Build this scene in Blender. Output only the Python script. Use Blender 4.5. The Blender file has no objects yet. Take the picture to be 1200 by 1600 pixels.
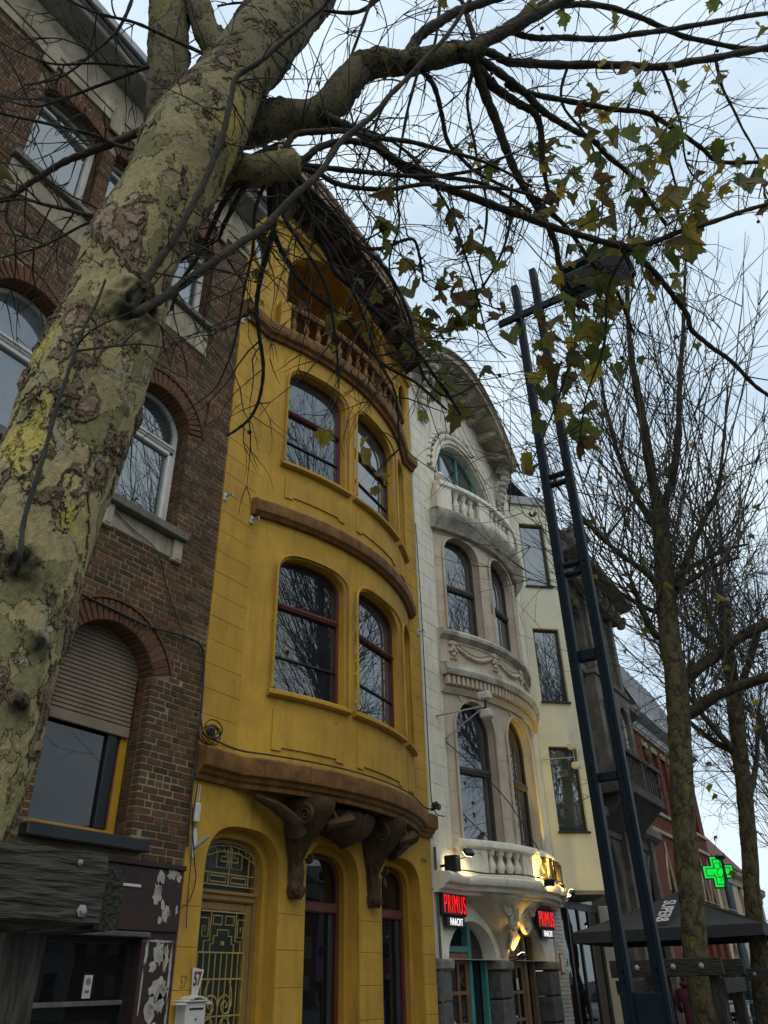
import bpy, bmesh, math, random
from mathutils import Vector, Matrix, noise
R_ = math.radians
rnd = random.Random(7)

# ------------------------------------------------------------------ camera
sc = bpy.context.scene
C = sc.collection
CAM = Vector((0.0, -6.5, 1.6))
right = Vector((0.53275185, -0.84598901, -0.02186469))
down = Vector((0.43423004, 0.2954449, -0.8509739))
fwd = Vector((0.72637438, 0.44386361, 0.52475266))
cd = bpy.data.cameras.new('camera')
cam = bpy.data.objects.new('camera', cd); C.objects.link(cam)
m = Matrix((right, -down, -fwd)).transposed().to_4x4(); m.translation = CAM
cam.matrix_world = m
cd.sensor_fit = 'HORIZONTAL'; cd.sensor_width = 36; cd.lens = 36
cd.clip_start = 0.05; cd.clip_end = 2000
sc.camera = cam

# ------------------------------------------------------------------ sky, sun, exposure
SUN_EL, SUN_AZ = R_(58), R_(215)
w = bpy.data.worlds.new('World'); sc.world = w; w.use_nodes = True
nt = w.node_tree; N = nt.nodes; L = nt.links
bg = N['Background']
sky = N.new('ShaderNodeTexSky'); sky.sky_type = 'NISHITA'; sky.sun_disc = False
sky.sun_elevation = SUN_EL; sky.sun_rotation = SUN_AZ; sky.air_density = 1.0; sky.dust_density = 2.0
tc = N.new('ShaderNodeTexCoord'); mp = N.new('ShaderNodeMapping'); mp.inputs['Scale'].default_value = (1, 1, 2.2)
nz = N.new('ShaderNodeTexNoise'); nz.inputs['Scale'].default_value = 2.6; nz.inputs['Detail'].default_value = 5; nz.inputs['Roughness'].default_value = .52
rp = N.new('ShaderNodeValToRGB')
rp.color_ramp.elements[0].position = .38; rp.color_ramp.elements[0].color = (6.3, 7.9, 9.4, 1)
rp.color_ramp.elements[1].position = .62; rp.color_ramp.elements[1].color = (8.7, 10.1, 10.9, 1)
mx = N.new('ShaderNodeMixRGB'); mx.inputs[0].default_value = .86
L.new(tc.outputs['Generated'], mp.inputs[0]); L.new(mp.outputs[0], nz.inputs[0]); L.new(nz.outputs[0], rp.inputs[0])
L.new(sky.outputs[0], mx.inputs[1]); L.new(rp.outputs[0], mx.inputs[2]); L.new(mx.outputs[0], bg.inputs[0])
bg.inputs[1].default_value = .1
sd = bpy.data.lights.new('sun', 'SUN'); sd.energy = 0.9; sd.angle = R_(50); sd.color = (1, .89, .72)
so = bpy.data.objects.new('sun', sd); C.objects.link(so)
sdir = Vector((math.sin(SUN_AZ) * math.cos(SUN_EL), math.cos(SUN_AZ) * math.cos(SUN_EL), math.sin(SUN_EL)))
so.rotation_euler = sdir.to_track_quat('Z', 'Y').to_euler(); so.location = (0, -20, 40)
vs = sc.view_settings; vs.view_transform = 'Standard'; vs.look = 'None'; vs.gamma = 1; vs.exposure = 0.12
vs.use_curve_mapping = False

# ------------------------------------------------------------------ materials
MATS = {}
def mat(name, col, rough=.8, col2=None, scale=2.5, bump=.25, bscale=30., streak=0., spec=.4, metal=0., emit=None, es=1.,
        dirt=(.05, .045, .035), contrast=(.35, .65), crack=0.):
    if name in MATS: return MATS[name]
    M = bpy.data.materials.new(name); M.use_nodes = True; MATS[name] = M
    t = M.node_tree; n = t.nodes; l = t.links; p = n['Principled BSDF']
    p.inputs['Roughness'].default_value = rough; p.inputs['Metallic'].default_value = metal
    p.inputs['Specular IOR Level'].default_value = spec
    g = n.new('ShaderNodeNewGeometry')
    if col2 is None: col2 = tuple(c * .72 for c in col)
    a = n.new('ShaderNodeTexNoise'); a.inputs['Scale'].default_value = scale; a.inputs['Detail'].default_value = 6; a.inputs['Roughness'].default_value = .62
    l.new(g.outputs['Position'], a.inputs['Vector'])
    r = n.new('ShaderNodeValToRGB'); r.color_ramp.elements[0].position = contrast[0]; r.color_ramp.elements[1].position = contrast[1]
    r.color_ramp.elements[0].color = (*col2, 1); r.color_ramp.elements[1].color = (*col, 1)
    l.new(a.outputs[0], r.inputs[0]); out = r.outputs[0]
    if streak > 0:
        mp = n.new('ShaderNodeMapping'); mp.inputs['Scale'].default_value = (5.5, 5.5, .6)
        l.new(g.outputs['Position'], mp.inputs[0])
        b = n.new('ShaderNodeTexNoise'); b.inputs['Scale'].default_value = 1.6; b.inputs['Detail'].default_value = 7; b.inputs['Roughness'].default_value = .65
        l.new(mp.outputs[0], b.inputs['Vector'])
        r2 = n.new('ShaderNodeValToRGB'); r2.color_ramp.elements[0].position = .49; r2.color_ramp.elements[0].color = (0, 0, 0, 1)
        r2.color_ramp.elements[1].position = .82; r2.color_ramp.elements[1].color = (streak,) * 3 + (1,)
        l.new(b.outputs[0], r2.inputs[0])
        mm = n.new('ShaderNodeMixRGB'); l.new(r2.outputs[0], mm.inputs[0]); l.new(out, mm.inputs[1]); mm.inputs[2].default_value = (*dirt, 1)
        out = mm.outputs[0]
    if crack > 0:
        dn = n.new('ShaderNodeTexNoise'); dn.inputs['Scale'].default_value = 2.3; dn.inputs['Detail'].default_value = 5; l.new(g.outputs['Position'], dn.inputs['Vector'])
        av = n.new('ShaderNodeMixRGB'); av.blend_type = 'ADD'; av.inputs[0].default_value = .55; l.new(g.outputs['Position'], av.inputs[1]); l.new(dn.outputs['Color'], av.inputs[2])
        vo = n.new('ShaderNodeTexVoronoi'); vo.feature = 'DISTANCE_TO_EDGE'; vo.inputs['Scale'].default_value = .8; l.new(av.outputs[0], vo.inputs['Vector'])
        lt = n.new('ShaderNodeMath'); lt.operation = 'LESS_THAN'; lt.inputs[1].default_value = .0035; l.new(vo.outputs['Distance'], lt.inputs[0])
        g2 = n.new('ShaderNodeMath'); g2.operation = 'GREATER_THAN'; g2.inputs[1].default_value = .53; l.new(a.outputs[0], g2.inputs[0])
        mu = n.new('ShaderNodeMath'); mu.operation = 'MULTIPLY'; l.new(lt.outputs[0], mu.inputs[0]); l.new(g2.outputs[0], mu.inputs[1])
        m3 = n.new('ShaderNodeMath'); m3.operation = 'MULTIPLY'; m3.inputs[1].default_value = crack; l.new(mu.outputs[0], m3.inputs[0])
        mm2 = n.new('ShaderNodeMixRGB'); l.new(m3.outputs[0], mm2.inputs[0]); l.new(out, mm2.inputs[1]); mm2.inputs[2].default_value = (*[c * .5 for c in dirt], 1); out = mm2.outputs[0]
    l.new(out, p.inputs['Base Color'])
    if bump > 0:
        b = n.new('ShaderNodeTexNoise'); b.inputs['Scale'].default_value = bscale; b.inputs['Detail'].default_value = 5
        l.new(g.outputs['Position'], b.inputs['Vector'])
        bp = n.new('ShaderNodeBump'); bp.inputs['Strength'].default_value = bump; bp.inputs['Distance'].default_value = .012
        l.new(b.outputs[0], bp.inputs['Height']); l.new(bp.outputs[0], p.inputs['Normal'])
    if emit:
        p.inputs['Emission Color'].default_value = (*emit, 1); p.inputs['Emission Strength'].default_value = es
    return M

def brickmat(name, cols, stain=.35, green=0.):
    M = bpy.data.materials.new(name); M.use_nodes = True; MATS[name] = M
    t = M.node_tree; n = t.nodes; l = t.links; p = n['Principled BSDF']; p.inputs['Roughness'].default_value = .9
    p.inputs['Specular IOR Level'].default_value = .25
    g = n.new('ShaderNodeNewGeometry'); oi = n.new('ShaderNodeObjectInfo')
    ad = n.new('ShaderNodeMath'); ad.operation = 'ADD'; l.new(g.outputs['Random Per Island'], ad.inputs[0]); l.new(oi.outputs['Random'], ad.inputs[1])
    fr = n.new('ShaderNodeMath'); fr.operation = 'FRACT'; l.new(ad.outputs[0], fr.inputs[0])
    r = n.new('ShaderNodeValToRGB'); e = r.color_ramp.elements
    for i, c in enumerate(cols):
        if i >= 2: e.new(i / (len(cols) - 1))
    for i, c in enumerate(cols): e[i].position = i / (len(cols) - 1); e[i].color = (*c, 1)
    l.new(fr.outputs[0], r.inputs[0])
    a = n.new('ShaderNodeTexNoise'); a.inputs['Scale'].default_value = 1.1; a.inputs['Detail'].default_value = 8; a.inputs['Roughness'].default_value = .7
    l.new(g.outputs['Position'], a.inputs['Vector'])
    r2 = n.new('ShaderNodeValToRGB'); r2.color_ramp.elements[0].position = .45; r2.color_ramp.elements[1].position = .75
    r2.color_ramp.elements[0].color = (0, 0, 0, 1); r2.color_ramp.elements[1].color = (stain,) * 3 + (1,)
    l.new(a.outputs[0], r2.inputs[0])
    mm = n.new('ShaderNodeMixRGB'); l.new(r2.outputs[0], mm.inputs[0]); l.new(r.outputs[0], mm.inputs[1]); mm.inputs[2].default_value = (.035, .03, .022, 1)
    b = n.new('ShaderNodeTexNoise'); b.inputs['Scale'].default_value = 55; b.inputs['Detail'].default_value = 4; l.new(g.outputs['Position'], b.inputs['Vector'])
    m2 = n.new('ShaderNodeMixRGB'); m2.blend_type = 'OVERLAY'; m2.inputs[0].default_value = .55
    l.new(mm.outputs[0], m2.inputs[1]); l.new(b.outputs[0], m2.inputs[2]); l.new(m2.outputs[0], p.inputs['Base Color'])
    bp = n.new('ShaderNodeBump'); bp.inputs['Strength'].default_value = .5; bp.inputs['Distance'].default_value = .01
    l.new(b.outputs[0], bp.inputs['Height']); l.new(bp.outputs[0], p.inputs['Normal'])
    return M

def glassmat(name, base, ior=1.9, rough=.012, wav=.007):
    M = mat(name, base, rough, col2=tuple(c * .6 for c in base), bump=0, spec=.5)
    p = M.node_tree.nodes['Principled BSDF']; p.inputs['IOR'].default_value = ior
    n = M.node_tree.nodes; l = M.node_tree.links
    g = n.new('ShaderNodeNewGeometry'); b = n.new('ShaderNodeTexNoise'); b.inputs['Scale'].default_value = 1.3
    l.new(g.outputs['Position'], b.inputs['Vector']); bp = n.new('ShaderNodeBump'); bp.inputs['Strength'].default_value = wav; bp.inputs['Distance'].default_value = .3
    l.new(b.outputs[0], bp.inputs['Height']); l.new(bp.outputs[0], p.inputs['Normal'])
    return M

def leafmat(name, c1, c2):
    M = bpy.data.materials.new(name); M.use_nodes = True; MATS[name] = M
    t = M.node_tree; n = t.nodes; l = t.links; p = n['Principled BSDF']; p.inputs['Roughness'].default_value = .55
    oi = n.new('ShaderNodeObjectInfo'); tc = n.new('ShaderNodeTexCoord')
    a = n.new('ShaderNodeTexNoise'); a.inputs['Scale'].default_value = 1.1; a.inputs['Detail'].default_value = 4
    ad = n.new('ShaderNodeVectorMath'); l.new(tc.outputs['Object'], ad.inputs[0])
    ml = n.new('ShaderNodeMath'); ml.operation = 'MULTIPLY'; ml.inputs[1].default_value = 50; l.new(oi.outputs['Random'], ml.inputs[0]); l.new(ml.outputs[0], ad.inputs[1])
    l.new(ad.outputs[0], a.inputs['Vector'])
    r = n.new('ShaderNodeValToRGB'); r.color_ramp.elements[0].position = .38; r.color_ramp.elements[1].position = .62
    r.color_ramp.elements[0].color = (*c1, 1); r.color_ramp.elements[1].color = (*c2, 1); l.new(a.outputs[0], r.inputs[0])
    hs = n.new('ShaderNodeHueSaturation'); l.new(r.outputs[0], hs.inputs['Color'])
    mr = n.new('ShaderNodeMapRange'); mr.inputs[3].default_value = .6; mr.inputs[4].default_value = 1.35; l.new(oi.outputs['Random'], mr.inputs[0]); l.new(mr.outputs[0], hs.inputs['Value'])
    l.new(hs.outputs[0], p.inputs['Base Color'])
    tr = n.new('ShaderNodeBsdfTranslucent'); l.new(hs.outputs[0], tr.inputs['Color'])
    ms = n.new('ShaderNodeMixShader'); ms.inputs[0].default_value = .58
    l.new(p.outputs[0], ms.inputs[1]); l.new(tr.outputs[0], ms.inputs[2]); l.new(ms.outputs[0], n['Material Output'].inputs[0])
    return M

yellow = mat('yellow paint', (.50, .285, .030), .78, (.36, .20, .022), 1.3, .35, 22, streak=.6, dirt=(.15, .088, .018), crack=.3)
yellow_in = mat('yellow paint worn', (.47, .255, .026), .8, (.35, .185, .02), 2.4, .25, 25, streak=.55, dirt=(.12, .07, .014))
brown = mat('ochre brown paint', (.225, .10, .018), .75, (.10, .044, .010), 5, .7, 26, streak=.75, dirt=(.05, .03, .012))
brown_d = mat('dark brown paint with shade', (.075, .037, .011), .8, (.03, .016, .006), 9, .9, 22)  # darkened: the bay's shade on the carvings is in this colour
white_st = mat('white painted stone', (.76, .71, .58), .85, (.64, .59, .48), 1.8, .3, 25, crack=.25, streak=.45, dirt=(.17, .155, .125))
warm_st = mat('warm bay stone', (.58, .49, .38), .85, (.46, .38, .28), 2.2, .3, 28, streak=.5, dirt=(.14, .12, .09))
soot_st = mat('sooty stone', (.54, .50, .42), .9, (.27, .245, .20), 2.6, .5, 22, streak=.65, dirt=(.05, .045, .036), contrast=(.36, .60))
cream = mat('cream render', (.60, .59, .465), .9, (.53, .52, .41), 1.2, .2, 45, streak=.2, dirt=(.3, .29, .22))
sand_st = mat('sandstone trim', (.40, .34, .24), .9, (.22, .18, .12), 2.2, .4, 25, streak=.75, dirt=(.06, .05, .035))
mortar = mat('mortar', (.28, .225, .14), .95, (.14, .115, .07), 1.6, .6, 60)
brick_m = brickmat('weathered brick', [(.070, .034, .016), (.108, .047, .022), (.058, .034, .019), (.14, .058, .026), (.085, .047, .022), (.040, .026, .016), (.115, .075, .032)], .5)
brick_arch = brickmat('arch brick', [(.105, .045, .022), (.13, .054, .027), (.085, .039, .021), (.145, .062, .030)], .5)
brick_red = brickmat('red brick', [(.125, .030, .018), (.155, .038, .024), (.10, .026, .017), (.14, .034, .021)], .4)
brick_white = brickmat('white glazed brick', [(.50, .47, .40), (.58, .55, .48), (.45, .42, .36)], .2)
glass = glassmat('window glass', (.022, .024, .030), 2.0)
glass_b = glassmat('bright window glass', (.06, .075, .08), 2.7)
glass_c = glassmat('curtained glass', (.16, .18, .19), 2.2)
glass_m = glassmat('grey window glass', (.045, .047, .055), 2.3)
glass_d = glassmat('dark shop glass', (.008, .009, .010), 1.6)
frame_w = mat('white window frame', (.62, .60, .56), .45, (.5, .48, .44), 3, .05)
frame_r = mat('red brown frame', (.125, .030, .018), .5, (.08, .020, .013), 4, .15)
frame_k = mat('black frame', (.018, .021, .024), .45, (.012, .013, .015), 4, .05)
frame_g = mat('grey brown frame', (.07, .058, .045), .55, (.045, .037, .03), 4, .1)
frame_y = mat('yellow window frame', (.48, .26, .02), .5, (.38, .19, .015), 4, .1)
teal_p = mat('teal paint', (.06, .22, .19), .5, (.045, .17, .15), 4, .1)
wood_d = mat('varnished door wood', (.22, .095, .035), .45, (.12, .05, .02), 5, .15)
wood_b = mat('pale door wood', (.19, .12, .06), .5, (.13, .08, .04), 5, .15)
mast_m = mat('dark blue green mast paint', (.005, .013, .020), .5, (.004, .010, .015), 3, .06, spec=.16)
black_m = mat('black plastic', (.012, .012, .012), .5, (.008, .008, .008), 6, .05)
white_pl = mat('off white plastic', (.55, .53, .47), .5, (.45, .43, .38), 6, .05)
granite = mat('dark granite', (.12, .115, .105), .7, (.06, .057, .052), 7, .4, 40)
granite_l = mat('grey granite', (.22, .205, .18), .75, (.13, .12, .105), 6, .4, 40)
burg = mat('burgundy paint', (.035, .014, .013), .6, (.022, .010, .009), 3, .3, 20)
flake_m = mat('peeled plaster', (.40, .38, .33), .9, (.24, .21, .17), 14, .4, 40)
slate = mat('slate', (.07, .075, .085), .6, (.045, .048, .055), 4, .3)
zinc = mat('zinc', (.30, .31, .32), .5, (.22, .23, .24), 2, .15)
pave_m = mat('pavement', (.17, .165, .155), .9, (.12, .115, .11), 2, .4, 40)
asphalt = mat('asphalt', (.055, .055, .056), .9, (.04, .04, .041), 2, .6, 60)
kerb_m = mat('kerb stone', (.24, .235, .22), .85, (.17, .165, .155), 3, .4)
twig_m = mat('twig bark', (.040, .036, .026), .9, (.022, .019, .015), 12, .3, 60)
twig_f = mat('grey twig bark', (.075, .064, .048), .9, (.04, .034, .026), 8, .3, 60)
limb_m = mat('limb bark', (.060, .048, .028), .9, (.026, .021, .014), 9, .7, 35)
shutter_m = mat('beige shutter', (.23, .17, .115), .6, (.17, .125, .085), 3, .1)

# ------------------------------------------------------------------ mesh helpers
WL = {}
def wl(o): return WL.get(o.name, Vector((0, 0, 0)))
def link(o, parent=None):
    C.objects.link(o)
    if parent is not None:
        o.parent = parent; o.location = o.location - wl(parent)
    return o
def tag(o, label=None, cat=None, group=None, kind=None):
    if label: o['label'] = label
    if cat: o['category'] = cat
    if group: o['group'] = group
    if kind: o['kind'] = kind
    return o
def thing(name, loc, label, cat, group=None):
    o = bpy.data.objects.new(name, None); o.empty_display_size = .2; C.objects.link(o); o.location = loc
    WL[o.name] = Vector(loc); return tag(o, label, cat, group)

def mesh(name, v, f, m, smooth=None):
    me = bpy.data.meshes.new(name); me.from_pydata(v, [], f); me.materials.append(m)
    if smooth is not None:
        me.shade_smooth()
        if smooth < 170: me.set_sharp_from_angle(angle=R_(smooth))
    me.update(); return me
def inst(name, me, parent, loc, rot=(0, 0, 0), scale=(1, 1, 1)):
    o = bpy.data.objects.new(name, me); o.location = loc; o.rotation_euler = rot; o.scale = scale
    return link(o, parent)

ID = lambda x, d, z: (x, d, z)
class MB:
    def __init__(s): s.v = []; s.f = []
    def add(s, v, f):
        b = len(s.v); s.v += [tuple(p) for p in v]; s.f += [tuple(b + i for i in q) for q in f]; return s
    def box(s, x0, x1, y0, y1, z0, z1, T=ID):
        v = [T(*p) for p in ((x0, y0, z0), (x1, y0, z0), (x1, y1, z0), (x0, y1, z0), (x0, y0, z1), (x1, y0, z1), (x1, y1, z1), (x0, y1, z1))]
        return s.add(v, ((3, 2, 1, 0), (4, 5, 6, 7), (0, 1, 5, 4), (1, 2, 6, 5), (2, 3, 7, 6), (3, 0, 4, 7)))
    def bbox(s, x0, x1, y0, y1, z0, z1, b=.01, T=ID):     # box with chamfered edges
        b = min(b, (x1 - x0) * .45, (y1 - y0) * .45, (z1 - z0) * .45)
        X, Y, Z = (x0, x1), (y0, y1), (z0, z1); idx = {}; v = []
        for i in (0, 1):
            for j in (0, 1):
                for k in (0, 1):
                    sx, sy, sz = 1 - 2 * i, 1 - 2 * j, 1 - 2 * k
                    for a in range(3):
                        p = [X[i] + sx * b, Y[j] + sy * b, Z[k] + sz * b]; p[a] = (X[i], Y[j], Z[k])[a]
                        idx[i, j, k, a] = len(v); v.append(T(*p))
        g = lambda i, j, k, a: idx[i, j, k, a]
        f = []
        for i in (0, 1):
            q = [g(i, 0, 0, 0), g(i, 0, 1, 0), g(i, 1, 1, 0), g(i, 1, 0, 0)]; f.append(q if i == 0 else q[::-1])
            q = [g(0, i, 0, 1), g(1, i, 0, 1), g(1, i, 1, 1), g(0, i, 1, 1)]; f.append(q if i == 0 else q[::-1])
            q = [g(0, 0, i, 2), g(0, 1, i, 2), g(1, 1, i, 2), g(1, 0, i, 2)]; f.append(q if i == 0 else q[::-1])
        for i in (0, 1):
            for j in (0, 1):
                f.append([g(i, j, 0, 0), g(i, j, 1, 0), g(i, j, 1, 1), g(i, j, 0, 1)])
                f.append([g(i, 0, j, 0), g(i, 1, j, 0), g(i, 1, j, 2), g(i, 0, j, 2)])
                f.append([g(0, i, j, 1), g(1, i, j, 1), g(1, i, j, 2), g(0, i, j, 2)])
                for k in (0, 1): f.append([g(i, j, k, 0), g(i, j, k, 1), g(i, j, k, 2)])
        return s.add(v, f)
    def tube(s, pts, n=6, cap=True):
        P = [Vector(p[:3]) for p in pts]; k = len(P); v = []; f = []
        t = (P[1] - P[0]).normalized(); a = t.orthogonal().normalized()
        for i in range(k):
            t = (P[min(i + 1, k - 1)] - P[max(i - 1, 0)])
            if t.length < 1e-9: t = Vector((0, 0, 1))
            t.normalize(); a = (a - t * a.dot(t))
            a = a.normalized() if a.length > 1e-6 else t.orthogonal().normalized()
            b = t.cross(a); r = pts[i][3]
            for j in range(n):
                an = 2 * math.pi * j / n; q = P[i] + (a * math.cos(an) + b * math.sin(an)) * r; v.append((q.x, q.y, q.z))
        for i in range(k - 1):
            for j in range(n):
                f.append((i * n + j, i * n + (j + 1) % n, (i + 1) * n + (j + 1) % n, (i + 1) * n + j))
        if cap: f.append(tuple(range(n - 1, -1, -1))); f.append(tuple((k - 1) * n + j for j in range(n)))
        return s.add(v, f)
    def lathe(s, prof, c=(0, 0, 0), n=12, T=None):
        v = []; f = []; k = len(prof)
        for r, z in prof:
            for j in range(n):
                an = 2 * math.pi * j / n; p = (c[0] + r * math.cos(an), c[1] + r * math.sin(an), c[2] + z); v.append(T(*p) if T else p)
        for i in range(k - 1):
            for j in range(n): f.append((i * n + j, i * n + (j + 1) % n, (i + 1) * n + (j + 1) % n, (i + 1) * n + j))
        f.append(tuple(range(n - 1, -1, -1))); f.append(tuple((k - 1) * n + j for j in range(n)))
        return s.add(v, f)
    def sweep(s, prof, path, closed_ends=True):      # prof [(off,z)], path [(x,y,nx,ny)]
        v = []; f = []; n = len(prof)
        for x, y, nx, ny in path:
            for o, z in prof: v.append((x + nx * o, y + ny * o, z))
        for i in range(len(path) - 1):
            for j in range(n): f.append((i * n + j, i * n + (j + 1) % n, (i + 1) * n + (j + 1) % n, (i + 1) * n + j))
        if closed_ends: f.append(tuple(range(n - 1, -1, -1))); f.append(tuple((len(path) - 1) * n + j for j in range(n)))
        return s.add(v, f)
    def ball(s, c, r, n=8, k=5, T=None):
        rx, ry, rz = r if isinstance(r, tuple) else (r, r, r); v = []; f = []
        v.append((c[0], c[1], c[2] - rz))
        for i in range(1, k):
            ph = -math.pi / 2 + math.pi * i / k
            for j in range(n):
                an = 2 * math.pi * j / n; v.append((c[0] + rx * math.cos(ph) * math.cos(an), c[1] + ry * math.cos(ph) * math.sin(an), c[2] + rz * math.sin(ph)))
        v.append((c[0], c[1], c[2] + rz))
        for j in range(n): f.append((0, 1 + (j + 1) % n, 1 + j))
        for i in range(k - 2):
            for j in range(n): f.append((1 + i * n + j, 1 + i * n + (j + 1) % n, 1 + (i + 1) * n + (j + 1) % n, 1 + (i + 1) * n + j))
        e = len(v) - 1; b = 1 + (k - 2) * n
        for j in range(n): f.append((b + j, b + (j + 1) % n, e))
        if T: v = [T(*p) for p in v]
        return s.add(v, f)
    def build(s, name, m, parent=None, smooth=None, loc=(0, 0, 0)):
        o = bpy.data.objects.new(name, mesh(name, s.v, s.f, m, smooth)); o.location = loc
        return link(o, parent)

def arch(x0, x1, z0, zs, h, n=12, e=1.0):
    pts = [(x0, z0), (x1, z0)]; w = (x1 - x0) / 2; cx = (x0 + x1) / 2
    if e == 1.0 and h < w * .9:
        r = (w * w + h * h) / (2 * h); a0 = math.asin(w / r)
        for i in range(n + 1):
            a = a0 - 2 * a0 * i / n; pts.append((cx + r * math.sin(a), zs + h - r + r * math.cos(a)))
    else:
        for i in range(n + 1):
            a = math.pi * i / n; c, q = math.cos(a), math.sin(a)
            pts.append((cx + w * math.copysign(abs(c) ** e, c), zs + h * abs(q) ** e))
    return pts
def rect(x0, x1, z0, z1): return [(x0, z0), (x1, z0), (x1, z1), (x0, z1)]
def oval(cx, cz, rx, rz, n=20): return [(cx + rx * math.cos(2 * math.pi * i / n), cz + rz * math.sin(2 * math.pi * i / n)) for i in range(n)]

def fill(outer, holes, d0, d1):
    cu = bpy.data.curves.new('t', 'CURVE'); cu.dimensions = '2D'; cu.fill_mode = 'BOTH'; cu.extrude = (d1 - d0) / 2
    for pl in [outer] + list(holes):
        sp = cu.splines.new('POLY'); sp.points.add(len(pl) - 1); sp.use_cyclic_u = True
        for i, (x, z) in enumerate(pl): sp.points[i].co = (x, z, 0, 1)
    ob = bpy.data.objects.new('t', cu); me = bpy.data.meshes.new_from_object(ob)
    mid = (d0 + d1) / 2
    v = [(p.co.x, mid - p.co.z, p.co.y) for p in me.vertices]; f = [tuple(q.vertices) for q in me.polygons]
    bpy.data.objects.remove(ob); bpy.data.curves.remove(cu); bpy.data.meshes.remove(me)
    return v, f
def panel(name, outer, holes, d0, d1, m, parent=None, T=ID, cuts=None, smooth=None):
    v, f = fill(outer, holes, d0, d1)
    if cuts:
        bm = bmesh.new(); bv = [bm.verts.new(p) for p in v]
        for q in f:
            try: bm.faces.new([bv[i] for i in q])
            except ValueError: pass
        bmesh.ops.remove_doubles(bm, verts=bm.verts, dist=1e-5)
        for c in cuts:
            bmesh.ops.bisect_plane(bm, geom=bm.verts[:] + bm.edges[:] + bm.faces[:], plane_co=(c, 0, 0), plane_no=(1, 0, 0))
        bm.verts.index_update(); v = [tuple(p.co) for p in bm.verts]; f = [tuple(x.index for x in q.verts) for q in bm.faces]; bm.free()
    mb = MB(); mb.add([T(*p) for p in v], f)
    return mb.build(name, m, parent, smooth)

class Bow:
    def __init__(s, x0, x1, sag):
        c = (x1 - x0) / 2; s.R = (c * c + sag * sag) / (2 * sag); s.cx = (x0 + x1) / 2; s.cy = s.R - sag; s.half = math.asin(c / s.R); s.x0 = x0; s.x1 = x1
    def P(s, a, off=0.):                     # a: angle from centre, off outward
        return s.cx + (s.R + off) * math.sin(a), s.cy - (s.R + off) * math.cos(a)
    def map(s, x, d, z):                     # x = arc length, d inward
        a = x / s.R; X, Y = s.P(a, -d); return (X, Y, z)
    def chord(s, a):                         # flat unit at angle a
        X, Y = s.P(a); t = (math.cos(a), math.sin(a)); n = (-math.sin(a), math.cos(a))
        return lambda x, d, z: (X + t[0] * x + n[0] * d, Y + t[1] * x + n[1] * d, z)
    def path(s, a0=None, a1=None, n=28):
        a0 = -s.half if a0 is None else a0; a1 = s.half if a1 is None else a1; r = []
        for i in range(n + 1):
            a = a0 + (a1 - a0) * i / n; X, Y = s.P(a); r.append((X, Y, math.sin(a), -math.cos(a)))
        return r

def window(parent, outline, inset, T, d, fm, gm, bars=(), depth=.07, glass_d=.035, name='window', sub=True, hb=.06):
    """outline(i) -> polygon inset by i; bars: (x0,x1,z0,z1) in local coords"""
    fr = panel(name, outline(0), [outline(inset)], d, d + depth, fm, parent, T)
    for b in bars:
        mb = MB(); mb.bbox(b[0], b[1], d - .012, d + depth * .8, b[2], b[3], .008, T); mb.build('glazing_bar', fm, fr)
    panel('pane', outline(inset * .8), [], d + glass_d, d + glass_d + .012, gm, fr, T)
    return fr

def text_mesh(s, size, depth, m, name, parent=None, mw=None, sx=1., bold=0., sp=1.):
    cu = bpy.data.curves.new('t', 'FONT'); cu.body = s; cu.size = size; cu.extrude = depth / 2; cu.align_x = 'LEFT'; cu.space_character = sp; cu.offset = bold
    ob = bpy.data.objects.new('t', cu); me = bpy.data.meshes.new_from_object(ob)
    bpy.data.objects.remove(ob); bpy.data.curves.remove(cu); me.materials.clear(); me.materials.append(m)
    if sx != 1.: me.transform(Matrix.Diagonal((sx, 1, 1, 1)))
    if mw is not None: me.transform(mw)
    o = bpy.data.objects.new(name, me); return link(o, parent)
FACE = Matrix.Rotation(math.pi / 2, 4, 'X')      # text lying in XY -> standing in XZ facing -Y
def at(x, y, z, rz=0.): return Matrix.Translation((x, y, z)) @ Matrix.Rotation(rz, 4, 'Z') @ FACE

def smooth_path(pts, k=3, wob=0., seed=0):
    out = []; n = len(pts)
    for i in range(n - 1):
        p0 = pts[max(i - 1, 0)]; p1 = pts[i]; p2 = pts[i + 1]; p3 = pts[min(i + 2, n - 1)]
        for j in range(k):
            t = j / k; q = []
            for a in range(4):
                q.append(.5 * (2 * p1[a] + (p2[a] - p0[a]) * t + (2 * p0[a] - 5 * p1[a] + 4 * p2[a] - p3[a]) * t * t + (3 * p1[a] - p0[a] - 3 * p2[a] + p3[a]) * t ** 3))
            q[3] = max(q[3], .0008); out.append(q)
    out.append(list(pts[-1]))
    if wob:
        for i, q in enumerate(out):
            nv = noise.noise_vector(Vector((q[0] * 4 + seed, q[1] * 4, q[2] * 4)))
            for a in range(3): q[a] += nv[a] * wob
    return out
def wire(name, pts, r, m, label=None, cat='cable', parent=None, k=4, n=5):
    mb = MB(); mb.tube(smooth_path([(*p, r) for p in pts], k), n); o = mb.build(name, m, parent, 60)
    if label: tag(o, label, cat)
    return o

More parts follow.
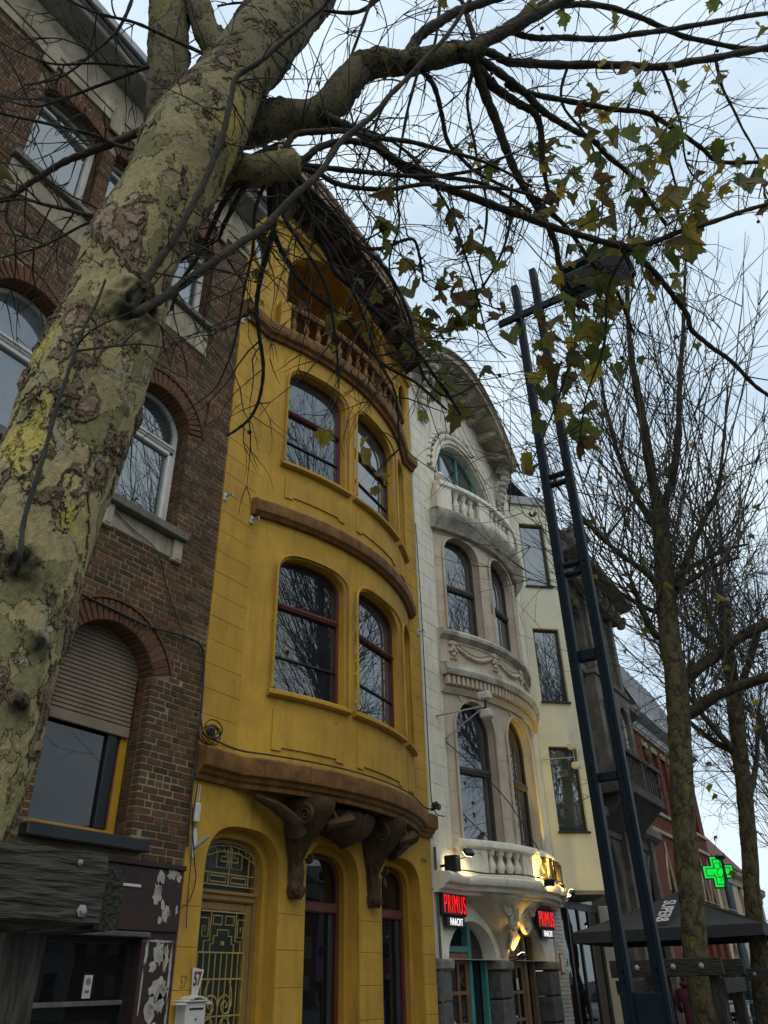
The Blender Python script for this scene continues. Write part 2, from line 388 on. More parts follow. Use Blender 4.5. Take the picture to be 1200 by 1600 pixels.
# ------------------------------------------------------------------ ground
def struct(o): o['kind'] = 'structure'; return o
mb = MB(); mb.add([(-400, -400, -.03), (900, -400, -.03), (900, 400, -.03), (-400, 400, -.03)], [(0, 1, 2, 3)]); struct(mb.build('ground', asphalt))
mb = MB(); mb.add([(-60, -10.5, -.02), (140, -10.5, -.02), (140, -5.3, -.02), (-60, -5.3, -.02)], [(0, 1, 2, 3)]); struct(mb.build('road', asphalt))
mb = MB(); mb.box(-60, 140, -5.3, 4, -.4, .10); pv = struct(mb.build('pavement', pave_m))
mb = MB()
for i in range(70): mb.bbox(-20 + i * 1.0, -20 + i * 1.0 + .992, -5.46, -5.304, -.3, .115, .012)
mb.build('kerb_stone', kerb_m, pv)['kind'] = 'stuff'

# ------------------------------------------------------------------ brick house
bh = thing('brick_house', (3.2, 0, 0), 'weathered brown brick house with white arched windows behind the near tree trunk', 'house')
BX0, BX1 = -1.2, 6.385
OPN = [  # x0,x1,z0,zs,h,ring
    (2.53, 3.47, 10.12, 11.62, .14, .23), (3.67, 4.60, 10.12, 11.62, .14, .23), (4.78, 5.68, 10.02, 11.52, .14, .23), (.6, 1.5, 10.12, 11.62, .14, .23),
    (2.68, 3.69, 6.46, 8.05, .40, .24), (4.65, 5.65, 6.44, 7.98, .40, .24), (.6, 1.6, 6.46, 8.05, .40, .24),
    (4.45, 5.62, 2.90, 4.58, .42, .25)]
def blocked(z, o):
    x0, x1, z0, zs, h, ring = o
    if z < z0 - .001: return None
    w_ = (x1 - x0) / 2; cx = (x0 + x1) / 2
    if z < zs: return (x0, x1)
    r = (w_ * w_ + h * h) / (2 * h); zc = zs + h - r; ro = r + ring
    if z >= zc + ro: return None
    hw = min(math.sqrt(max(ro * ro - (z - zc) ** 2, 0)), ro * w_ / r)
    return (cx - hw, cx + hw)
CH, BLn = .0715, .215
stone_zones = [(2.43, 4.68, 9.5, 10.12), (4.68, 5.76, 9.42, 10.02), (.4, 1.7, 9.5, 10.12), (2.5, 3.85, 6.06, 6.46), (4.55, 5.78, 6.06, 6.44), (4.4, 5.8, 2.72, 2.9)]
bricks = []
z = 2.72; row = 0
while z < 12.14:
    zc = z + CH / 2; cuts = []
    for o in OPN:
        b = blocked(zc, o)
        if b: cuts.append((b[0], b[1], 1 if zc < o[3] else 0))
    for s_ in stone_zones:
        if s_[2] < zc < s_[3]: cuts.append((s_[0], s_[1], 0))
    cuts.sort(); segs = []; x = BX0; lj = 0
    for a, b, j in cuts:
        if a > x + .02: segs.append((x, a, lj, j))
        if b > x: x = b; lj = j
    if BX1 > x: segs.append((x, BX1, lj, 0))
    for a, b, l0, l1 in segs:
        off = (row % 2) * .108 + (.054 if row % 4 > 1 else 0)
        k0 = math.floor((a - off) / BLn); x = a
        first = True
        while x < b - .004:
            nx = off + (k0 + 1) * BLn; k0 += 1
            if nx - x < .045: nx += BLn; k0 += 1
            if b - nx < .05: nx = b
            nx = min(nx, b)
            if rnd.random() < .28 and nx - x > .19 and nx < b: mid_ = (x + nx) / 2; parts = [(x, mid_), (mid_, nx)]
            else: parts = [(x, nx)]
            for q0, q1 in parts:
                bricks.append((q0 + .0065, q1 - .0065, z + .0065, z + CH - .0075, (1 if (first and l0) else 0) or (2 if (q1 >= b - .001 and l1) else 0)))
                first = False
            x = nx
    z += CH; row += 1
holes = [arch(o[0] - .012, o[1] + .012, o[2] - .005, o[3], o[4] + .012, 14) for o in OPN]
bwall = panel('wall', rect(BX0, BX1 + .004, 2.69, 12.2), holes, .004, .34, mortar, bh)
def vis(b):
    cx = (b[0] + b[1]) / 2; cz = (b[2] + b[3]) / 2
    d = (Vector((cx, 0, cz)) - CAM).length
    if cx < 4.15 or (cx < 4.5 and cz > 5.3): d += 20
    return d
order = sorted(range(len(bricks)), key=lambda i: vis(bricks[i])); single = set(order[:290])
bm_full = mesh('brick', *(lambda q: (q.v, q.f))(MB().bbox(-.5, .5, -.5, .5, -.5, .5, .04)), brick_m)
mbk = MB()
for i, b in enumerate(bricks):
    y0 = rnd.uniform(-.005, .004); y1 = .1 if b[4] else .05; tw = rnd.uniform(-.002, .002)
    if i in single:
        o = bpy.data.objects.new('brick', bm_full); o.scale = (b[1] - b[0], y1 - y0, b[3] - b[2]); o.location = ((b[0] + b[1]) / 2, (y0 + y1) / 2, (b[2] + b[3]) / 2 + tw)
        o.rotation_euler = (0, rnd.uniform(-.008, .008), rnd.uniform(-.012, .012)); link(o, bwall)
    else: mbk.box(b[0], b[1], y0, y1, b[2] + tw, b[3] + tw)
    if b[4]:
        xx = (b[0] - .004, b[0] + .055) if b[4] == 1 else (b[1] - .055, b[1] + .004)
        mbk.box(xx[0], xx[1], .11, .21, b[2], b[3]); mbk.box(xx[0], xx[1], .22, .30, b[2], b[3])
o = mbk.build('brick_courses', brick_m, bwall); o['kind'] = 'stuff'
# arch voussoirs
vme = mesh('arch_brick', *(lambda q: (q.v, q.f))(MB().bbox(-.5, .5, -.5, .5, -.5, .5, .05)), brick_arch)
mbv = MB()
for oi_, (x0, x1, z0, zs, h, ring) in enumerate(OPN):
    w_ = (x1 - x0) / 2; cx = (x0 + x1) / 2; r = (w_ * w_ + h * h) / (2 * h); zc = zs + h - r; a0 = math.asin(w_ / r)
    n = int(2 * a0 * (r + ring * .4) / .072)
    for i in range(n):
        a = -a0 + (i + .5) * 2 * a0 / n; rm = r + ring / 2
        o = bpy.data.objects.new('arch_brick', vme); o.location = (cx + rm * math.sin(a), .055 + rnd.uniform(-.004, .004), zc + rm * math.cos(a))
        o.rotation_euler = (0, a, 0); o.scale = (.058, .15 if oi_ < 4 else .24, ring - .012)
        if oi_ >= 4: o.location.y = .10
        link(o, bwall)
for oi_ in (5, 7):     # projecting label course of the big arches
    x0, x1, z0, zs, h, ring = OPN[oi_]; w_ = (x1 - x0) / 2; cx = (x0 + x1) / 2; r = (w_ * w_ + h * h) / (2 * h); zc = zs + h - r; a0 = math.asin(w_ / r)
    pth = []
    for i in range(17):
        a = -a0 + 2 * a0 * i / 16; pth.append((cx + (r + ring + .02) * math.sin(a), -.012, zc + (r + ring + .02) * math.cos(a), .022))
    m_ = MB(); m_.tube(pth, 4); m_.build('label_course', brick_arch, bwall)
# windows
def bwin(o, d=.2, inset=.075, fm=frame_w, gm=glass_b, bars=()):
    x0, x1, z0, zs, h, _ = o
    f = lambda i: arch(x0 + i, x1 - i, z0 + i, zs, max(h - i * .75, .03), 14)
    return window(bh, f, inset, ID, d, fm, gm, bars)
for i in (0, 1, 2, 3):
    o = OPN[i]; wn = bwin(o, gm=glass_b)
    m_ = MB(); m_.bbox(o[0] + .07, o[1] - .07, .185, .25, o[3] - .13, o[3] - .07, .01); m_.build('transom', frame_w, wn)
for i in (4, 5, 6):
    o = OPN[i]; wn = bwin(o, gm=glass_c if i == 4 else glass_b, inset=.06)
    zt = 7.68
    m_ = MB(); m_.bbox(o[0] + .05, o[1] - .05, .17, .26, zt, zt + .10, .015); m_.bbox(o[0] + .05, o[1] - .05, .15, .19, zt + .035, zt + .06, .008); m_.build('transom', frame_w, wn)
    for (s0, s1, t0, t1) in ((o[0] + .06, o[0] + .12, o[2] + .06, zt), (o[1] - .12, o[1] - .06, o[2] + .06, zt)):
        m_ = MB(); m_.bbox(s0, s1, .185, .25, t0, t1, .01); m_.build('sash', frame_w, wn)
    m_ = MB(); m_.bbox(o[0] + .06, o[1] - .06, .185, .25, zt - .06, zt, .01); m_.build('sash', frame_w, wn)
o = OPN[7]
lw = bwin(o, d=.25, fm=frame_y, gm=glass_d, inset=.09)
lw['label'] = 'lower window with yellow wooden frame under half closed shutter'
m_ = MB(); m_.bbox(o[1] - .26, o[1] - .13, .24, .30, o[2] + .09, 4.2, .01); m_.build('mullion', frame_k, lw)
sh = MB(); sh.box(o[0] + .02, o[1] - .02, .235, .245, 3.94, 4.98); sh = sh.build('roller_shutter', shutter_m, bh)
z = 3.92; k = 0
while z < 4.98:
    hh = .12 if k == 0 else .047
    m_ = MB(); ww = .02
    if z > 4.6: ww = .02 + max(0, (z - 4.6)) ** 2 * 2.2
    m_.bbox(o[0] + ww, o[1] - ww, .212, .24, z, z + hh - .006, .008); m_.build('slat', shutter_m, sh); z += hh; k += 1
# sills and stone dressings
def bar(name, b, m_, parent, bev=.012):
    q = MB(); q.bbox(*b, bev); return q.build(name, m_, parent)
dsill = mat('sill stone', (.17, .15, .12), .85, (.10, .09, .07), 5, .4, 30, streak=.6, dirt=(.03, .035, .02))
for a in ((2.40, 4.69, -.10, .2, 10.03, 10.125), (4.71, 5.78, -.10, .2, 9.93, 10.025), (.4, 1.7, -.10, .2, 10.03, 10.125)):
    bar('stone_sill', a, dsill, bh); bar('sill_panel', (a[0] + .03, a[1] - .03, -.022, .05, a[4] - .5, a[4] - .003), sand_st, bh)
for a in ((2.48, 3.87, -.12, .2, 6.35, 6.465), (4.53, 5.79, -.12, .2, 6.33, 6.445), (.4, 1.7, -.12, .2, 6.35, 6.465)):
    bar('stone_sill', a, dsill, bh)
    bar('sill_panel', (a[0] + .1, a[1] - .1, -.012, .05, a[4] - .26, a[4] - .003), sand_st, bh)
    for e in (a[0] + .02, a[1] - .17):
        q = bar('sill_bracket', (e, e + .15, -.06, .05, a[4] - .30, a[4] - .004), sand_st, bh); bar('bracket_panel', (e + .03, e + .12, -.07, -.05, a[4] - .27, a[4] - .06), sand_st, q)
bar('window_sill', (4.38, 5.79, -.12, .26, 2.78, 2.895), frame_k, bh)
# frieze, cornice
for a in ((BX0, BX1, -.03, .05, 12.15, 12.32), (BX0, BX1, -.05, .05, 12.323, 12.46)): bar('architrave', a, sand_st, bh, .006)
bar('frieze', (BX0, BX1, -.02, .05, 12.463, 12.96), sand_st, bh, .006)
for i in range(7):
    xx = BX1 - .75 - i * 1.1; bar('frieze_block', (xx, xx + .2, -.062, -.019, 11.95, 12.45), sand_st, bh)
corn_m = mat('painted cornice', (.30, .28, .25), .7, (.19, .175, .155), 2, .2, 20, streak=.5)
q = MB(); q.sweep([(0, 12.965), (.1, 12.97), (.36, 13.04), (.38, 13.06), (.38, 13.14), (.42, 13.17), (.44, 13.3), (.0, 13.33)], [(BX0, .0, 0, -1), (BX1, .0, 0, -1)]); q.build('cornice', corn_m, bh)
bar('gutter', (BX0, BX1, -.50, -.445, 13.2, 13.36), zinc, bh)
q = MB(); q.add([(BX0, -.42, 13.34), (BX1, -.42, 13.34), (BX1, 4, 16.5), (BX0, 4, 16.5), (BX0, -.42, 13.30), (BX1, -.42, 13.30), (BX1, 4, 16.4), (BX0, 4, 16.4)], [(0, 1, 2, 3), (7, 6, 5, 4), (0, 4, 5, 1), (1, 5, 6, 2)]); q.build('roof', slate, bh)
q = MB(); q.box(BX1 - .3, BX1 - .002, .35, 7, 0, 12.1); q.build('party_wall', mortar, bh)
# shop front below
panel('shop_front', rect(BX0, BX1, .1, 2.69), [rect(4.2, 5.93, .55, 2.04)], -.02, .3, burg, bh)
bar('fascia', (BX0, 6.37, -.045, -.021, 2.1, 2.66), burg, bh, .006)
bar('fascia_ledge', (BX0, 6.38, -.07, -.02, 2.663, 2.715), burg, bh, .008)
bar('fascia_bead', (BX0, 6.0, -.06, -.021, 2.045, 2.09), granite, bh, .008)
fw = lambda i: rect(4.2 + i, 5.93 - i, .55 + i, 2.04 - i)
sw = window(bh, fw, .05, ID, .1, frame_k, glass_d, name='shop_window')
bar('glazing_bar', (4.25, 5.88, .085, .13, 1.50, 1.54), granite, sw, .005)
st = bar('sticker', (5.44, 5.53, .125, .1335, 1.56, 1.74), white_pl, sw, .001)
q = MB(); q.lathe([(.0, 0), (.028, 0), (.028, .003), (0, .003)], n=14, T=lambda x, y, z: (5.485 + x, .1245 - z, 1.69 + y)); q.build('sticker_mark', granite_l, st)
q = MB(); q.box(5.46, 5.51, .1235, .1248, 1.60, 1.625); q.build('sticker_line', granite_l, st)
bar('white_trim', (5.47, 5.80, -.055, -.045, 2.47, 2.495), white_pl, bh, .003)
def flake(cx, cz, rx, rz, y, seed, name='paint_flake', parent=None, th=.004):
    rr = random.Random(seed); n = 18; o_ = []
    for i in range(n):
        a = 2 * math.pi * i / n; k = .6 + .55 * rr.random(); o_.append((cx + rx * k * math.cos(a), cz + rz * k * math.sin(a)))
    return panel(name, o_, [], y - th, y, flake_m, parent or bh)
for i, (a, b, c, d_) in enumerate([(6.05, 2.58, .05, .08), (6.2, 2.62, .075, .06), (6.29, 2.60, .04, .05), (6.03, 2.44, .06, .12), (6.12, 2.33, .03, .06), (6.17, 2.25, .05, .08), (6.1, 2.2, .03, .04), (6.31, 2.3, .02, .05)]):
    flake(a, b, c, d_, -.0455, i)
for i, (a, b, c, d_) in enumerate([(6.0, 1.93, .022, .12), (6.17, 1.92, .08, .10), (6.26, 1.86, .04, .13), (6.1, 1.8, .05, .05), (6.21, 1.62, .12, .10), (6.13, 1.45, .07, .13), (6.24, 1.5, .06, .08), (6.33, 1.75, .018, .22), (6.345, 1.3, .015, .25), (6.2, 1.25, .1, .1), (6.06, 1.2, .04, .1), (5.985, 1.6, .012, .2), (6.15, 2.02, .2, .012)]):
    flake(a, b, c, d_, -.0205, 50 + i)
# curls of paint standing off the wall
q = MB()
for (a, b, s_) in ((6.22, 1.66, .09), (6.1, 1.5, .06), (6.18, 1.97, .07), (6.05, 2.5, .05), (6.2, 2.28, .05)):
    n = 7; v = []; f = []
    for i in range(n + 1):
        t = i / n; v += [(a + s_ * (t - .5), -.05 - .03 * math.sin(t * 2.6), b - s_ * .5 * t), (a + s_ * (t - .5) * .7, -.05 - .012 * math.sin(t * 2.6), b - s_ * .5 * t - s_ * .35)]
    for i in range(n): f.append((2 * i, 2 * i + 1, 2 * i + 3, 2 * i + 2))
    q.add(v, f)
q.build('paint_curl', flake_m, bh)['kind'] = 'stuff'

# ------------------------------------------------------------------ yellow house
yh = thing('yellow_house', (9.1, 0, 0), 'ochre yellow house with three storey bowed bay and brown cornice bands', 'house')
YX0, YX1 = 6.4, 11.8
YB = Bow(7.05, 11.4, .52)
d2s = lambda deg: R_(deg) * YB.R
# ground floor wall: two layers so that the openings step inwards
GO = [(6.71, 7.99, .1, 2.70, .52), (8.52, 9.72, .1, 2.72, .52), (10.30, 11.42, .1, 2.74, .50)]
e_ = .72
panel('wall', rect(YX0, YX1, .1, 3.64), [arch(a[0], a[1], a[2] + .01, a[3], a[4], 18, e_) for a in GO], 0, .17, yellow, yh)
panel('inner_wall', rect(YX0, YX1, .1, 3.60), [arch(a[0] + .10, a[1] - .10, a[2] + .01, a[3], a[4] - .10, 18, e_) for a in GO], .172, .34, yellow_in, yh)
# ashlar blocks of the ground floor and of the side strips (thin slabs with open joints)
def blocks(x0, x1, z0, z1, ch, y, m_, parent, stag=0., bl=None, th=.007, jit=.0015, name='stone_block', gap=.004):
    z = z0; k = 0
    while z < z1 - .05:
        zt = min(z + ch, z1); xs = [x0]
        if bl:
            x = x0 + (bl * .5 if k % 2 else bl)
            while x < x1 - .12: xs.append(x); x += bl
        xs.append(x1)
        for a, b in zip(xs[:-1], xs[1:]):
            q = MB(); q.bbox(a + gap, b - gap, y - th + rnd.uniform(-jit, jit), y + .004, z + gap, zt - gap, .004); q.build(name, m_, parent)
        z = zt; k += 1
for a, b in ((6.402, 6.70), (8.0, 8.51), (9.73, 10.29), (11.43, 11.798)): blocks(a, b, .1, 2.72, .375, 0, yellow, yh)
# upper flat wall with loggia opening and two ovals
LO = arch(7.45, 11.0, 11.25, 12.55, 1.75, 24)
upper = [(YX0, 3.64), (YX1, 3.64), (YX1, 13.72), (11.1, 14.02), (10.31, 14.34), (9.31, 14.62), (8.6, 14.64), (7.95, 14.62), (7.15, 14.34), (YX0, 13.98)]
OVL, OVR = oval(6.72, 12.72, .19, .42), oval(11.46, 12.55, .15, .45)
panel('upper_wall', upper, [LO, OVL, OVR, rect(7.3, 11.15, 4.1, 10.9)], 0, .3, yellow, yh)
for nm, c in (('left', (6.72, 12.72, .19, .42)), ('right', (11.46, 12.55, .15, .45))):
    fo = lambda i, c=c: oval(c[0], c[1], c[2] - i, c[3] - i)
    wn = window(yh, fo, .045, ID, .04, brown_d, glass_b if nm == 'left' else glass, name='oval_window')
    pth = [(c[0] + (c[2] + .03) * math.cos(t * math.pi / 12), -.01, c[1] + (c[3] + .03) * math.sin(t * math.pi / 12), .035) for t in range(25)]
    q = MB(); q.tube(pth, 6, False); q.build('oval_moulding', yellow, wn, 60)
for (a, b, z0, z1) in ((6.402, 7.05, 4.06, 10.86), (11.4, 11.798, 4.06, 10.86)): blocks(a, b, z0, z1, .31, 0, yellow, yh, th=.005, jit=.001, gap=.0025)
blocks(6.402, 7.02, 11.22, 12.15, .31, 0, yellow, yh, th=.005, jit=.001, gap=.0025)
# bay wall
cutsY = [d2s(-26 + i * 2) for i in range(27)]
H = YB.half
WINA = [(-21.6, -7.0), (-3.9, 13.2), (16.8, 23.6)]
F1 = (4.90, 6.58, .34); F2 = (8.50, 10.10, .36)
hl = []
for a0, a1 in WINA:
    for z0, zs, h in (F1, F2): hl.append(arch(d2s(a0), d2s(a1), z0, zs, h, 16, .75))
panel('bay_wall', rect(-H * YB.R, H * YB.R, 4.0, 10.92), hl, 0, .22, yellow, yh, YB.map, cutsY, 30)
for a0, a1 in WINA:
    ac = R_((a0 + a1) / 2); T = YB.chord(ac); hw = R_(a1 - a0) / 2 * YB.R
    for fi, (z0, zs, h) in enumerate((F1, F2)):
        f = lambda i, z0=z0, zs=zs, h=h, hw=hw: arch(-hw - .01 + i, hw + .01 - i, z0 - .02 + i, zs, h + .01 - i * .6, 16, .75)
        zt = z0 + (1.22 if fi == 0 else 1.06)
        gm = (glass_m if fi else glass) if a0 < -10 else (glass_b if fi == 1 else glass_m)
        wn = window(yh, f, .07, T, .15, frame_r, gm)
        q = MB(); q.bbox(-hw + .05, hw - .05, .125, .2, zt, zt + .085, .012, T); q.bbox(-hw + .05, hw - .05, .11, .14, zt + .03, zt + .055, .006, T); q.build('transom', frame_r, wn)
        q = MB(); q.bbox(-hw + .06, hw - .06, .155, .19, z0 + .5, z0 + .53, .005, T); q.build('glazing_bar', frame_k, wn)
        # raised surround
        arcp = [p for p in f(-.045)][1:]; pth = [(*T(x, -.012, z), .022) for x, z in arcp] 
        pth = [(*T(hw + .045, -.012, z0), .022)] + pth + [(*T(-hw - .045, -.012, z0), .022)]
        q = MB(); q.tube(pth, 6); q.build('surround', yellow, wn, 60)
        # sill following the bow
        q = MB(); q.sweep([(-.05, z0 - .10), (.05, z0 - .10), (.085, z0 - .075), (.085, z0 - .03), (.06, z0 - .01), (-.1, z0 - .006)], YB.path(R_(a0 - 1), R_(a1 + 1), 10)); q.build('sill', yellow, wn, 40)
        # sunk apron panel with notched corners
        if fi == 0: pz0, pz1 = 4.13, 4.66
        else: pz0, pz1 = 7.86, 8.26
        s0, s1 = R_(a0) * YB.R + .02, R_(a1) * YB.R - .02; c_ = .14
        out = [(s0, pz0), (s0 + c_, pz0), (s0 + c_, pz0 + .04), (s1 - c_, pz0 + .04), (s1 - c_, pz0), (s1, pz0), (s1, pz1), (s1 - c_, pz1), (s1 - c_, pz1 - .04), (s0 + c_, pz1 - .04), (s0 + c_, pz1), (s0, pz1)]
        panel('apron_panel', out, [], -.02, .005, yellow, wn, YB.map, cutsY)
# cornice bands
flatL = [(YX0, 0, 0, -1), (7.03, 0, 0, -1)]; flatR = [(11.42, 0, 0, -1), (YX1, 0, 0, -1)]
full = flatL + YB.path() + flatR
def stones(name, prof, path, m_, parent, n):             # a moulding laid as separate stones with fine joints
    k = len(path) - 1; cuts_ = [round(k * i / n) for i in range(n + 1)]
    for a, b in zip(cuts_[:-1], cuts_[1:]):
        sub_ = [list(q_) for q_ in path[a:b + 1]]
        if b < k:
            d_ = Vector(sub_[-1][:2]) - Vector(sub_[-2][:2]); d_ = d_ * (1 - .006 / max(d_.length, .01)); sub_[-1][0] = sub_[-2][0] + d_.x; sub_[-1][1] = sub_[-2][1] + d_.y
        dz = rnd.uniform(-.003, .003); do = rnd.uniform(-.003, .003); q = MB(); q.sweep([(o_ + (do if o_ > .01 else 0), z_ + dz) for o_, z_ in prof], sub_); q.build(name, m_, parent, 30)
stones('cornice_stone', [(0, 3.62), (.05, 3.62), (.06, 3.67), (.10, 3.69), (.115, 3.73), (.165, 3.75), (.175, 3.78), (.175, 3.94), (.15, 3.965), (0, 3.99)], full, brown, yh, 8)
stones('band_stone', [(0, 7.38), (.06, 7.38), (.085, 7.42), (.12, 7.44), (.13, 7.47), (.13, 7.60), (.10, 7.64), (0, 7.66)], [(6.98, 0, 0, -1), (7.03, 0, 0, -1)] + YB.path() + [(11.42, 0, 0, -1), (11.5, 0, 0, -1)], brown, yh, 6)
stones('band_stone', [(0, 10.86), (.06, 10.86), (.08, 10.91), (.14, 10.94), (.16, 10.98), (.16, 11.12), (.13, 11.17), (0, 11.2)], full, brown, yh, 8)
def bowplate(B, z0, z1, name, m_, parent, a=None, yb=.02):
    P_ = B.path(n=24); v = []; n = len(P_)
    for z in (z0, z1): v += [(x, y, z) for x, y, _, _ in P_] + [(P_[-1][0], yb + .2, z), (P_[0][0], yb + .2, z)]
    k = n + 2; f = [tuple(range(k))[::-1], tuple(range(k, 2 * k))] + [(i, (i + 1) % k, k + (i + 1) % k, k + i) for i in range(k)]
    q = MB(); q.add(v, f); return q.build(name, m_, parent)
bowplate(YB, 3.66, 3.99, 'bay_floor', brown, yh); bowplate(YB, 10.93, 11.17, 'balcony_floor', brown, yh)
# balustrade
bal_prof = [(.062, 0), (.062, .05), (.045, .06), (.035, .09), (.05, .16), (.062, .22), (.05, .29), (.034, .38), (.03, .44), (.045, .47), (.03, .49), (.058, .52), (.058, .56)]
bal_me = mesh('baluster', *(lambda q: (q.v, q.f))(MB().lathe(bal_prof, n=12)), brown, 50)
for i in range(15):
    a = R_(-21.5 + i * 3.05); X, Y = YB.P(a, .02); inst('baluster', bal_me, yh, (X, Y, 11.19), scale=(1, 1, .86))
q = MB(); q.sweep([(-.07, 11.67), (.10, 11.67), (.12, 11.70), (.12, 11.78), (.09, 11.81), (-.07, 11.82)], YB.path(R_(-22.6), R_(23.5), 20)); q.build('balustrade_rail', brown, yh, 40)
for a, w_ in ((-23.7, .1), (24.2, .08)):
    T = YB.chord(R_(a)); q = MB(); q.bbox(-w_, w_, -.08, .16, 11.19, 11.84, .01, T); q.build('balustrade_pier', yellow, yh)
# loggia interior
q = MB(); q.box(7.0, 11.3, 1.5, 1.6, 11.1, 14.5); q.box(6.95, 7.05, .3, 1.6, 11.1, 14.5); q.box(11.25, 11.35, .3, 1.6, 11.1, 14.5); q.box(6.95, 11.35, .3, 1.6, 11.0, 11.1); q.box(6.95, 11.35, .3, 1.6, 14.3, 14.4); q.build('loggia_room', yellow_in, yh)
for x0, x1 in ((7.75, 8.75), (9.3, 10.4)):
    f = lambda i, x0=x0, x1=x1: rect(x0 + i, x1 - i, 11.15 + i, 13.4 - i); wn = window(yh, f, .08, ID, 1.42, frame_w if x0 > 9 else frame_k, glass_c if x0 > 9 else glass, name='loggia_window')
    q = MB(); q.bbox((x0 + x1) / 2 - .03, (x0 + x1) / 2 + .03, 1.40, 1.47, 11.2, 13.3, .01); q.build('glazing_bar', frame_w, wn)
for xx in (7.41, 11.06):
    bar('loggia_pilaster', (xx - .06, xx + .04, -.03, .02, 11.2, 13.3), yellow, yh)
# deep curved eave with brackets
OUT = [(6.25, 14.52), (6.9, 14.62), (7.6, 14.65), (8.2, 14.62), (8.9, 14.58), (9.4, 14.53), (10.0, 14.42), (10.5, 14.27), (10.9, 14.05), (11.2, 13.72), (11.42, 13.36)]
INN = [(6.25, 13.95), (6.9, 14.24), (7.6, 14.50), (8.2, 14.60), (8.9, 14.60), (9.4, 14.54), (10.0, 14.40), (10.5, 14.24), (10.9, 14.06), (11.35, 13.86), (11.82, 13.62)]
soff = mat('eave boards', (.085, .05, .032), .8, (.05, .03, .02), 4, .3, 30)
board = mat('barge board', (.30, .20, .13), .7, (.18, .115, .075), 3, .3, 30)
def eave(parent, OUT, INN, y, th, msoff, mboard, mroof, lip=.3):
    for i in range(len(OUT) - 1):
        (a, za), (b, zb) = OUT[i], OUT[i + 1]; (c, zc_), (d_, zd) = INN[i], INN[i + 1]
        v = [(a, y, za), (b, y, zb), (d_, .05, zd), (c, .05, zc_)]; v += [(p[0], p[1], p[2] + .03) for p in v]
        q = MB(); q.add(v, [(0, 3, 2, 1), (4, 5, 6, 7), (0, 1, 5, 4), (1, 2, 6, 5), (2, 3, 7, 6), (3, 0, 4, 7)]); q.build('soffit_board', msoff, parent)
    n = len(OUT); v = []; f = []
    pr = [(0, -.03), (-.035, -.03), (-.035, .10), (-.07, .12), (-.07, .20), (-.11, .23), (-.13, lip), (0, lip + .02)]
    for x, z in OUT:
        for o_, zz in pr: v.append((x, y + o_, z + zz))
    k = len(pr)
    for i in range(n - 1):
        for j in range(k): f.append((i * k + j, i * k + (j + 1) % k, (i + 1) * k + (j + 1) % k, (i + 1) * k + j))
    f.append(tuple(range(k))); f.append(tuple(range((n - 1) * k, n * k))[::-1])
    q = MB(); q.add(v, f); q.build('barge_board', mboard, parent)
    v = []; f = []
    for (x, z), (xi, zi) in zip(OUT, INN): v += [(x, y - .02, z + lip), (xi, .3, max(zi, z) + lip + .25), (xi, 4.5, max(zi, z) + 2.2), (x, y - .02, z + lip - .03), (xi, .3, max(zi, z) + lip + .2), (xi, 4.5, max(zi, z) + 2.1)]
    for i in range(n - 1):
        a = i * 6; b = a + 6
        f += [(a, b, b + 1, a + 1), (a + 1, b + 1, b + 2, a + 2), (a + 3, a + 4, b + 4, b + 3), (a + 4, a + 5, b + 5, b + 4), (a, a + 3, b + 3, b)]
    q = MB(); q.add(v, f); q.build('roof', mroof, parent, 30)
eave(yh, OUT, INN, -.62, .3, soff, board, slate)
def interp(L_, x):
    for (a, b), (c, d_) in zip(L_[:-1], L_[1:]):
        if a <= x <= c: return b + (d_ - b) * (x - a) / (c - a)
    return L_[-1][1] if x > L_[-1][0] else L_[0][1]
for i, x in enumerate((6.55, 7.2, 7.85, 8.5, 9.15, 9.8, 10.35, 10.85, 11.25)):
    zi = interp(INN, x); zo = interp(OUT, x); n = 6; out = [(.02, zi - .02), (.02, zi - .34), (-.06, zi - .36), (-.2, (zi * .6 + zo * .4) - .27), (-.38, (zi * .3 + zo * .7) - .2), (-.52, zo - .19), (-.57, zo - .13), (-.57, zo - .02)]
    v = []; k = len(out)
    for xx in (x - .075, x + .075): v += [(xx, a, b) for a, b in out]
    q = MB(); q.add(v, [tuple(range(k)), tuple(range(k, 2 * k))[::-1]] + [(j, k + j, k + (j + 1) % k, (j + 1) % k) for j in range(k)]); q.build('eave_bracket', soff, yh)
# moulding on the wall under the eave
q = MB(); v = []; f = []
for x, z in INN: v += [(x, 0, z - .42), (x, -.07, z - .40), (x, -.09, z - .30), (x, -.03, z - .27), (x, 0, z - .26)]
for i in range(len(INN) - 1):
    for j in range(5): f.append((i * 5 + j, i * 5 + (j + 1) % 5, (i + 1) * 5 + (j + 1) % 5, (i + 1) * 5 + j))
q.add(v, f); q.build('eave_moulding', yellow, yh)

# carved corbels
def loft(name, secs, m_, parent, smooth=50):
    n = len(secs[0]); v = []; f = []
    for s_ in secs: v += s_
    for i in range(len(secs) - 1):
        for j in range(n): f.append((i * n + j, i * n + (j + 1) % n, (i + 1) * n + (j + 1) % n, (i + 1) * n + j))
    f.append(tuple(range(n))[::-1]); f.append(tuple(range((len(secs) - 1) * n, len(secs) * n)))
    q = MB(); q.add(v, f); return q.build(name, m_, parent, smooth)
def spiral(q, c, r, turns, ax, th, sgn=1, n=40):
    pth = []
    for i in range(n):
        t = i / (n - 1); a = sgn * t * turns * 2 * math.pi; rr_ = r * (1 - .85 * t)
        pth.append((c[0], c[1] + rr_ * math.cos(a), c[2] + rr_ * math.sin(a), th * (1 - .5 * t)) if ax == 'x' else (c[0] + rr_ * math.cos(a), c[1], c[2] + rr_ * math.sin(a), th * (1 - .5 * t)))
    q.tube(pth, 6)
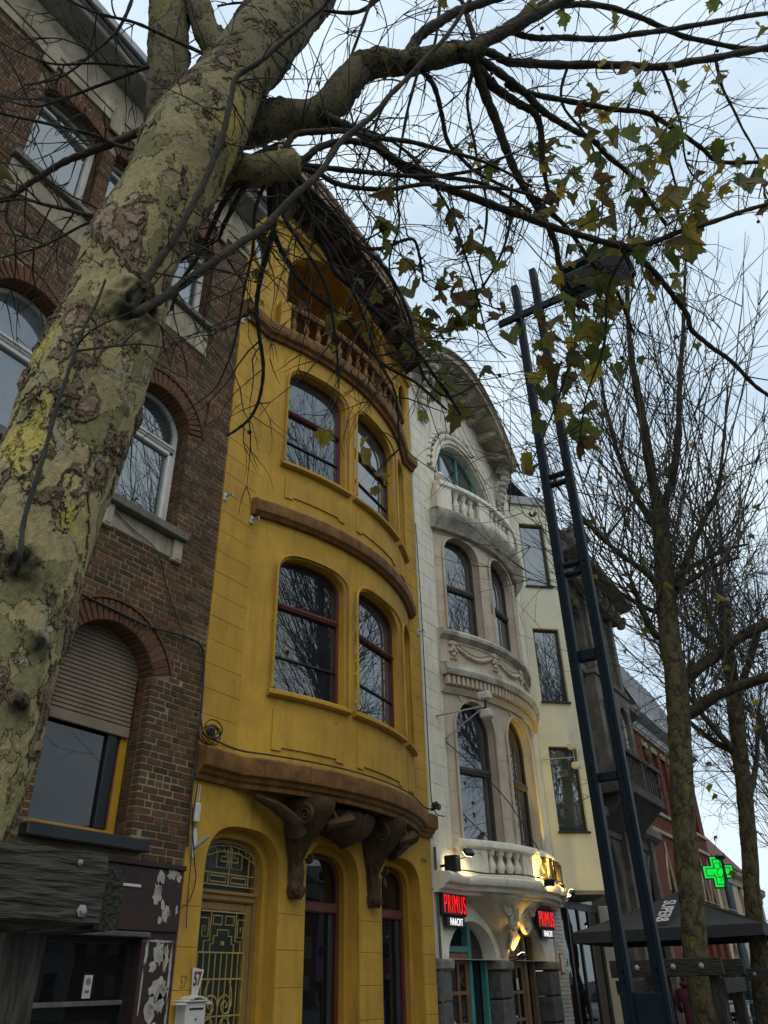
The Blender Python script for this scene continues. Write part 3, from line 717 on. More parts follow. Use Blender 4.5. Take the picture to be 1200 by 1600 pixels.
def corbel(x, parent, m_, zt=3.62, zb=2.52, dep=.5):
    secs = []; n = 34; k = 17
    for i in range(n):
        t = i / (n - 1); z = zt - (zt - zb) * t
        if t < .62: y = -.10 - (dep - .04) * (math.cos(t / .62 * math.pi) * .5 + .5) ** .8; wv = .27 - .16 * (t / .62) ** 1.3
        else: y = -.10 - .035 * math.sin((t - .62) / .38 * math.pi); wv = .11 - .025 * (t - .62) / .38 + (.03 * math.exp(-((t - .93) / .05) ** 2))
        lobe = .016 * abs(math.sin(t * 15)) * (1 - .4 * t); ring = []
        for j in range(k):
            u = -1 + 2 * j / (k - 1); ridge = .022 * math.cos(u * 9.4) * (1 - .5 * t)
            ring.append((x + u * (wv + lobe), (y + ridge - lobe) * (1 - .42 * abs(u) ** 2.6), z + .02 * abs(u)))
        ring += [(x + wv, .02, z), (x - wv, .02, z)]; secs.append(ring)
    c = loft('corbel', secs, m_, parent)
    for s_ in (-1, 1):
        for a in (((x + s_ * .25, -.36, 3.42), .13, 2.2, 'x', .03, 1), ((x + s_ * .13, -.16, 2.98), .06, 1.6, 'x', .02, -1), ((x + s_ * .055, -.12, 2.60), .05, 1.5, 'y', .018, s_)):
            q = MB(); spiral(q, *a); q.build('scroll', m_, c, 60)
    q = MB(); q.tube([(x, -.13, 2.66, .03), (x, -.15, 2.58, .045), (x, -.12, 2.51, .02)], 8); q.build('pendant', m_, c, 60); return c
for x in (8.25, 10.02): corbel(x, yh, brown_d)
def ribbed(name, pth, r0, r1, ribs, parent, m_, flat=.75):   # horn of overlapping leaves
    P = smooth_path([(*p_, 1.) for p_ in pth], 8); n = len(P); secs = []; k = 16
    for i, p_ in enumerate(P):
        t = i / (n - 1); r = (r0 + (r1 - r0) * t) * (1 + .16 * ((t * ribs) % 1.) ** 1.5); a = Vector(P[min(i + 1, n - 1)][:3]) - Vector(P[max(i - 1, 0)][:3]); a.normalize(); b = a.cross(Vector((0, 0, 1))).normalized(); c = a.cross(b)
        secs.append([tuple(Vector(p_[:3]) + (b * math.cos(g * 2 * math.pi / k) + c * math.sin(g * 2 * math.pi / k) * flat) * r * (1 + .05 * math.cos(g * 6 * 2 * math.pi / k))) for g in range(k)])
    return loft(name, secs, m_, parent, 35)
ribbed('leaf_carving', [(7.32, -.12, 3.56), (7.6, -.2, 3.48), (7.86, -.24, 3.36), (8.04, -.2, 3.22)], .045, .13, 2.0, yh, brown_d)
ribbed('scroll_carving', [(8.4, -.38, 3.34), (8.62, -.46, 3.40), (8.74, -.48, 3.44)], .07, .13, 3.0, yh, brown_d)
ribbed('scroll_carving', [(10.15, -.38, 3.34), (10.34, -.44, 3.40), (10.44, -.45, 3.44)], .07, .12, 3.0, yh, brown_d)
ribbed('leaf_carving', [(11.15, -.12, 3.56), (10.9, -.18, 3.48), (10.6, -.2, 3.36), (10.3, -.16, 3.22)], .045, .12, 2.0, yh, brown_d)
secs = []                                             # fluted shell between the corbels
for i in range(10):
    t = i / 9; ring = []
    for j in range(33):
        u = -1 + 2 * j / 32; fl = 1 + .10 * abs(math.sin(u * 11)); ring.append((9.13 + u * .66 * math.cos(t * 1.3), (-.05 - .40 * math.sqrt(max(0, 1 - u * u)) * math.cos(t * 1.45)) * fl, 3.58 - .42 * math.sin(t * 1.5) * (1 - .25 * abs(u))))
    secs.append(ring)
loft('shell_carving', secs, brown_d, yh)

# ground floor openings: door with ironwork, two tall windows
a = GO[0]; x0, x1 = a[0] + .10, a[1] - .10
fo = lambda i: arch(x0 + i, x1 - i, .12 + i, a[3], a[4] - .10 - i * .8, 18, e_)
yfr = mat('ochre frame paint', (.25, .155, .04), .55, (.17, .105, .028), 3, .15)
gdoor = glassmat('green door glass', (.028, .045, .030), 1.5, .25)
door = panel('door', fo(0), [fo(.07)], .24, .33, yfr, yh)
q = MB(); q.bbox(x0 + .05, x1 - .05, .215, .34, 2.45, 2.56, .02); q.bbox(x0 + .05, x1 - .05, .19, .24, 2.52, 2.56, .01); q.build('transom', yfr, door)
panel('pane', fo(.06), [], .30, .31, gdoor, door)
q = MB()
for (p0, p1, r0, r1) in ((x0 + .07, x0 + .15, .2, 2.45), (x1 - .19, x1 - .07, .2, 2.45)): q.bbox(p0, p1, .25, .30, r0, r1, .01)
q.bbox(x0 + .15, x1 - .19, .25, .30, 2.36, 2.45, .01); q.bbox(x0 + .15, x1 - .19, .25, .30, .2, .9, .01); q.build('door_stile', yfr, door)
iron = mat('ochre iron grille', (.40, .28, .09), .5, (.28, .19, .06), 6, .1)
g = MB(); gy = .235; dx0, dx1 = x0 + .15, x1 - .19; dw = dx1 - dx0; t_ = .007
def gb(p, r=t_):
    g.tube([(dx0 + u * dw, gy, z, r) for u, z in p], 4)
for k in range(9): gb([(k / 8, .9), (k / 8, 1.95 if k not in (2, 3, 4, 5, 6) else 1.95)])
for z in (.92, 1.36, 1.70, 1.95, 2.35): gb([(0, z), (1, z)], .01)
for s_ in (0, 1):
    f_ = (lambda u: u) if s_ == 0 else (lambda u: 1 - u)
    gb([(f_(u), z) for u, z in ((.0, 2.28), (.18, 2.28), (.18, 2.1), (.05, 2.1), (.05, 2.2), (.11, 2.2), (.11, 2.15))])
    gb([(f_(u), z) for u, z in ((.22, 2.35), (.22, 2.06), (.1, 2.06), (.1, 1.95))]); gb([(f_(u), z) for u, z in ((.5, 2.17), (.38, 2.17), (.38, 2.11), (.30, 2.11), (.30, 2.03), (.24, 2.03), (.24, 1.95))])
    gb([(f_(u), z) for u, z in ((.27, 2.31), (.46, 2.31), (.46, 2.22), (.27, 2.22), (.27, 2.31))])
    for zc_, sg in ((1.45, 1), (1.27, -1)):
        sp = []
        for i in range(26):
            aa = i * .42; r = .115 * (1 - i / 30); sp.append((f_(.34) + (1 if s_ == 0 else -1) * r / dw * math.cos(aa), zc_ + sg * r * math.sin(aa)))
        gb(sp, .009)
    gb([(f_(.20), 1.45), (f_(.22), 1.6), (f_(.30), 1.7)]); gb([(f_(.20), 1.25), (f_(.24), 1.1), (f_(.36), .95)])
g.box(dx0 + .47 * dw, dx0 + .53 * dw, gy - .01, gy + .01, 2.02, 2.06)
# transom light fretwork
zf = 2.62
tx0, tx1 = x0 + .09, x1 - .09; tw = tx1 - tx0
def tb(p, r=.008): g.tube([(tx0 + u * tw, gy, z, r) for u, z in p], 4)
tb([(0, zf), (1, zf)]); tb([(0, zf + .12), (1, zf + .12)]); tb([(.5, zf), (.5, zf + .42)]); tb([(.12, zf), (.12, zf + .12)]); tb([(.88, zf), (.88, zf + .35)])
for s_ in (0, 1):
    f_ = (lambda u: u) if s_ == 0 else (lambda u: 1 - u)
    tb([(f_(u), zf + z) for u, z in ((.5, .25), (.34, .25), (.34, .30), (.42, .30), (.42, .36), (.26, .36), (.26, .18), (.46, .18), (.46, .4))])
    tb([(f_(u), zf + z) for u, z in ((.16, .03), (.45, .03), (.45, .09), (.16, .09), (.16, .03))])
for dz in (.0, .075):
    tb([(i / 14, zf + .30 + .125 * math.sin(math.pi * (i + .5) / 15) ** .7 - dz * .9) for i in range(15)])
for i in range(1, 14, 2): tb([(i / 14, zf + .30 + .12 * math.sin(math.pi * (i + .5) / 15) ** .7), ((i + .6) / 14, zf + .235 + .12 * math.sin(math.pi * (i + .5) / 15) ** .7)], .006)
g.build('door_grille', iron, door)
q = MB(); q.tube([(7.72, .24, .98, .012), (7.72, .18, .99, .012), (7.72, .18, 1.12, .012), (7.72, .24, 1.13, .012)], 8); q.build('door_handle', black_m, door, 60)
for a in GO[1:]:
    x0, x1 = a[0] + .10, a[1] - .10
    fo = lambda i: arch(x0 + i, x1 - i, .12 + i, a[3], a[4] - .10 - i * .8, 18, e_)
    wn = window(yh, fo, .07, ID, .26, frame_r, glass_d, name='tall_window')
    q = MB(); q.bbox(x0 + .05, x1 - .05, .235, .33, 2.43, 2.56, .02); q.build('transom', frame_r, wn)
    q = MB(); q.bbox(x1 - .24, x1 - .14, .25, .32, .2, 2.43, .015); q.build('mullion', frame_k, wn)
# house number carved and small inscription
text_mesh('57', .16, .006, mat('carved number', (.20, .13, .035), .8), 'carved_number', yh, at(6.50, -.008, 1.62), .6)
text_mesh('ICIH', .095, .004, MATS['carved number'], 'carved_inscription', yh, at(11.5, -.006, 3.24), .9)

# ------------------------------------------------------------------ white house
wh = thing('white_house', (14.5, 0, 0), 'white stone house with rounded bay, garland frieze and lit balcony sign', 'house')
WX0, WX1 = 11.83, 17.28
WB = Bow(12.58, 16.72, .55); HW = WB.half
ws = lambda deg: R_(deg) * WB.R
cutsW = [ws(-32 + i * 2) for i in range(33)]
WA = [(-26.6, -12.8), (-7.2, 9.8), (14.6, 24.5)]
V1 = (3.62, 5.62, .58); V2 = (7.62, 9.28, .50)
hl = []
for a0, a1 in WA:
    hl.append(arch(ws(a0), ws(a1), V1[0], V1[1], V1[2], 18, 1.02)); hl.append(arch(ws(a0), ws(a1), V2[0], V2[1], V2[2], 18, .85))
panel('bay_wall', rect(-HW * WB.R, HW * WB.R, 3.1, 9.95), hl, 0, .25, warm_st, wh, WB.map, cutsW, 30)
for a0, a1 in WA:
    ac = R_((a0 + a1) / 2); T = WB.chord(ac); hw = R_(a1 - a0) / 2 * WB.R
    for fi, (z0, zs, h) in enumerate((V1, V2)):
        e2 = 1.02 if fi == 0 else .85
        f = lambda i: arch(-hw - .01 + i, hw + .01 - i, z0 - .02 + i, zs, h + .01 - i * .8, 18, e2)
        zt = z0 + (1.25 if fi == 0 else .95)
        wn = window(wh, f, .075, T, .17, frame_g if a0 < 0 else frame_k, glass_m if fi or a0 < -10 else glass_d)
        q = MB(); q.bbox(-hw + .05, hw - .05, .14, .23, zt, zt + .13, .02, T); q.bbox(-hw + .05, hw - .05, .125, .16, zt + .05, zt + .08, .006, T); q.build('transom', frame_g, wn)
        pth = [(*T(x, -.004, z), .026) for x, z in f(-.012)[1:]]; pth = pth + [(*T(-hw - .02, -.004, z0), .026)]
        q = MB(); q.tube(pth, 6); q.build('surround', warm_st, wn, 60)
# blocks on the bay piers
def bowblocks(B, a0, a1, z0, z1, ch, m_, parent, th=.007):
    z = z0
    while z < z1 - .05:
        zt = min(z + ch, z1); s0, s1 = R_(a0) * B.R, R_(a1) * B.R
        panel('stone_block', rect(s0 + .004, s1 - .004, z + .004, zt - .004), [], -th + rnd.uniform(-.0015, .0015), .004, m_, parent, B.map, [s0 + (s1 - s0) * k / 3 for k in (1, 2)]); z = zt
for a0, a1 in ((-HW * 180 / math.pi + .4, -27.2), (-12.2, -7.8), (10.4, 14.0), (25.1, HW * 180 / math.pi - .4)):
    bowblocks(WB, a0, a1, 3.80, 5.55, .35, warm_st, wh); bowblocks(WB, a0, a1, 7.62, 9.3, .34, warm_st, wh)
# side strips
WUP = [(WX0, 2.9), (WX1, 2.9), (WX1, 13.3), (16.9, 13.6), (16.3, 14.02), (15.3, 14.5), (14.4, 14.62), (13.5, 14.55), (12.6, 14.25), (WX0, 13.85)]
AW = arch(12.98, 15.95, 10.3, 11.5, 1.42, 26, 1.01)
panel('upper_wall', WUP, [AW, rect(12.8, 16.5, 3.2, 9.8)], 0, .3, white_st, wh)
blocks(WX0 + .003, 12.57, 3.2, 13.6, .335, 0, white_st, wh, bl=.46, th=.006)
blocks(16.74, WX1 - .003, 3.2, 13.0, .335, 0, white_st, wh, th=.006)
# arched top window and its mouldings
fo = lambda i: arch(12.98 + i, 15.95 - i, 10.3 + i, 11.5, 1.42 - i, 26, 1.01)
wn = window(wh, fo, .09, ID, .2, teal_p, glass_b, name='arched_window')
for x in (13.55, 14.46, 15.38): q = MB(); q.bbox(x - .04, x + .04, .18, .26, 10.4, 12.55 if abs(x - 14.46) > .2 else 12.85, .01); q.build('mullion', teal_p, wn)
q = MB(); q.bbox(13.05, 15.88, .18, .26, 11.42, 11.5, .01); q.build('transom', teal_p, wn)
for rr_, th in ((.10, .05), (.26, .07), (.42, .045)):
    pth = [(x, -.02, z, th) for x, z in arch(12.98 - rr_, 15.95 + rr_, 10.4, 11.5, 1.42 + rr_, 26, 1.01)[1:]]
    q = MB(); q.tube(pth, 6); q.build('arch_moulding', white_st, wh, 60)
q = MB()                                               # carved foliage along the arch
for i in range(26):
    a = math.pi * (i + .5) / 26; rx, rz = 1.485 + .34, 1.42 + .34
    q.ball((14.465 + rx * math.cos(a), -.03, 11.5 + rz * math.sin(a)), (.07, .06, .055), 6, 4); q.ball((14.465 + (rx + .09) * math.cos(a + .05), -.03, 11.5 + (rz + .09) * math.sin(a + .05)), (.045, .05, .04), 6, 4)
q.build('carved_garland', soot_st, wh, 60)
# sculpted consoles below the eave
for x, z in ((12.35, 13.45), (16.45, 12.9)):
    q = MB()
    for i in range(9): t = i / 8; q.ball((x, -.05 - .36 * (1 - t) ** 1.4, z + .55 - 1.25 * t), (.20 - .07 * t, .15 - .06 * t, .13), 9, 6)
    for s_ in (-1, 1):
        for i in range(14): a = i * .5; r = .12 * (1 - i / 17); q.ball((x + s_ * .19, -.3 + r * math.cos(a), z + .45 + r * math.sin(a)), .04, 6, 4)
        for i in range(4): q.ball((x + s_ * .1, -.09, z - .35 - i * .15), (.06, .05, .09), 6, 4)
    q.build('eave_console', soot_st, wh, 60)
OUTW = [(12.1, 14.2), (12.7, 14.55), (13.4, 14.78), (14.0, 14.84), (14.6, 14.74), (15.2, 14.46), (15.7, 14.06), (16.05, 13.72), (16.45, 13.3)]
INNW = [(11.9, 13.8), (12.6, 14.15), (13.4, 14.42), (14.0, 14.52), (14.6, 14.50), (15.3, 14.38), (15.9, 14.12), (16.4, 13.85), (16.9, 13.5)]
pale_b = mat('pale eave boards', (.46, .39, .30), .8, (.30, .25, .185), 3, .3, 25, streak=.4)
eave(wh, OUTW, INNW, -.62, .3, pale_b, pale_b, slate, .16)
for x in (12.6, 13.2, 13.8, 14.4, 15.0, 15.6, 16.1):
    zi = interp(INNW, x); zo = interp(OUTW, x); q = MB(); q.add([(x - .07, .02, zi - .25), (x + .07, .02, zi - .25), (x + .07, -.55, zo - .12), (x - .07, -.55, zo - .12), (x - .07, .02, zi), (x + .07, .02, zi), (x + .07, -.55, zo - .01), (x - .07, -.55, zo - .01)], [(3, 2, 1, 0), (4, 5, 6, 7), (0, 1, 5, 4), (1, 2, 6, 5), (2, 3, 7, 6), (3, 0, 4, 7)]); q.build('eave_bracket', pale_b, wh)
# mouldings on the bay
wflat = [(WX0, 0, 0, -1), (12.56, 0, 0, -1)]
def band(name, prof, path, m_): q = MB(); q.sweep(prof, path); return q.build(name, m_, wh, 35)
bayp = [(12.5, .0, 0, -1)] + WB.path() + [(16.8, 0, 0, -1)]
band('dentil_cornice', [(0, 6.60), (.22, 6.60), (.24, 6.64), (.25, 6.70), (.21, 6.76), (.20, 6.83), (0, 6.86)], bayp, soot_st)
band('cornice_bed', [(0, 6.28), (.05, 6.28), (.07, 6.33), (.09, 6.36), (.09, 6.40), (.06, 6.402), (.06, 6.598), (0, 6.599)], bayp, warm_st)
dme = mesh('dentil', *(lambda q: (q.v, q.f))(MB().bbox(-.035, .035, -.13, .0, 0, .17, .006)), warm_st)
nD = 40
for i in range(nD):
    a = -HW + 2 * HW * (i + .5) / nD; X, Y = WB.P(a, .055); inst('dentil', dme, wh, (X, Y, 6.415), (0, 0, a))
band('frieze_band', [(0, 6.862), (.05, 6.862), (.05, 7.36), (0, 7.362)], bayp, warm_st)
band('sill_moulding', [(0, 7.365), (.06, 7.365), (.09, 7.40), (.15, 7.43), (.16, 7.50), (.12, 7.55), (0, 7.57)], bayp, soot_st)
for a in (-26, -10, 7, 23):                            # frieze masks
    T = WB.chord(R_(a)); q = MB()
    for (u, z, s_) in ((0, 7.28, .09), (-.07, 7.27, .05), (.07, 7.27, .05), (0, 7.18, .075), (-.06, 7.13, .05), (.06, 7.13, .05), (0, 7.06, .06), (-.05, 6.98, .035), (.05, 6.98, .035)): q.ball((u, -.07, z), (s_, .04, s_ * .8), 7, 5, T)
    q.build('carved_mask', warm_st, wh, 60)
for a0, a1 in ((-25, -11), (-9, 6), (8, 22)):          # garlands
    q = MB(); n = 18
    for i in range(n):
        t = (i + .5) / n; a = R_(a0 + (a1 - a0) * t); X, Y = WB.P(a, .075); s_ = .028 + .016 * math.sin(math.pi * t); q.ball((X, Y, 7.22 - .17 * math.sin(math.pi * t)), (s_ * 1.4, s_, s_), 7, 5)
    q.build('garland', warm_st, wh, 60)
    pth = []
    for sgn in (1, -1):
        for i in range(13):
            t = i / 12 if sgn > 0 else 1 - i / 12; a = R_(a0 + (a1 - a0) * (.08 + .84 * t)); X, Y = WB.P(a, .056); pth.append((X, Y, (7.31 if sgn > 0 else 7.22 - .13 * math.sin(math.pi * t) + .06), .012))
    pth.append(pth[0]); q = MB(); q.tube(pth, 5); q.build('frieze_panel', warm_st, wh, 60)
# keystones above the tall windows
for a0, a1 in WA:
    T = WB.chord(R_((a0 + a1) / 2))
    for k in (-1, 0, 1):
        q = MB(); c = k * .22; q.add([T(c - .09, -.008, 6.21 if k == 0 else 6.14), T(c + .09, -.008, 6.21 if k == 0 else 6.14), T(c * 1.25 + .12, -.008, 6.275), T(c * 1.25 - .12, -.008, 6.275), T(c - .09, .01, 6.21 if k == 0 else 6.14), T(c + .09, .01, 6.21 if k == 0 else 6.14), T(c * 1.25 + .12, .01, 6.275), T(c * 1.25 - .12, .01, 6.275)], [(0, 1, 2, 3), (0, 4, 5, 1), (1, 5, 6, 2), (2, 6, 7, 3), (3, 7, 4, 0)]); q.build('keystone', warm_st, wh)
# upper balcony
band('upper_balcony_slab', [(0, 9.86), (.10, 9.86), (.14, 9.95), (.24, 10.05), (.30, 10.16), (.30, 10.26), (.24, 10.30), (0, 10.33)], bayp, soot_st)
bowplate(WB, 9.9, 10.31, 'balcony_floor', white_st, wh)
bal2 = mesh('baluster', *(lambda q: (q.v, q.f))(MB().lathe([(.08, 0), (.08, .06), (.05, .08), (.06, .13), (.085, .2), (.075, .27), (.045, .36), (.04, .42), (.065, .46), (.065, .5), (.08, .51), (.08, .56)], n=12)), white_st, 50)
for a0, a1, n in ((-23, -13.5, 3), (-6, 6, 4), (13.5, 23, 3)):
    for i in range(n):
        a = R_(a0 + (a1 - a0) * (i + .5) / n); X, Y = WB.P(a, .1); inst('baluster', bal2, wh, (X, Y, 10.32))
for a in (-26.5, -10, 10, 26.5):
    T = WB.chord(R_(a)); q = MB(); q.bbox(-.2, .2, -.2, .05, 10.32, 10.9, .012, T); q.build('balustrade_pier', white_st, wh)
q = MB(); q.sweep([(-.05, 10.88), (.20, 10.88), (.24, 10.92), (.24, 11.0), (.20, 11.05), (-.05, 11.06)], WB.path(R_(-28), R_(28), 20)); q.build('balustrade_rail', white_st, wh, 40)
for a in (-27, 27): X, Y = WB.P(R_(a), .08); q = MB(); q.lathe([(.05, 0), (.05, .03), (.03, .05), (.09, .1), (.11, .17), (.09, .24), (.0, .28)], (X, Y, 11.05), 12); q.build('stone_ball', white_st, wh, 60)
# lower balcony
band('balcony_cornice', [(0, 2.84), (.10, 2.84), (.12, 2.88), (.20, 2.90), (.22, 2.95), (.30, 2.98), (.33, 3.03), (.33, 3.09), (.28, 3.13), (0, 3.15)], wflat + WB.path() + [(16.74, 0, 0, -1), (17.0, 0, 0, -1)], white_st)
bowplate(WB, 2.88, 3.14, 'balcony_floor', white_st, wh)
for a0, a1 in ((-29, -21.0), (-8, -2.6)):              # solid parapet panels
    panel('parapet_panel', rect(ws(a0), ws(a1), 3.14, 3.56), [], -.14, .0, white_st, wh, WB.map, [ws(a0 + (a1 - a0) * k / 4) for k in (1, 2, 3)])
    s0, s1 = ws(a0) + .09, ws(a1) - .09; c_ = .05
    o_ = [(s0 + c_, 3.2), (s1 - c_, 3.2), (s1, 3.25), (s1, 3.46), (s1 - c_, 3.51), (s0 + c_, 3.51), (s0, 3.46), (s0, 3.25)]; i_ = [((s0 + s1) / 2 + (x - (s0 + s1) / 2) * .86, 3.355 + (z - 3.355) * .86) for x, z in o_]
    panel('panel_moulding', o_, [i_], -.155, -.138, white_st, wh, WB.map, [ws(a0 + (a1 - a0) * k / 4) for k in (1, 2, 3)])
panel('parapet_back', rect(ws(-1.9), ws(29), 3.14, 3.56), [], -.10, .0, white_st, wh, WB.map, [ws(k) for k in range(0, 29, 2)])
bal3 = mesh('baluster', *(lambda q: (q.v, q.f))(MB().lathe([(.075, 0), (.075, .035), (.045, .05), (.055, .09), (.085, .14), (.08, .19), (.045, .27), (.04, .32), (.06, .345), (.075, .36), (.075, .425)], n=14)), white_st, 50)
for i in range(4): a = R_(-19.3 + i * 3.2); X, Y = WB.P(a, .08); inst('baluster', bal3, wh, (X, Y, 3.14))
q = MB(); q.sweep([(-.03, 3.56), (.17, 3.56), (.20, 3.59), (.20, 3.66), (.17, 3.70), (-.03, 3.71)], WB.path(R_(-29.5), R_(29.5), 24)); q.build('balcony_rail', white_st, wh, 40)
band('parapet_plinth', [(.0, 3.142), (.17, 3.142), (.17, 3.19), (0, 3.192)], WB.path(R_(-29.3), R_(29.3), 24), white_st)
# carved underside bracket: fluted funnel between the arches with scrolls
secs = []
for i in range(16):
    t = i / 15; wd = .10 + 1.45 * (1 - t) ** 1.9; dp = .07 + .50 * (1 - t) ** 1.5; ring = []
    for j in range(41):
        u = -1 + 2 * j / 40; fl = 1 + .07 * math.sin(u * 22 + t * 3) * (1 - t * .5) + .05 * math.sin(t * 20)
        ring.append((14.25 + u * wd, -.03 - dp * math.sqrt(max(0, 1 - u * u)) * fl, 2.87 - .88 * t))
    ring += [(14.25 + wd, .02, 2.87 - .88 * t), (14.25 - wd, .02, 2.87 - .88 * t)]; secs.append(ring)
cbk = loft('balcony_corbel', secs, warm_st, wh)
q = MB()
for s_, cx in ((1, 14.02), (-1, 14.52)):
    spiral(q, (cx, -.36, 2.50), .17, 2.2, 'y', .045, s_); spiral(q, (cx + .3 * (1 if cx > 14.2 else -1), -.40, 2.70), .12, 2, 'y', .03, -s_); spiral(q, (14.27 + s_ * .05, -.18, 2.14), .07, 1.6, 'y', .025, s_)
for i in range(6):
    u = -1 + i / 2.5; q.tube([(14.27 + u * .06, -.2, 2.42, .03), (14.27 + u * .14, -.26, 2.28, .035), (14.27 + u * .08, -.16, 2.08, .012)], 6)
q.build('corbel_scroll', warm_st, cbk, 60)
# ground floor arches
GA = [(12.24, 13.97, .1, 1.93, .54), (14.47, 16.2, .1, 1.93, .54)]
panel('ground_wall', rect(WX0, 16.72, 1.93, 2.87), [arch(a[0], a[1], 1.935, 1.945, .54, 20, 1.02) for a in GA], 0, .45, white_st, wh)
for x0, x1 in ((WX0, 12.22), (13.99, 14.45), (16.22, 16.70)):
    z = .1
    while z < 1.75:
        h_ = .42; zt = min(z + h_, 1.78); q = MB(); q.bbox(x0 + .01 + rnd.uniform(0, .012), x1 - .01, -.05 + rnd.uniform(-.01, .01), .44, z + .008, zt - .008, .02); q.build('granite_block', granite, wh); z = zt
    q = MB(); q.bbox(x0 - .03 if x0 > 12 else x0, x1 + .04, -.09, .46, 1.785, 1.925, .02); q.build('impost', granite_l, wh)
q = MB(); q.box(WX0, 17.2, .75, .85, .1, 2.85); q.box(11.84, 11.9, .46, .8, .1, 2.8); q.build('entrance_back', frame_k, wh)
# doors
def pdoor(x0, x1, z0, z1, y, m_, name, label, rows=3):
    d = panel(name, rect(x0, x1, z0, z1), [rect(x0 + .09 + c * ((x1 - x0 - .12) / 2), x0 + .03 + (c + 1) * ((x1 - x0 - .12) / 2), z0 + .55 + r * ((z1 - z0 - .65) / rows), z0 + .5 + (r + 1) * ((z1 - z0 - .65) / rows)) for c in (0, 1) for r in range(rows)], y, y + .05, m_, wh)
    panel('pane', rect(x0 + .03, x1 - .03, z0 + .5, z1 - .05), [], y + .02, y + .03, glass_d, d); d['label'] = label
    q = MB(); q.ball((x0 + .05, y - .04, z0 + .98), .028, 8, 5); q.build('door_knob', zinc, d, 60); return d
pdoor(12.44, 13.14, .1, 2.02, .14, wood_d, 'door', 'varnished wooden door with six small panes')
bar('door_frame', (12.25, 12.43, .11, .25, .1, 2.3), granite_l, wh); bar('door_frame', (13.15, 13.25, .11, .25, .1, 2.44), teal_p, wh)
bar('door_transom', (12.44, 13.145, .115, .24, 2.03, 2.12), teal_p, wh)
panel('fanlight', arch(12.26, 13.95, 1.96, 1.98, .49, 18, 1.02), [], .255, .265, glass_d, wh); bar('side_pane', (13.25, 13.95, .255, .27, .1, 1.955), glass_d, wh); bar('door_frame', (13.80, 13.86, .13, .25, .1, 1.93), teal_p, wh)
pdoor(14.76, 15.4, .1, 1.98, .14, wood_b, 'door', 'pale wooden door with small panes beneath a grey fanlight panel')
bar('door_frame', (15.41, 15.53, .11, .25, .1, 2.42), wood_b, wh); bar('door_transom', (14.5, 15.405, .115, .24, 1.985, 2.08), wood_b, wh)
bar('fanlight_panel', (14.5, 15.4, .17, .2, 2.085, 2.42), granite_l, wh); bar('side_pane', (15.54, 16.18, .255, .27, .1, 2.4), glass_d, wh); bar('door_frame', (15.9, 15.98, .14, .25, .1, 2.4), wood_b, wh)
bar('paper_notice', (15.62, 15.76, .24, .25, 1.35, 1.56), white_pl, wh, .001); bar('paper_notice', (15.0, 15.1, .125, .134, 1.48, 1.66), white_pl, wh, .001)
# white glazed brick strip on the right
panel('brick_strip', rect(16.72, WX1, .1, 2.87), [], .01, .3, mortar, wh)
bs = MB(); bs.box(16.722, 16.73, .005, .02, .1, 2.8); bs = bs.build('strip_backing', mortar, wh); z = .1; k = 0
bme = mesh('brick', *(lambda q: (q.v, q.f))(MB().bbox(-.5, .5, -.5, .5, -.5, .5, .05)), brick_white)
while z < 2.83:
    x = 16.725 - (.11 if k % 2 else 0)
    while x < WX1 - .02:
        a, b = max(x, 16.725), min(x + .22, WX1)
        if b - a > .03: inst('brick', bme, wh, ((a + b) / 2, .0, z + .035), scale=(b - a - .008, .05, .062))
        x += .22
    z += .07; k += 1
sg = MB(); sg.bbox(16.86, 17.04, -.045, -.026, 1.72, 2.08, .004); sg = sg.build('red_notice', mat('notice red', (.42, .05, .04), .5), wh); bar('notice_face', (16.885, 17.015, -.052, -.044, 1.75, 2.05), white_pl, sg, .001)

# lit signs and lamps
red_e = mat('red sign light', (.6, .01, .01), .4, bump=0, emit=(1, .010, .008), es=1.05)
wht_e = mat('white sign light', (.8, .8, .8), .4, bump=0, emit=(1, 1, 1), es=1.1)
grn_e = mat('green sign light', (.0, .5, .05), .4, bump=0, emit=(.0, .62, .03), es=1.0)
lamp_e = mat('lamp glow', (.9, .8, .5), .4, bump=0, emit=(1, .82, .42), es=7)
def beer_sign(x, z, y, s, rz, label):
    t = thing('beer_sign', (x, y, z), label, 'sign', 'lit beer signs beside the arched doors')
    M_ = lambda dx, dz, dy=0: Matrix.Translation((x, y, z)) @ Matrix.Rotation(rz, 4, 'Z') @ Matrix.Translation((dx, dy, dz)) @ FACE
    q = MB(); TT = lambda a, b, c: tuple(Matrix.Translation((x, y, z)) @ Matrix.Rotation(rz, 4, 'Z') @ Vector((a, b, c)))
    q.bbox(-.02 * s, .86 * s, .02, .10, -.05 * s, .30 * s, .02, TT); q.build('sign_box', black_m, t)
    text_mesh('PRIMUS', .40 * s, .006, red_e, 'red_lettering', t, M_(.01, -.01 * s, .012), .52, -.004, 1.2)
    q = MB(); q.bbox(.10 * s, .75 * s, .02, .08, -.22 * s, -.06 * s, .01, TT); q.build('lower_box', black_m, t)
    text_mesh('HAACHT', .155 * s, .005, wht_e, 'white_lettering', t, M_(.20 * s, -.19 * s, .012), .64, -.001, 1.2); return t
beer_sign(11.96, 2.57, -.12, .95, 0, 'red lit beer sign above the left arched door of the white house')
beer_sign(15.72, 2.52, -.16, .95, 0, 'red lit beer sign right of the carved bracket on the white house')
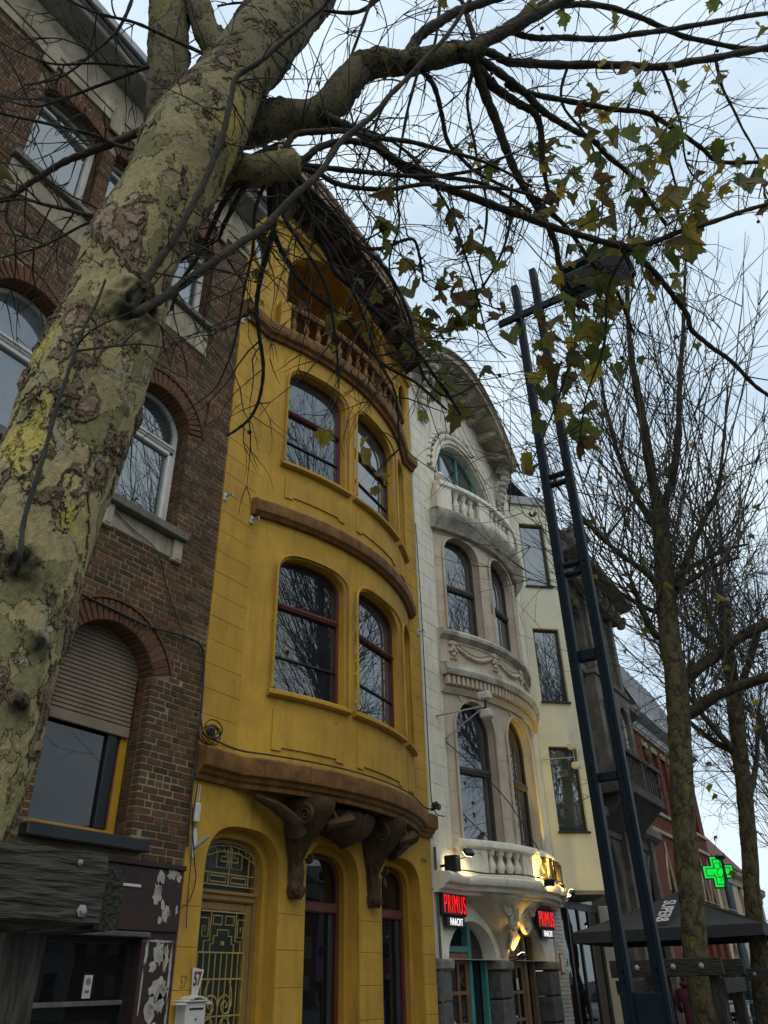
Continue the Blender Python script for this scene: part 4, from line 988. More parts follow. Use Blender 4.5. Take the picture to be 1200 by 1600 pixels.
# balcony sign of rough wooden letters following the curve
t = thing('balcony_sign', (*WB.P(R_(14), .2), 3.1), 'yellow lit wooden letter sign on the curved white balcony', 'sign')
letter_m = mat('dark wooden letters', (.016, .007, .004), .85, (.010, .005, .003), 8, .4)
for i, ch in enumerate('SAVANA'):
    a = R_(-1.2 + i * 4.2); T = WB.P(a, .26)
    text_mesh(ch, .58, .04, letter_m, 'letter', t, Matrix.Translation((T[0], T[1], 3.16 + .01 * (i % 2))) @ Matrix.Rotation(a, 4, 'Z') @ FACE, .62, .004)
for z in (3.20, 3.50):
    q = MB(); q.tube([(*WB.P(R_(-2.4 + k * 1.4), .235), z, .014) for k in range(20)], 5); q.build('sign_rail', white_pl, t, 60)
for k in range(13):
    X, Y = WB.P(R_(-1 + k * 2), .24); q = MB(); q.tube([(X, Y, 3.12, .012), (X + rnd.uniform(-.03, .03), Y, 3.12 + rnd.uniform(.05, .12), .008)], 4); q.build('sign_spike', wood_b, t)
def flood(x, y, z, aim, label, col=(1, .72, .14), power=6., light=True, s=1.):
    t = thing('flood_lamp', (x, y, z), label, 'lamp', 'small flood lamps on the white house')
    d = Vector(aim).normalized(); q_ = d.to_track_quat('-Z', 'Y'); TT = lambda a, b, c: tuple(Vector((x, y, z)) + q_ @ Vector((a, b, c)))
    q = MB(); q.bbox(-.09 * s, .09 * s, -.06 * s, .06 * s, -.02, .05, .01, TT); q.build('housing', black_m, t)
    q = MB(); q.bbox(-.08 * s, .08 * s, -.05 * s, .05 * s, -.025, -.0205, .001, TT); q.build('lens', lamp_e, t)
    q = MB(); q.tube([(x, y, z, .01), (x, y + .06, z - .06, .01), (x, y + .22, z - .08, .01)], 5); q.build('bracket', black_m, t)
    if light:
        ld = bpy.data.lights.new('flood', 'SPOT'); ld.energy = power; ld.color = col; ld.spot_size = R_(120); ld.spot_blend = .6; ld.shadow_soft_size = .05
        lo = bpy.data.objects.new('flood_light', ld); lo.location = TT(0, 0, -.04); lo.rotation_euler = q_.to_euler(); C.objects.link(lo)
        lo.parent = t; lo.location = lo.location - Vector((x, y, z))
    return t
p = WB.P(R_(-4), .44); flood(p[0], p[1], 3.10, (.75, .38, .30), 'lit flood lamp left of the wooden letters on the balcony ledge', power=130)
p = WB.P(R_(9), .5); flood(p[0], p[1], 3.02, (.1, .5, .7), 'small flood lamp right under the middle of the wooden letters', power=110, s=.7)
p = WB.P(R_(26), .42); flood(p[0], p[1], 3.08, (-.5, .45, .4), 'lit flood lamp at the right end of the balcony ledge', power=90)
flood(12.32, -.42, 3.42, (.2, .7, -.6), 'lit flood lamp beside the yellow house on the left balcony corner', (1, .85, .5), 14)
flood(14.33, -.32, 2.0, (.0, .45, .9), 'lit flood lamp on the pier between the arched doors', (1, .62, .08), 40, s=.9)
# camera, light units, cables on the facades
t = thing('security_camera', (13.0, -.5, 6.05), 'white security camera on an arm beside the dentil cornice', 'camera')
q = MB(); q.bbox(12.95, 13.13, -.78, -.52, 6.12, 6.28, .03); q.build('housing', white_pl, t)
q = MB(); q.tube([(13.04, -.65, 6.12, .02), (13.04, -.65, 6.0, .025), (13.02, -.6, 5.95, .02)], 6); q.build('bracket', black_m, t)
q = MB(); q.bbox(12.96, 13.16, -.76, -.54, 5.78, 5.95, .03); q.build('lower_unit', white_pl, t)
q = MB(); q.tube([(12.25, 0, 5.75, .015), (12.98, -.6, 6.0, .015)], 6); q.tube([(12.55, .0, 5.4, .012), (12.98, -.6, 5.96, .012)], 6); q.build('arm', zinc, t)
t = thing('wall_light', (17.72, -.6, 6.1), 'white lamp on an arm above the lowest cream house window', 'lamp')
q = MB(); q.bbox(17.5, 17.66, -.78, -.6, 6.15, 6.28, .02); q.bbox(17.52, 17.7, -.8, -.62, 5.72, 5.86, .03); q.build('housing', white_pl, t); q = MB(); q.tube([(17.3, -.02, 5.95, .012), (17.58, -.7, 5.97, .012)], 6); q.tube([(17.58, -.7, 6.2, .014), (17.6, -.7, 5.8, .014)], 6); q.build('arm', zinc, t)
spk = thing('loudspeaker', (12.15, -.2, 3.3), 'small black loudspeaker box beside the balcony next to the yellow house', 'speaker')
q = MB(); q.bbox(12.02, 12.2, -.34, -.12, 3.14, 3.38, .015); q.build('cabinet', black_m, spk); q = MB(); q.bbox(12.1, 12.13, -.12, .02, 3.22, 3.26, .004); q.build('bracket', black_m, spk)
wire('balcony_cable', [(12.1, -.1, 3.2), (12.5, -.36, 3.17)] + [(*WB.P(R_(a), .31), 3.17 + .015 * math.sin(a)) for a in range(-26, 26, 5)], .012, black_m, 'black cable lying along the lower white balcony ledge')
wire('diagonal_cable', [(12.55, -.02, 5.35), (13.2, -.7, 4.5), (14.0, -.85, 3.85), (14.35, -.86, 3.62)], .010, black_m, 'thin cable running diagonally across the tall white bay windows')
wire('corner_cable', [(11.81, -.03, 9.6), (11.83, -.05, 7.2), (11.84, -.04, 5.0), (11.86, -.06, 4.1), (11.9, -.25, 3.95)], .009, black_m, 'thin black cable along the joint of yellow and white houses')
wire('corner_pipe', [(11.86, -.05, 3.5), (11.87, -.05, 2.0), (11.87, -.05, .1)], .025, granite, 'grey downpipe at the joint of yellow and white houses', 'pipe')
t = thing('cable_bundle', (11.7, -.25, 4.03), 'tangled black cable bundle on the right end of the brown cornice', 'cable'); q = MB()
for i in range(6):
    pp = [(11.55 + .3 * rnd.random(), -.14 - .12 * rnd.random(), 4.02 + .12 * rnd.random(), .012) for _ in range(6)]; q.tube(smooth_path(pp, 4), 5)
q.build('loops', black_m, t, 60)

# ------------------------------------------------------------------ cream house with splayed oriel
ch = thing('cream_house', (18.5, 0, 0), 'plain cream rendered house with splayed oriel and dark square windows', 'house')
CO = Vector((17.3, 0)); CD = Vector((.68, -.73)).normalized()
TC = lambda x, d, z: (CO.x + CD.x * x - CD.y * d, CO.y + CD.y * x + CD.x * d, z)
CW = [(.22, .92, 10.45, 12.35), (.22, .92, 7.35, 9.25), (.22, .92, 4.42, 6.28)]
panel('oriel_wall', rect(0, 1.07, 3.24, 12.95), [rect(*c) for c in CW], 0, .28, cream, ch, TC)
for c in CW:
    f = lambda i: rect(c[0] + i, c[1] - i, c[2] + i, c[3] - i); wn = window(ch, f, .06, TC, .09, frame_k, glass_b, name='window')
    q = MB(); q.bbox(c[0] - .03, c[1] + .03, -.05, .12, c[2] - .05, c[2] - .003, .006, TC); q.build('sill', frame_k, wn)
cx_, cy_ = TC(1.07, 0, 0)[:2]
q = MB(); k = [(17.3, 0.02), (cx_ - .004, cy_ + .004), (19.5, -.05), (19.5, .3), (17.3, .3)]
q.add([(x, y, 3.16) for x, y in k] + [(x, y, 3.238) for x, y in k], [(4, 3, 2, 1, 0), (5, 6, 7, 8, 9)] + [(i, (i + 1) % 5, 5 + (i + 1) % 5, 5 + i) for i in range(5)]); q.build('oriel_soffit', mat('grey soffit', (.20, .19, .165), .9), ch)
q = MB(); q.add([(cx_, cy_, 3.24), (19.5, -.05, 3.24), (19.5, -.05, 12.95), (cx_, cy_, 12.95), (cx_ + .05, cy_ + .25, 3.24), (19.5, .25, 3.24), (19.5, .25, 12.95), (cx_ + .05, cy_ + .25, 12.95)], [(0, 1, 2, 3), (4, 7, 6, 5), (3, 2, 6, 7)]); q.build('oriel_return', cream, ch)
q = MB(); q.box(17.3, 20.3, .3, .5, 3.0, 12.95); q.build('wall', cream, ch)
q = MB(); k = [(17.25, -.05), (cx_ + .02, cy_ - .10), (19.7, -.12), (20.3, .0), (20.3, 4), (17.25, 4)]
q.add([(x, y, 12.95) for x, y in k] + [(x, y, 13.2) for x, y in k], [(5, 4, 3, 2, 1, 0), (6, 7, 8, 9, 10, 11)] + [(i, (i + 1) % 6, 6 + (i + 1) % 6, 6 + i) for i in range(6)]); q.build('roof_slab', zinc, ch)
for i in range(9):                                    # timber clad party wall
    x = 17.29; y = .55 + i * .16; q = MB(); q.bbox(x - .02, x, y, y + .15, 12.0, 14.2 - i * .1, .006); q.build('cladding_board', pale_b, ch)
for i in range(5):
    x = 16.75 + i * .11; q = MB(); q.bbox(x, x + .104, .02, .06, 12.9, 13.85 - i * .14, .006); q.build('cladding_board', pale_b, ch)
# recessed shop glazing
gz = panel('shop_front', rect(17.3, 20.2, .1, 3.1), [rect(17.42 + i * .68, 18.02 + i * .68, .35, 2.95) for i in range(4)], .12, .2, frame_k, ch)
bar('pane', (17.4, 20.15, .15, .16, .3, 3.0), glass_d, gz, .002)
bar('shop_pier', (20.2, 20.75, -.1, .3, .1, 3.1), brick_white, ch); bar('shop_base', (17.3, 20.2, .08, .25, .1, .34), granite, ch)
flood(20.4, -.2, 2.75, (0, .5, -.8), 'small lit lamp on the white pier beyond the cream house', (1, .8, .2), 6)

# ------------------------------------------------------------------ grey ornate house
gh = thing('grey_house', (23, 0, 0), 'grey ornate stone house with pointed windows and projecting balcony', 'house')
grey_st = mat('grey stone', (.14, .125, .105), .9, (.065, .058, .048), 2.4, .5, 20, streak=.7, dirt=(.03, .028, .024))
GW = [(21.0, 22.0, .4, 3.7, .9), (23.2, 24.2, .4, 3.7, .9), (21.2, 22.3, 6.3, 8.6, .6), (23.6, 24.7, 6.3, 8.6, .6), (21.2, 22.3, 9.6, 11.2, .5), (23.6, 24.7, 9.6, 11.2, .5), (24.7, 25.6, .4, 3.7, .9)]
panel('wall', rect(20.3, 26.0, .1, 12.9), [arch(*g_, 14, 1.0 if g_[4] < .55 else 1.25) for g_ in GW], 0, .35, grey_st, gh)
for g_ in GW:
    fo = lambda i: arch(g_[0] + i, g_[1] - i, g_[2] + i, g_[3], g_[4] - i, 14, 1.0 if g_[4] < .55 else 1.25)
    wn = window(gh, fo, .08, ID, .2, frame_w if g_[2] > 5 and g_[2] < 9 else frame_g, glass_b if g_[2] > 5 else glass_d)
    q = MB(); q.bbox((g_[0] + g_[1]) / 2 - .03, (g_[0] + g_[1]) / 2 + .03, .18, .26, g_[2] + .05, g_[3] + .3, .01); q.build('mullion', frame_g, wn)
    q = MB(); q.tube([(x, -.01, z, .06) for x, z in fo(-.09)[1:]], 5); q.build('surround', grey_st, wn, 60)
for x in (20.35, 22.55, 25.1): bar('pilaster', (x, x + .35, -.16, .02, .1, 12.4), grey_st, gh)
def cornice(parent, x0, x1, z, dep, m_, name='cornice', yb=0):
    q = MB(); q.sweep([(0, z - .5), (dep * .2, z - .48), (dep * .25, z - .25), (dep * .7, z - .18), (dep, z - .1), (dep, z + .1), (dep * .8, z + .15), (0, z + .18)], [(x0, yb, 0, -1), (x1, yb, 0, -1)]); return q.build(name, m_, parent)
cornice(gh, 20.3, 26.05, 12.9, .85, grey_st); cornice(gh, 20.3, 26.0, 9.1, .35, grey_st, 'string_course'); cornice(gh, 20.3, 26.0, 5.3, .3, grey_st, 'string_course')
for i in range(9): q = MB(); x = 20.5 + i * .64; q.bbox(x, x + .16, -.6, .0, 12.15, 12.42, .04); q.ball((x + .08, -.4, 12.1), (.1, .16, .12), 8, 5); q.build('cornice_console', grey_st, gh)
q = MB(); q.add([(20.3, -.7, 13.0), (26.05, -.7, 13.0), (26.05, 1.2, 16.2), (20.3, 1.2, 16.2), (20.3, 4, 16.4), (26.05, 4, 16.4), (26.05, 4, 12.9), (26.05, -.7, 12.9)], [(0, 1, 2, 3), (3, 2, 5, 4), (1, 7, 6, 5, 2)]); q.build('roof', slate, gh)
dq = thing('dormer_ornament', (0, 0, 0), '', '') if False else None
q = MB(); q.bbox(22.3, 23.8, -.2, .6, 13.0, 14.4, .05); q.ball((23.05, -.15, 14.5), (.7, .3, .5), 10, 6); q.ball((22.3, -.2, 13.6), (.18, .15, .5), 8, 6); q.ball((23.8, -.2, 13.6), (.18, .15, .5), 8, 6); q.build('stone_dormer', grey_st, gh, 50)
q = MB(); q.bbox(25.2, 25.6, .6, 1.2, 14.5, 16.0, .03); q.ball((25.4, .9, 16.1), (.2, .2, .3), 8, 6); q.build('roof_finial', grey_st, gh)
# oriel with balcony
dk_st = mat('dark stone', (.065, .057, .048), .85, (.035, .03, .026), 3, .4)
panel('oriel', rect(20.9, 24.0, 6.2, 9.0), [arch(21.25, 22.15, 6.5, 8.0, .6, 12), arch(22.8, 23.7, 6.5, 8.0, .6, 12)], -.55, -.3, grey_st, gh)
for x in (21.25, 22.8):
    fo = lambda i, x=x: arch(x + i, x + .9 - i, 6.5 + i, 8.0, .6 - i * .7, 12); window(gh, fo, .07, ID, -.42, frame_w, glass_b, name='oriel_window')
q = MB(); q.box(20.9, 21.0, -.3, .02, 6.2, 9.0); q.box(23.9, 24.0, -.3, .02, 6.2, 9.0); q.box(20.85, 24.05, -.6, .02, 9.0, 9.15); q.build('oriel_side', grey_st, gh)
q = MB(); q.bbox(20.7, 24.3, -1.0, .0, 5.72, 6.0, .04); q.build('balcony_slab', dk_st, gh)
q = MB(); q.add([(20.9, 0, 4.9), (24.1, 0, 4.9), (24.1, -.9, 5.72), (20.9, -.9, 5.72), (20.9, 0, 5.72), (24.1, 0, 5.72)], [(0, 1, 2, 3), (0, 3, 4), (1, 5, 2), (3, 2, 5, 4)]); q.build('balcony_corbel', dk_st, gh)
for x in (20.75, 22.4, 24.08): bar('balcony_pier', (x, x + .2, -.98, -.8, 6.0, 6.75), dk_st, gh)
bar('balcony_rail', (20.7, 24.3, -1.02, -.78, 6.75, 6.88), dk_st, gh)
for i in range(12): x = 21.05 + i * .25; bar('balcony_bar', (x, x + .1, -.94, -.86, 6.0, 6.75), dk_st, gh)

# ------------------------------------------------------------------ red brick house
rh = thing('red_brick_house', (30, 0, 0), 'red brick house with tall recessed panels and pointed blind arches', 'house')
RX0, RX1 = 26.05, 34.2
hol = [rect(27.0 + i * 1.15, 27.62 + i * 1.15, 6.3, 8.35) for i in range(6)]
pa = []
for i in range(6):
    x = 27.0 + i * 1.2; pa.append([(x, .6), (x + .72, .6), (x + .72, 3.9), (x + .60, 4.5), (x + .36, 5.05), (x + .12, 4.5), (x, 3.9)])
panel('wall', rect(RX0, RX1, .1, 9.1), hol + pa, 0, .3, brick_red, rh)
rb = MB(); z = 5.2; k = 0
while z < 9.05:                                        # brick courses of the visible wall
    x = RX0 + (.12 if k % 2 else 0)
    while x < RX1 - .24:
        inside = any(h_[0][0] - .02 < x + .11 < h_[1][0] + .02 and h_[0][1] < z < h_[2][1] for h_ in hol)
        if not inside: rb.box(x + .005, x + .225, -.008, .0, z + .006, z + .066)
        x += .235
    z += .074; k += 1
rb.build('brick_courses', brick_red, rh)['kind'] = 'stuff'
panel('recess_back', rect(RX0, RX1, .1, 9.1), [], .31, .4, brick_red, rh)
for h_ in hol:
    bar('window', (h_[0][0], h_[1][0], .22, .25, 6.3, 7.0), glass_d, rh, .003); bar('lintel', (h_[0][0] - .06, h_[1][0] + .06, -.03, .1, 8.35, 8.55), sand_st, rh)
for p_ in pa:
    panel('blind_arch', p_, [], .15, .2, sand_st, rh)
    q = MB(); q.tube([(x, -.01, z, .05) for x, z in p_[2:]], 5); q.tube([(p_[4][0], -.02, 5.05, .05), (p_[4][0], -.02, 5.35, .03)], 5); q.build('arch_trim', sand_st, rh)
for z in (6.22, 5.62, 8.75): bar('string_course', (RX0, RX1, -.07, .02, z - .07, z + .05), sand_st, rh)
cornice(rh, RX0, RX1, 9.3, .4, zinc)
q = MB(); q.add([(RX0, -.35, 9.45), (RX1, -.35, 9.45), (RX1, .9, 12.2), (RX0, .9, 12.2), (RX0, 4, 12.4), (RX1, 4, 12.4), (RX1, 4, 9.4), (RX1, -.3, 9.4)], [(0, 1, 2, 3), (3, 2, 5, 4), (1, 7, 6, 5, 2)]); q.build('mansard_roof', zinc, rh)
for i in range(13): x = RX0 + .3 + i * .62; q = MB(); q.tube([(x, -.36, 9.46, .03), (x, .89, 12.21, .03)], 4); q.build('roof_seam', zinc, rh)
# ------------------------------------------------------------------ houses further down
terra = mat('terracotta roof', (.14, .034, .022), .8, (.10, .024, .016), 3, .4); beige = mat('beige render', (.46, .37, .26), .9, (.36, .29, .2), 1.5, .2, streak=.3)
def far_house(name, label, x0, x1, y0, zt, m_, roof, zr, nw=3, rows=2):
    t = thing(name, ((x0 + x1) / 2, y0, 0), label, 'house'); pw = (x1 - x0) / nw; hs = []
    for r in range(rows):
        for i in range(nw): hs.append(rect(x0 + pw * (i + .28), x0 + pw * (i + .72), .9 + r * 2.7, 2.6 + r * 2.7) if r else arch(x0 + pw * (i + .25), x0 + pw * (i + .75), .3, 2.3, .4, 10))
    panel('wall', rect(x0, x1, .1, zt), hs, y0, y0 + .3, m_, t); q = MB(); q.box(x0, x1, y0 + .3, y0 + 6, .1, zt - .01); q.build('body', m_, t)
    for h_ in hs: bar('window', (h_[0][0], h_[1][0], y0 + .2, y0 + .23, h_[0][1], h_[1][1] + 1.7), glass_d, t, .002); bar('sill', (h_[0][0] - .08, h_[1][0] + .08, y0 - .08, y0 + .1, h_[0][1] - .1, h_[0][1] - .003), sand_st, t)
    q = MB(); q.add([(x0, y0 - .3, zt), (x1, y0 - .3, zt), (x1, y0 + 3, zr), (x0, y0 + 3, zr), (x0, y0 + 6.3, zt), (x1, y0 + 6.3, zt)], [(0, 1, 2, 3), (3, 2, 5, 4), (1, 5, 2), (0, 3, 4)]); q.build('roof', roof, t); cornice(t, x0, x1, zt - .05, .25, sand_st, yb=y0); return t
far_house('beige_house', 'beige rendered house with a red tiled roof beyond the red brick house', 34.2, 40, 0, 5.4, beige, terra, 9.5)
far_house('pale_house', 'low pale house beyond the beige house by the parked car', 40, 47, .4, 5.2, sand_st, slate, 7)
far_house('dark_house', 'dark distant house closing the end of the street', 60, 70, -4, 4.6, granite, slate, 6.5, 4)

# ---- tree skeletons (metres, x y z radius)
T1_TRUNK=[[1.062,-4.48,1.673,0.1536],[1.09,-4.49,1.871,0.1643],[1.127,-4.5,2.099,0.1755],[1.129,-4.51,2.353,0.1819],[1.144,-4.52,2.65,0.1902],[1.155,-4.55,2.866,0.1915],[1.171,-4.58,3.109,0.1913],[1.167,-4.62,3.358,0.191],[1.194,-4.66,3.66,0.1728],[1.172,-4.72,3.94,0.1626],[1.208,-4.8,4.299,0.1677],[1.228,-4.84,4.543,0.1798],[1.272,-4.87,4.804,0.1775],[1.335,-4.89,5.098,0.1672],[1.418,-4.91,5.462,0.163],[1.547,-4.93,5.961,0.1678],[1.76,-4.95,6.748,0.175],[2.205,-4.97,8.529,0.1972]]
T1_KNOT=[[1.153,-4.813,3.57,0.125,0.05],[1.149,-4.84,3.674,0.07,0.025],[1.059,-4.68,2.597,0.075,0.035],[1.048,-4.705,3.128,0.035,0.018],[1.124,-4.656,2.41,0.05,0.02],[1.159,-4.695,2.394,0.05,0.02],[1.187,-4.718,3.061,0.05,0.015],[1.211,-4.757,3.214,0.04,0.018],[1.133,-4.7,2.987,0.045,0.012],[1.198,-4.655,5.146,0.04,0.02],[1.047,-4.643,2.867,0.04,0.015],[1.143,-4.665,2.239,0.05,0.02],[1.074,-4.621,4.24,0.03,0.012],[1.232,-4.797,4.743,0.05,0.015]]
T1_BRANCH=[
[(1.421,-4.54,5.064,0.1054),(1.487,-4.616,5.19,0.1025),(1.568,-4.692,5.286,0.0996),(1.647,-4.764,5.368,0.0967),(1.747,-4.865,5.484,0.0928),(1.874,-4.975,5.584,0.0883),(1.921,-5.045,5.689,0.0854),(1.949,-5.11,5.822,0.0822),(1.984,-5.194,5.987,0.0782),(2.052,-5.281,6.084,0.0747),(2.194,-5.413,6.181,0.069),(2.327,-5.562,6.309,0.0629),(2.45,-5.703,6.426,0.0572),(2.493,-5.76,6.48,0.0548)],
[(1.321,-4.65,4.458,0.0902),(1.312,-4.59,4.762,0.0928),(1.303,-4.547,5.082,0.0951),(1.289,-4.515,5.416,0.0972),(1.26,-4.478,5.826,0.0994),(1.216,-4.443,6.257,0.1012),(1.126,-4.414,7.043,0.1035)],
[(1.497,-4.861,5.478,0.077),(1.454,-4.779,5.61,0.0742),(1.4,-4.699,5.79,0.0705),(1.351,-4.64,5.963,0.067),(1.307,-4.609,6.158,0.0631),(1.244,-4.571,6.441,0.0573)],
[(1.459,-4.633,4.9,0.0815),(1.528,-4.707,4.926,0.08),(1.585,-4.763,4.941,0.0788),(1.647,-4.821,4.951,0.0775),(1.701,-4.893,4.99,0.0762),(1.747,-4.953,5.019,0.075),(1.764,-4.971,5.03,0.0658),(1.772,-4.987,5.033,0.047),(1.777,-4.995,5.032,0.0188)],
[(2.468,-5.697,6.461,0.0431),(2.48,-5.725,6.503,0.0425),(2.627,-5.951,6.725,0.0387),(2.795,-6.231,7.008,0.0338),(2.929,-6.459,7.229,0.0297)],
[(2.82,-6.199,7.065,0.021),(3.145,-6.484,7.278,0.0204),(3.467,-6.71,7.389,0.0198),(3.766,-6.915,7.469,0.0192),(4.171,-7.25,7.628,0.0182),(4.413,-7.485,7.758,0.0175)],
[(2.65,-5.906,6.767,0.0204),(2.783,-6.01,6.817,0.0202),(2.919,-6.129,6.883,0.02),(3.153,-6.36,7.024,0.0195),(3.444,-6.687,7.244,0.0188),(3.738,-7.037,7.476,0.0181),(4.142,-7.537,7.795,0.0169)],
[(2.473,-5.717,6.471,0.0274),(2.587,-5.796,6.506,0.0273),(2.726,-5.884,6.534,0.0271),(3.016,-6.15,6.69,0.0266),(3.312,-6.442,6.858,0.026),(3.549,-6.674,6.979,0.0255),(3.846,-7.025,7.205,0.0247),(4.184,-7.441,7.466,0.0238)],
[(2.48,-5.689,6.438,0.0353),(2.529,-5.691,6.404,0.0339),(2.69,-5.75,6.328,0.03),(2.823,-5.828,6.287,0.0266),(2.921,-5.892,6.263,0.0242),(3.005,-5.896,6.202,0.0219),(3.089,-5.859,6.119,0.0191),(3.217,-5.816,5.998,0.015),(3.363,-5.783,5.866,0.0104)],
[(2.728,-5.804,6.383,0.02),(2.804,-5.847,6.369,0.0197),(3.04,-6.064,6.409,0.0188),(3.281,-6.29,6.45,0.0178),(3.474,-6.488,6.498,0.017),(3.684,-6.619,6.457,0.0162),(3.885,-6.738,6.409,0.0154),(3.993,-6.796,6.377,0.015),(4.144,-6.957,6.413,0.0143),(4.314,-7.154,6.472,0.0135)],
[(2.48,-5.689,6.438,0.0353),(2.526,-5.692,6.399,0.0345),(2.657,-5.686,6.277,0.0323),(2.818,-5.687,6.132,0.0296),(2.994,-5.684,5.97,0.0266),(3.125,-5.705,5.864,0.0245),(3.267,-5.736,5.755,0.0223),(3.409,-5.753,5.634,0.02),(3.52,-5.721,5.511,0.0179),(3.633,-5.69,5.385,0.0157),(3.698,-5.686,5.322,0.0146)],
[(3.118,-5.707,5.855,0.0182),(3.391,-5.845,5.682,0.0152),(3.609,-5.918,5.513,0.0128),(3.783,-5.985,5.385,0.0109),(3.991,-6.0,5.181,0.0083)],
[(2.509,-5.716,6.42,0.0274),(2.649,-5.796,6.378,0.0257),(2.797,-5.875,6.325,0.024),(2.956,-5.95,6.259,0.022),(3.121,-6.059,6.216,0.02),(3.259,-6.153,6.181,0.0183),(3.38,-6.204,6.124,0.0168),(3.496,-6.264,6.077,0.0154),(3.644,-6.323,6.002,0.0135),(3.87,-6.383,5.863,0.0106)],
[(1.839,-5.067,5.465,0.03),(1.875,-5.083,5.459,0.0298),(1.958,-5.139,5.466,0.0293),(2.058,-5.195,5.46,0.0287),(2.196,-5.245,5.425,0.0279),(2.33,-5.31,5.402,0.0271),(2.461,-5.385,5.388,0.0263),(2.56,-5.453,5.39,0.0256),(2.798,-5.618,5.386,0.024),(3.041,-5.793,5.384,0.0224),(3.284,-5.981,5.39,0.0206),(3.478,-6.141,5.401,0.0192),(3.612,-6.312,5.483,0.0179),(3.799,-6.572,5.628,0.016),(3.984,-6.848,5.79,0.0139),(4.108,-7.028,5.888,0.0125)],
[(3.404,-6.129,5.34,0.0192),(3.451,-6.165,5.336,0.0189),(3.617,-6.24,5.274,0.0181),(3.811,-6.305,5.18,0.0171),(3.937,-6.341,5.114,0.0164),(4.028,-6.33,5.042,0.0159),(4.175,-6.406,4.989,0.0151),(4.292,-6.47,4.95,0.0145),(4.518,-6.571,4.852,0.0133),(4.664,-6.65,4.799,0.0125)],
[(2.161,-5.424,6.179,0.0334),(2.177,-5.488,6.354,0.0321),(2.242,-5.591,6.499,0.0306),(2.303,-5.686,6.627,0.0293),(2.408,-5.822,6.774,0.0274),(2.576,-6.03,6.974,0.0245)],
[(2.239,-5.453,6.191,0.0169),(2.259,-5.449,6.177,0.0167),(2.362,-5.475,6.133,0.0159),(2.499,-5.45,6.039,0.0146),(2.615,-5.425,5.955,0.0136),(2.734,-5.46,5.904,0.0126),(2.87,-5.519,5.859,0.0115),(3.052,-5.637,5.832,0.01),(3.27,-5.805,5.823,0.0082)],
[(2.5,-5.722,6.437,0.0196),(2.462,-5.722,6.711,0.017),(2.413,-5.701,6.966,0.0144),(2.385,-5.708,7.156,0.0125)],
[(2.489,-5.71,6.481,0.0236),(2.643,-5.894,6.83,0.0216),(2.807,-6.089,7.144,0.0196),(2.936,-6.264,7.436,0.0177)],
[(1.249,-4.677,3.665,0.0228),(1.142,-4.807,3.542,0.0152),(1.158,-4.868,3.74,0.0146),(1.176,-4.929,3.906,0.014),(1.184,-4.985,4.075,0.0134),(1.19,-5.061,4.303,0.0126),(1.185,-5.104,4.449,0.012),(1.168,-5.138,4.607,0.0115),(1.156,-5.161,4.712,0.0111),(1.203,-5.242,4.812,0.0105),(1.24,-5.336,4.955,0.0098),(1.293,-5.457,5.119,0.0089),(1.315,-5.539,5.255,0.0082)],
[(1.253,-4.695,3.675,0.0243),(1.149,-4.828,3.551,0.0162),(1.205,-4.871,3.659,0.0161),(1.278,-4.932,3.797,0.0158),(1.353,-5.001,3.937,0.0155),(1.428,-5.079,4.089,0.0151),(1.498,-5.17,4.283,0.0146),(1.555,-5.25,4.445,0.0141),(1.602,-5.344,4.67,0.0135),(1.679,-5.46,4.861,0.0128),(1.733,-5.567,5.065,0.0121),(1.78,-5.667,5.251,0.0114),(1.842,-5.804,5.491,0.0105),(1.889,-5.942,5.754,0.0095)],
[(1.711,-4.92,5.041,0.0172),(1.709,-4.956,5.139,0.0167),(1.724,-5.001,5.215,0.0162),(1.8,-5.081,5.263,0.0155),(1.896,-5.171,5.304,0.0146),(2.032,-5.278,5.331,0.0135),(2.162,-5.396,5.373,0.0123),(2.333,-5.535,5.404,0.0108),(2.521,-5.673,5.415,0.0092),(2.769,-5.829,5.394,0.0072)],
[(1.743,-4.944,5.017,0.0156),(1.836,-5.02,5.065,0.0149),(1.995,-5.142,5.126,0.0136),(2.177,-5.289,5.199,0.012),(2.359,-5.446,5.274,0.0104),(2.482,-5.583,5.371,0.0091),(2.634,-5.791,5.548,0.0072)],
[(1.752,-4.949,5.008,0.0141),(1.861,-5.031,5.035,0.0135),(1.935,-5.067,5.03,0.0131),(2.039,-5.14,5.045,0.0125),(2.167,-5.253,5.089,0.0117),(2.304,-5.408,5.184,0.0107),(2.442,-5.529,5.222,0.0099),(2.669,-5.745,5.301,0.0084),(2.87,-5.89,5.306,0.0072)],
[(1.744,-4.954,5.024,0.0188),(1.794,-5.012,5.086,0.0182),(1.824,-5.066,5.169,0.0177),(1.911,-5.161,5.255,0.0169),(2.045,-5.256,5.295,0.0158),(2.208,-5.337,5.298,0.0146),(2.396,-5.456,5.322,0.0132),(2.618,-5.622,5.374,0.0114),(2.897,-5.77,5.357,0.0092)],
[(1.72,-4.858,4.976,0.0156),(1.829,-4.766,4.839,0.0145),(1.959,-4.75,4.726,0.0135),(2.066,-4.759,4.646,0.0128),(2.143,-4.783,4.601,0.0122),(2.262,-4.842,4.548,0.0114),(2.347,-4.879,4.505,0.0108),(2.434,-4.896,4.445,0.0102),(2.58,-4.947,4.359,0.0092),(2.741,-5.043,4.298,0.0081),(2.923,-5.131,4.209,0.0068)],
[(1.747,-4.915,4.988,0.0156),(1.861,-4.917,4.916,0.015),(1.953,-4.925,4.861,0.0146),(2.108,-4.921,4.754,0.0137),(2.182,-4.916,4.701,0.0133),(2.309,-4.961,4.646,0.0127),(2.429,-4.997,4.587,0.0121),(2.558,-5.049,4.533,0.0114),(2.69,-5.093,4.469,0.0107),(2.876,-5.127,4.356,0.0097),(3.047,-5.146,4.242,0.0088)],
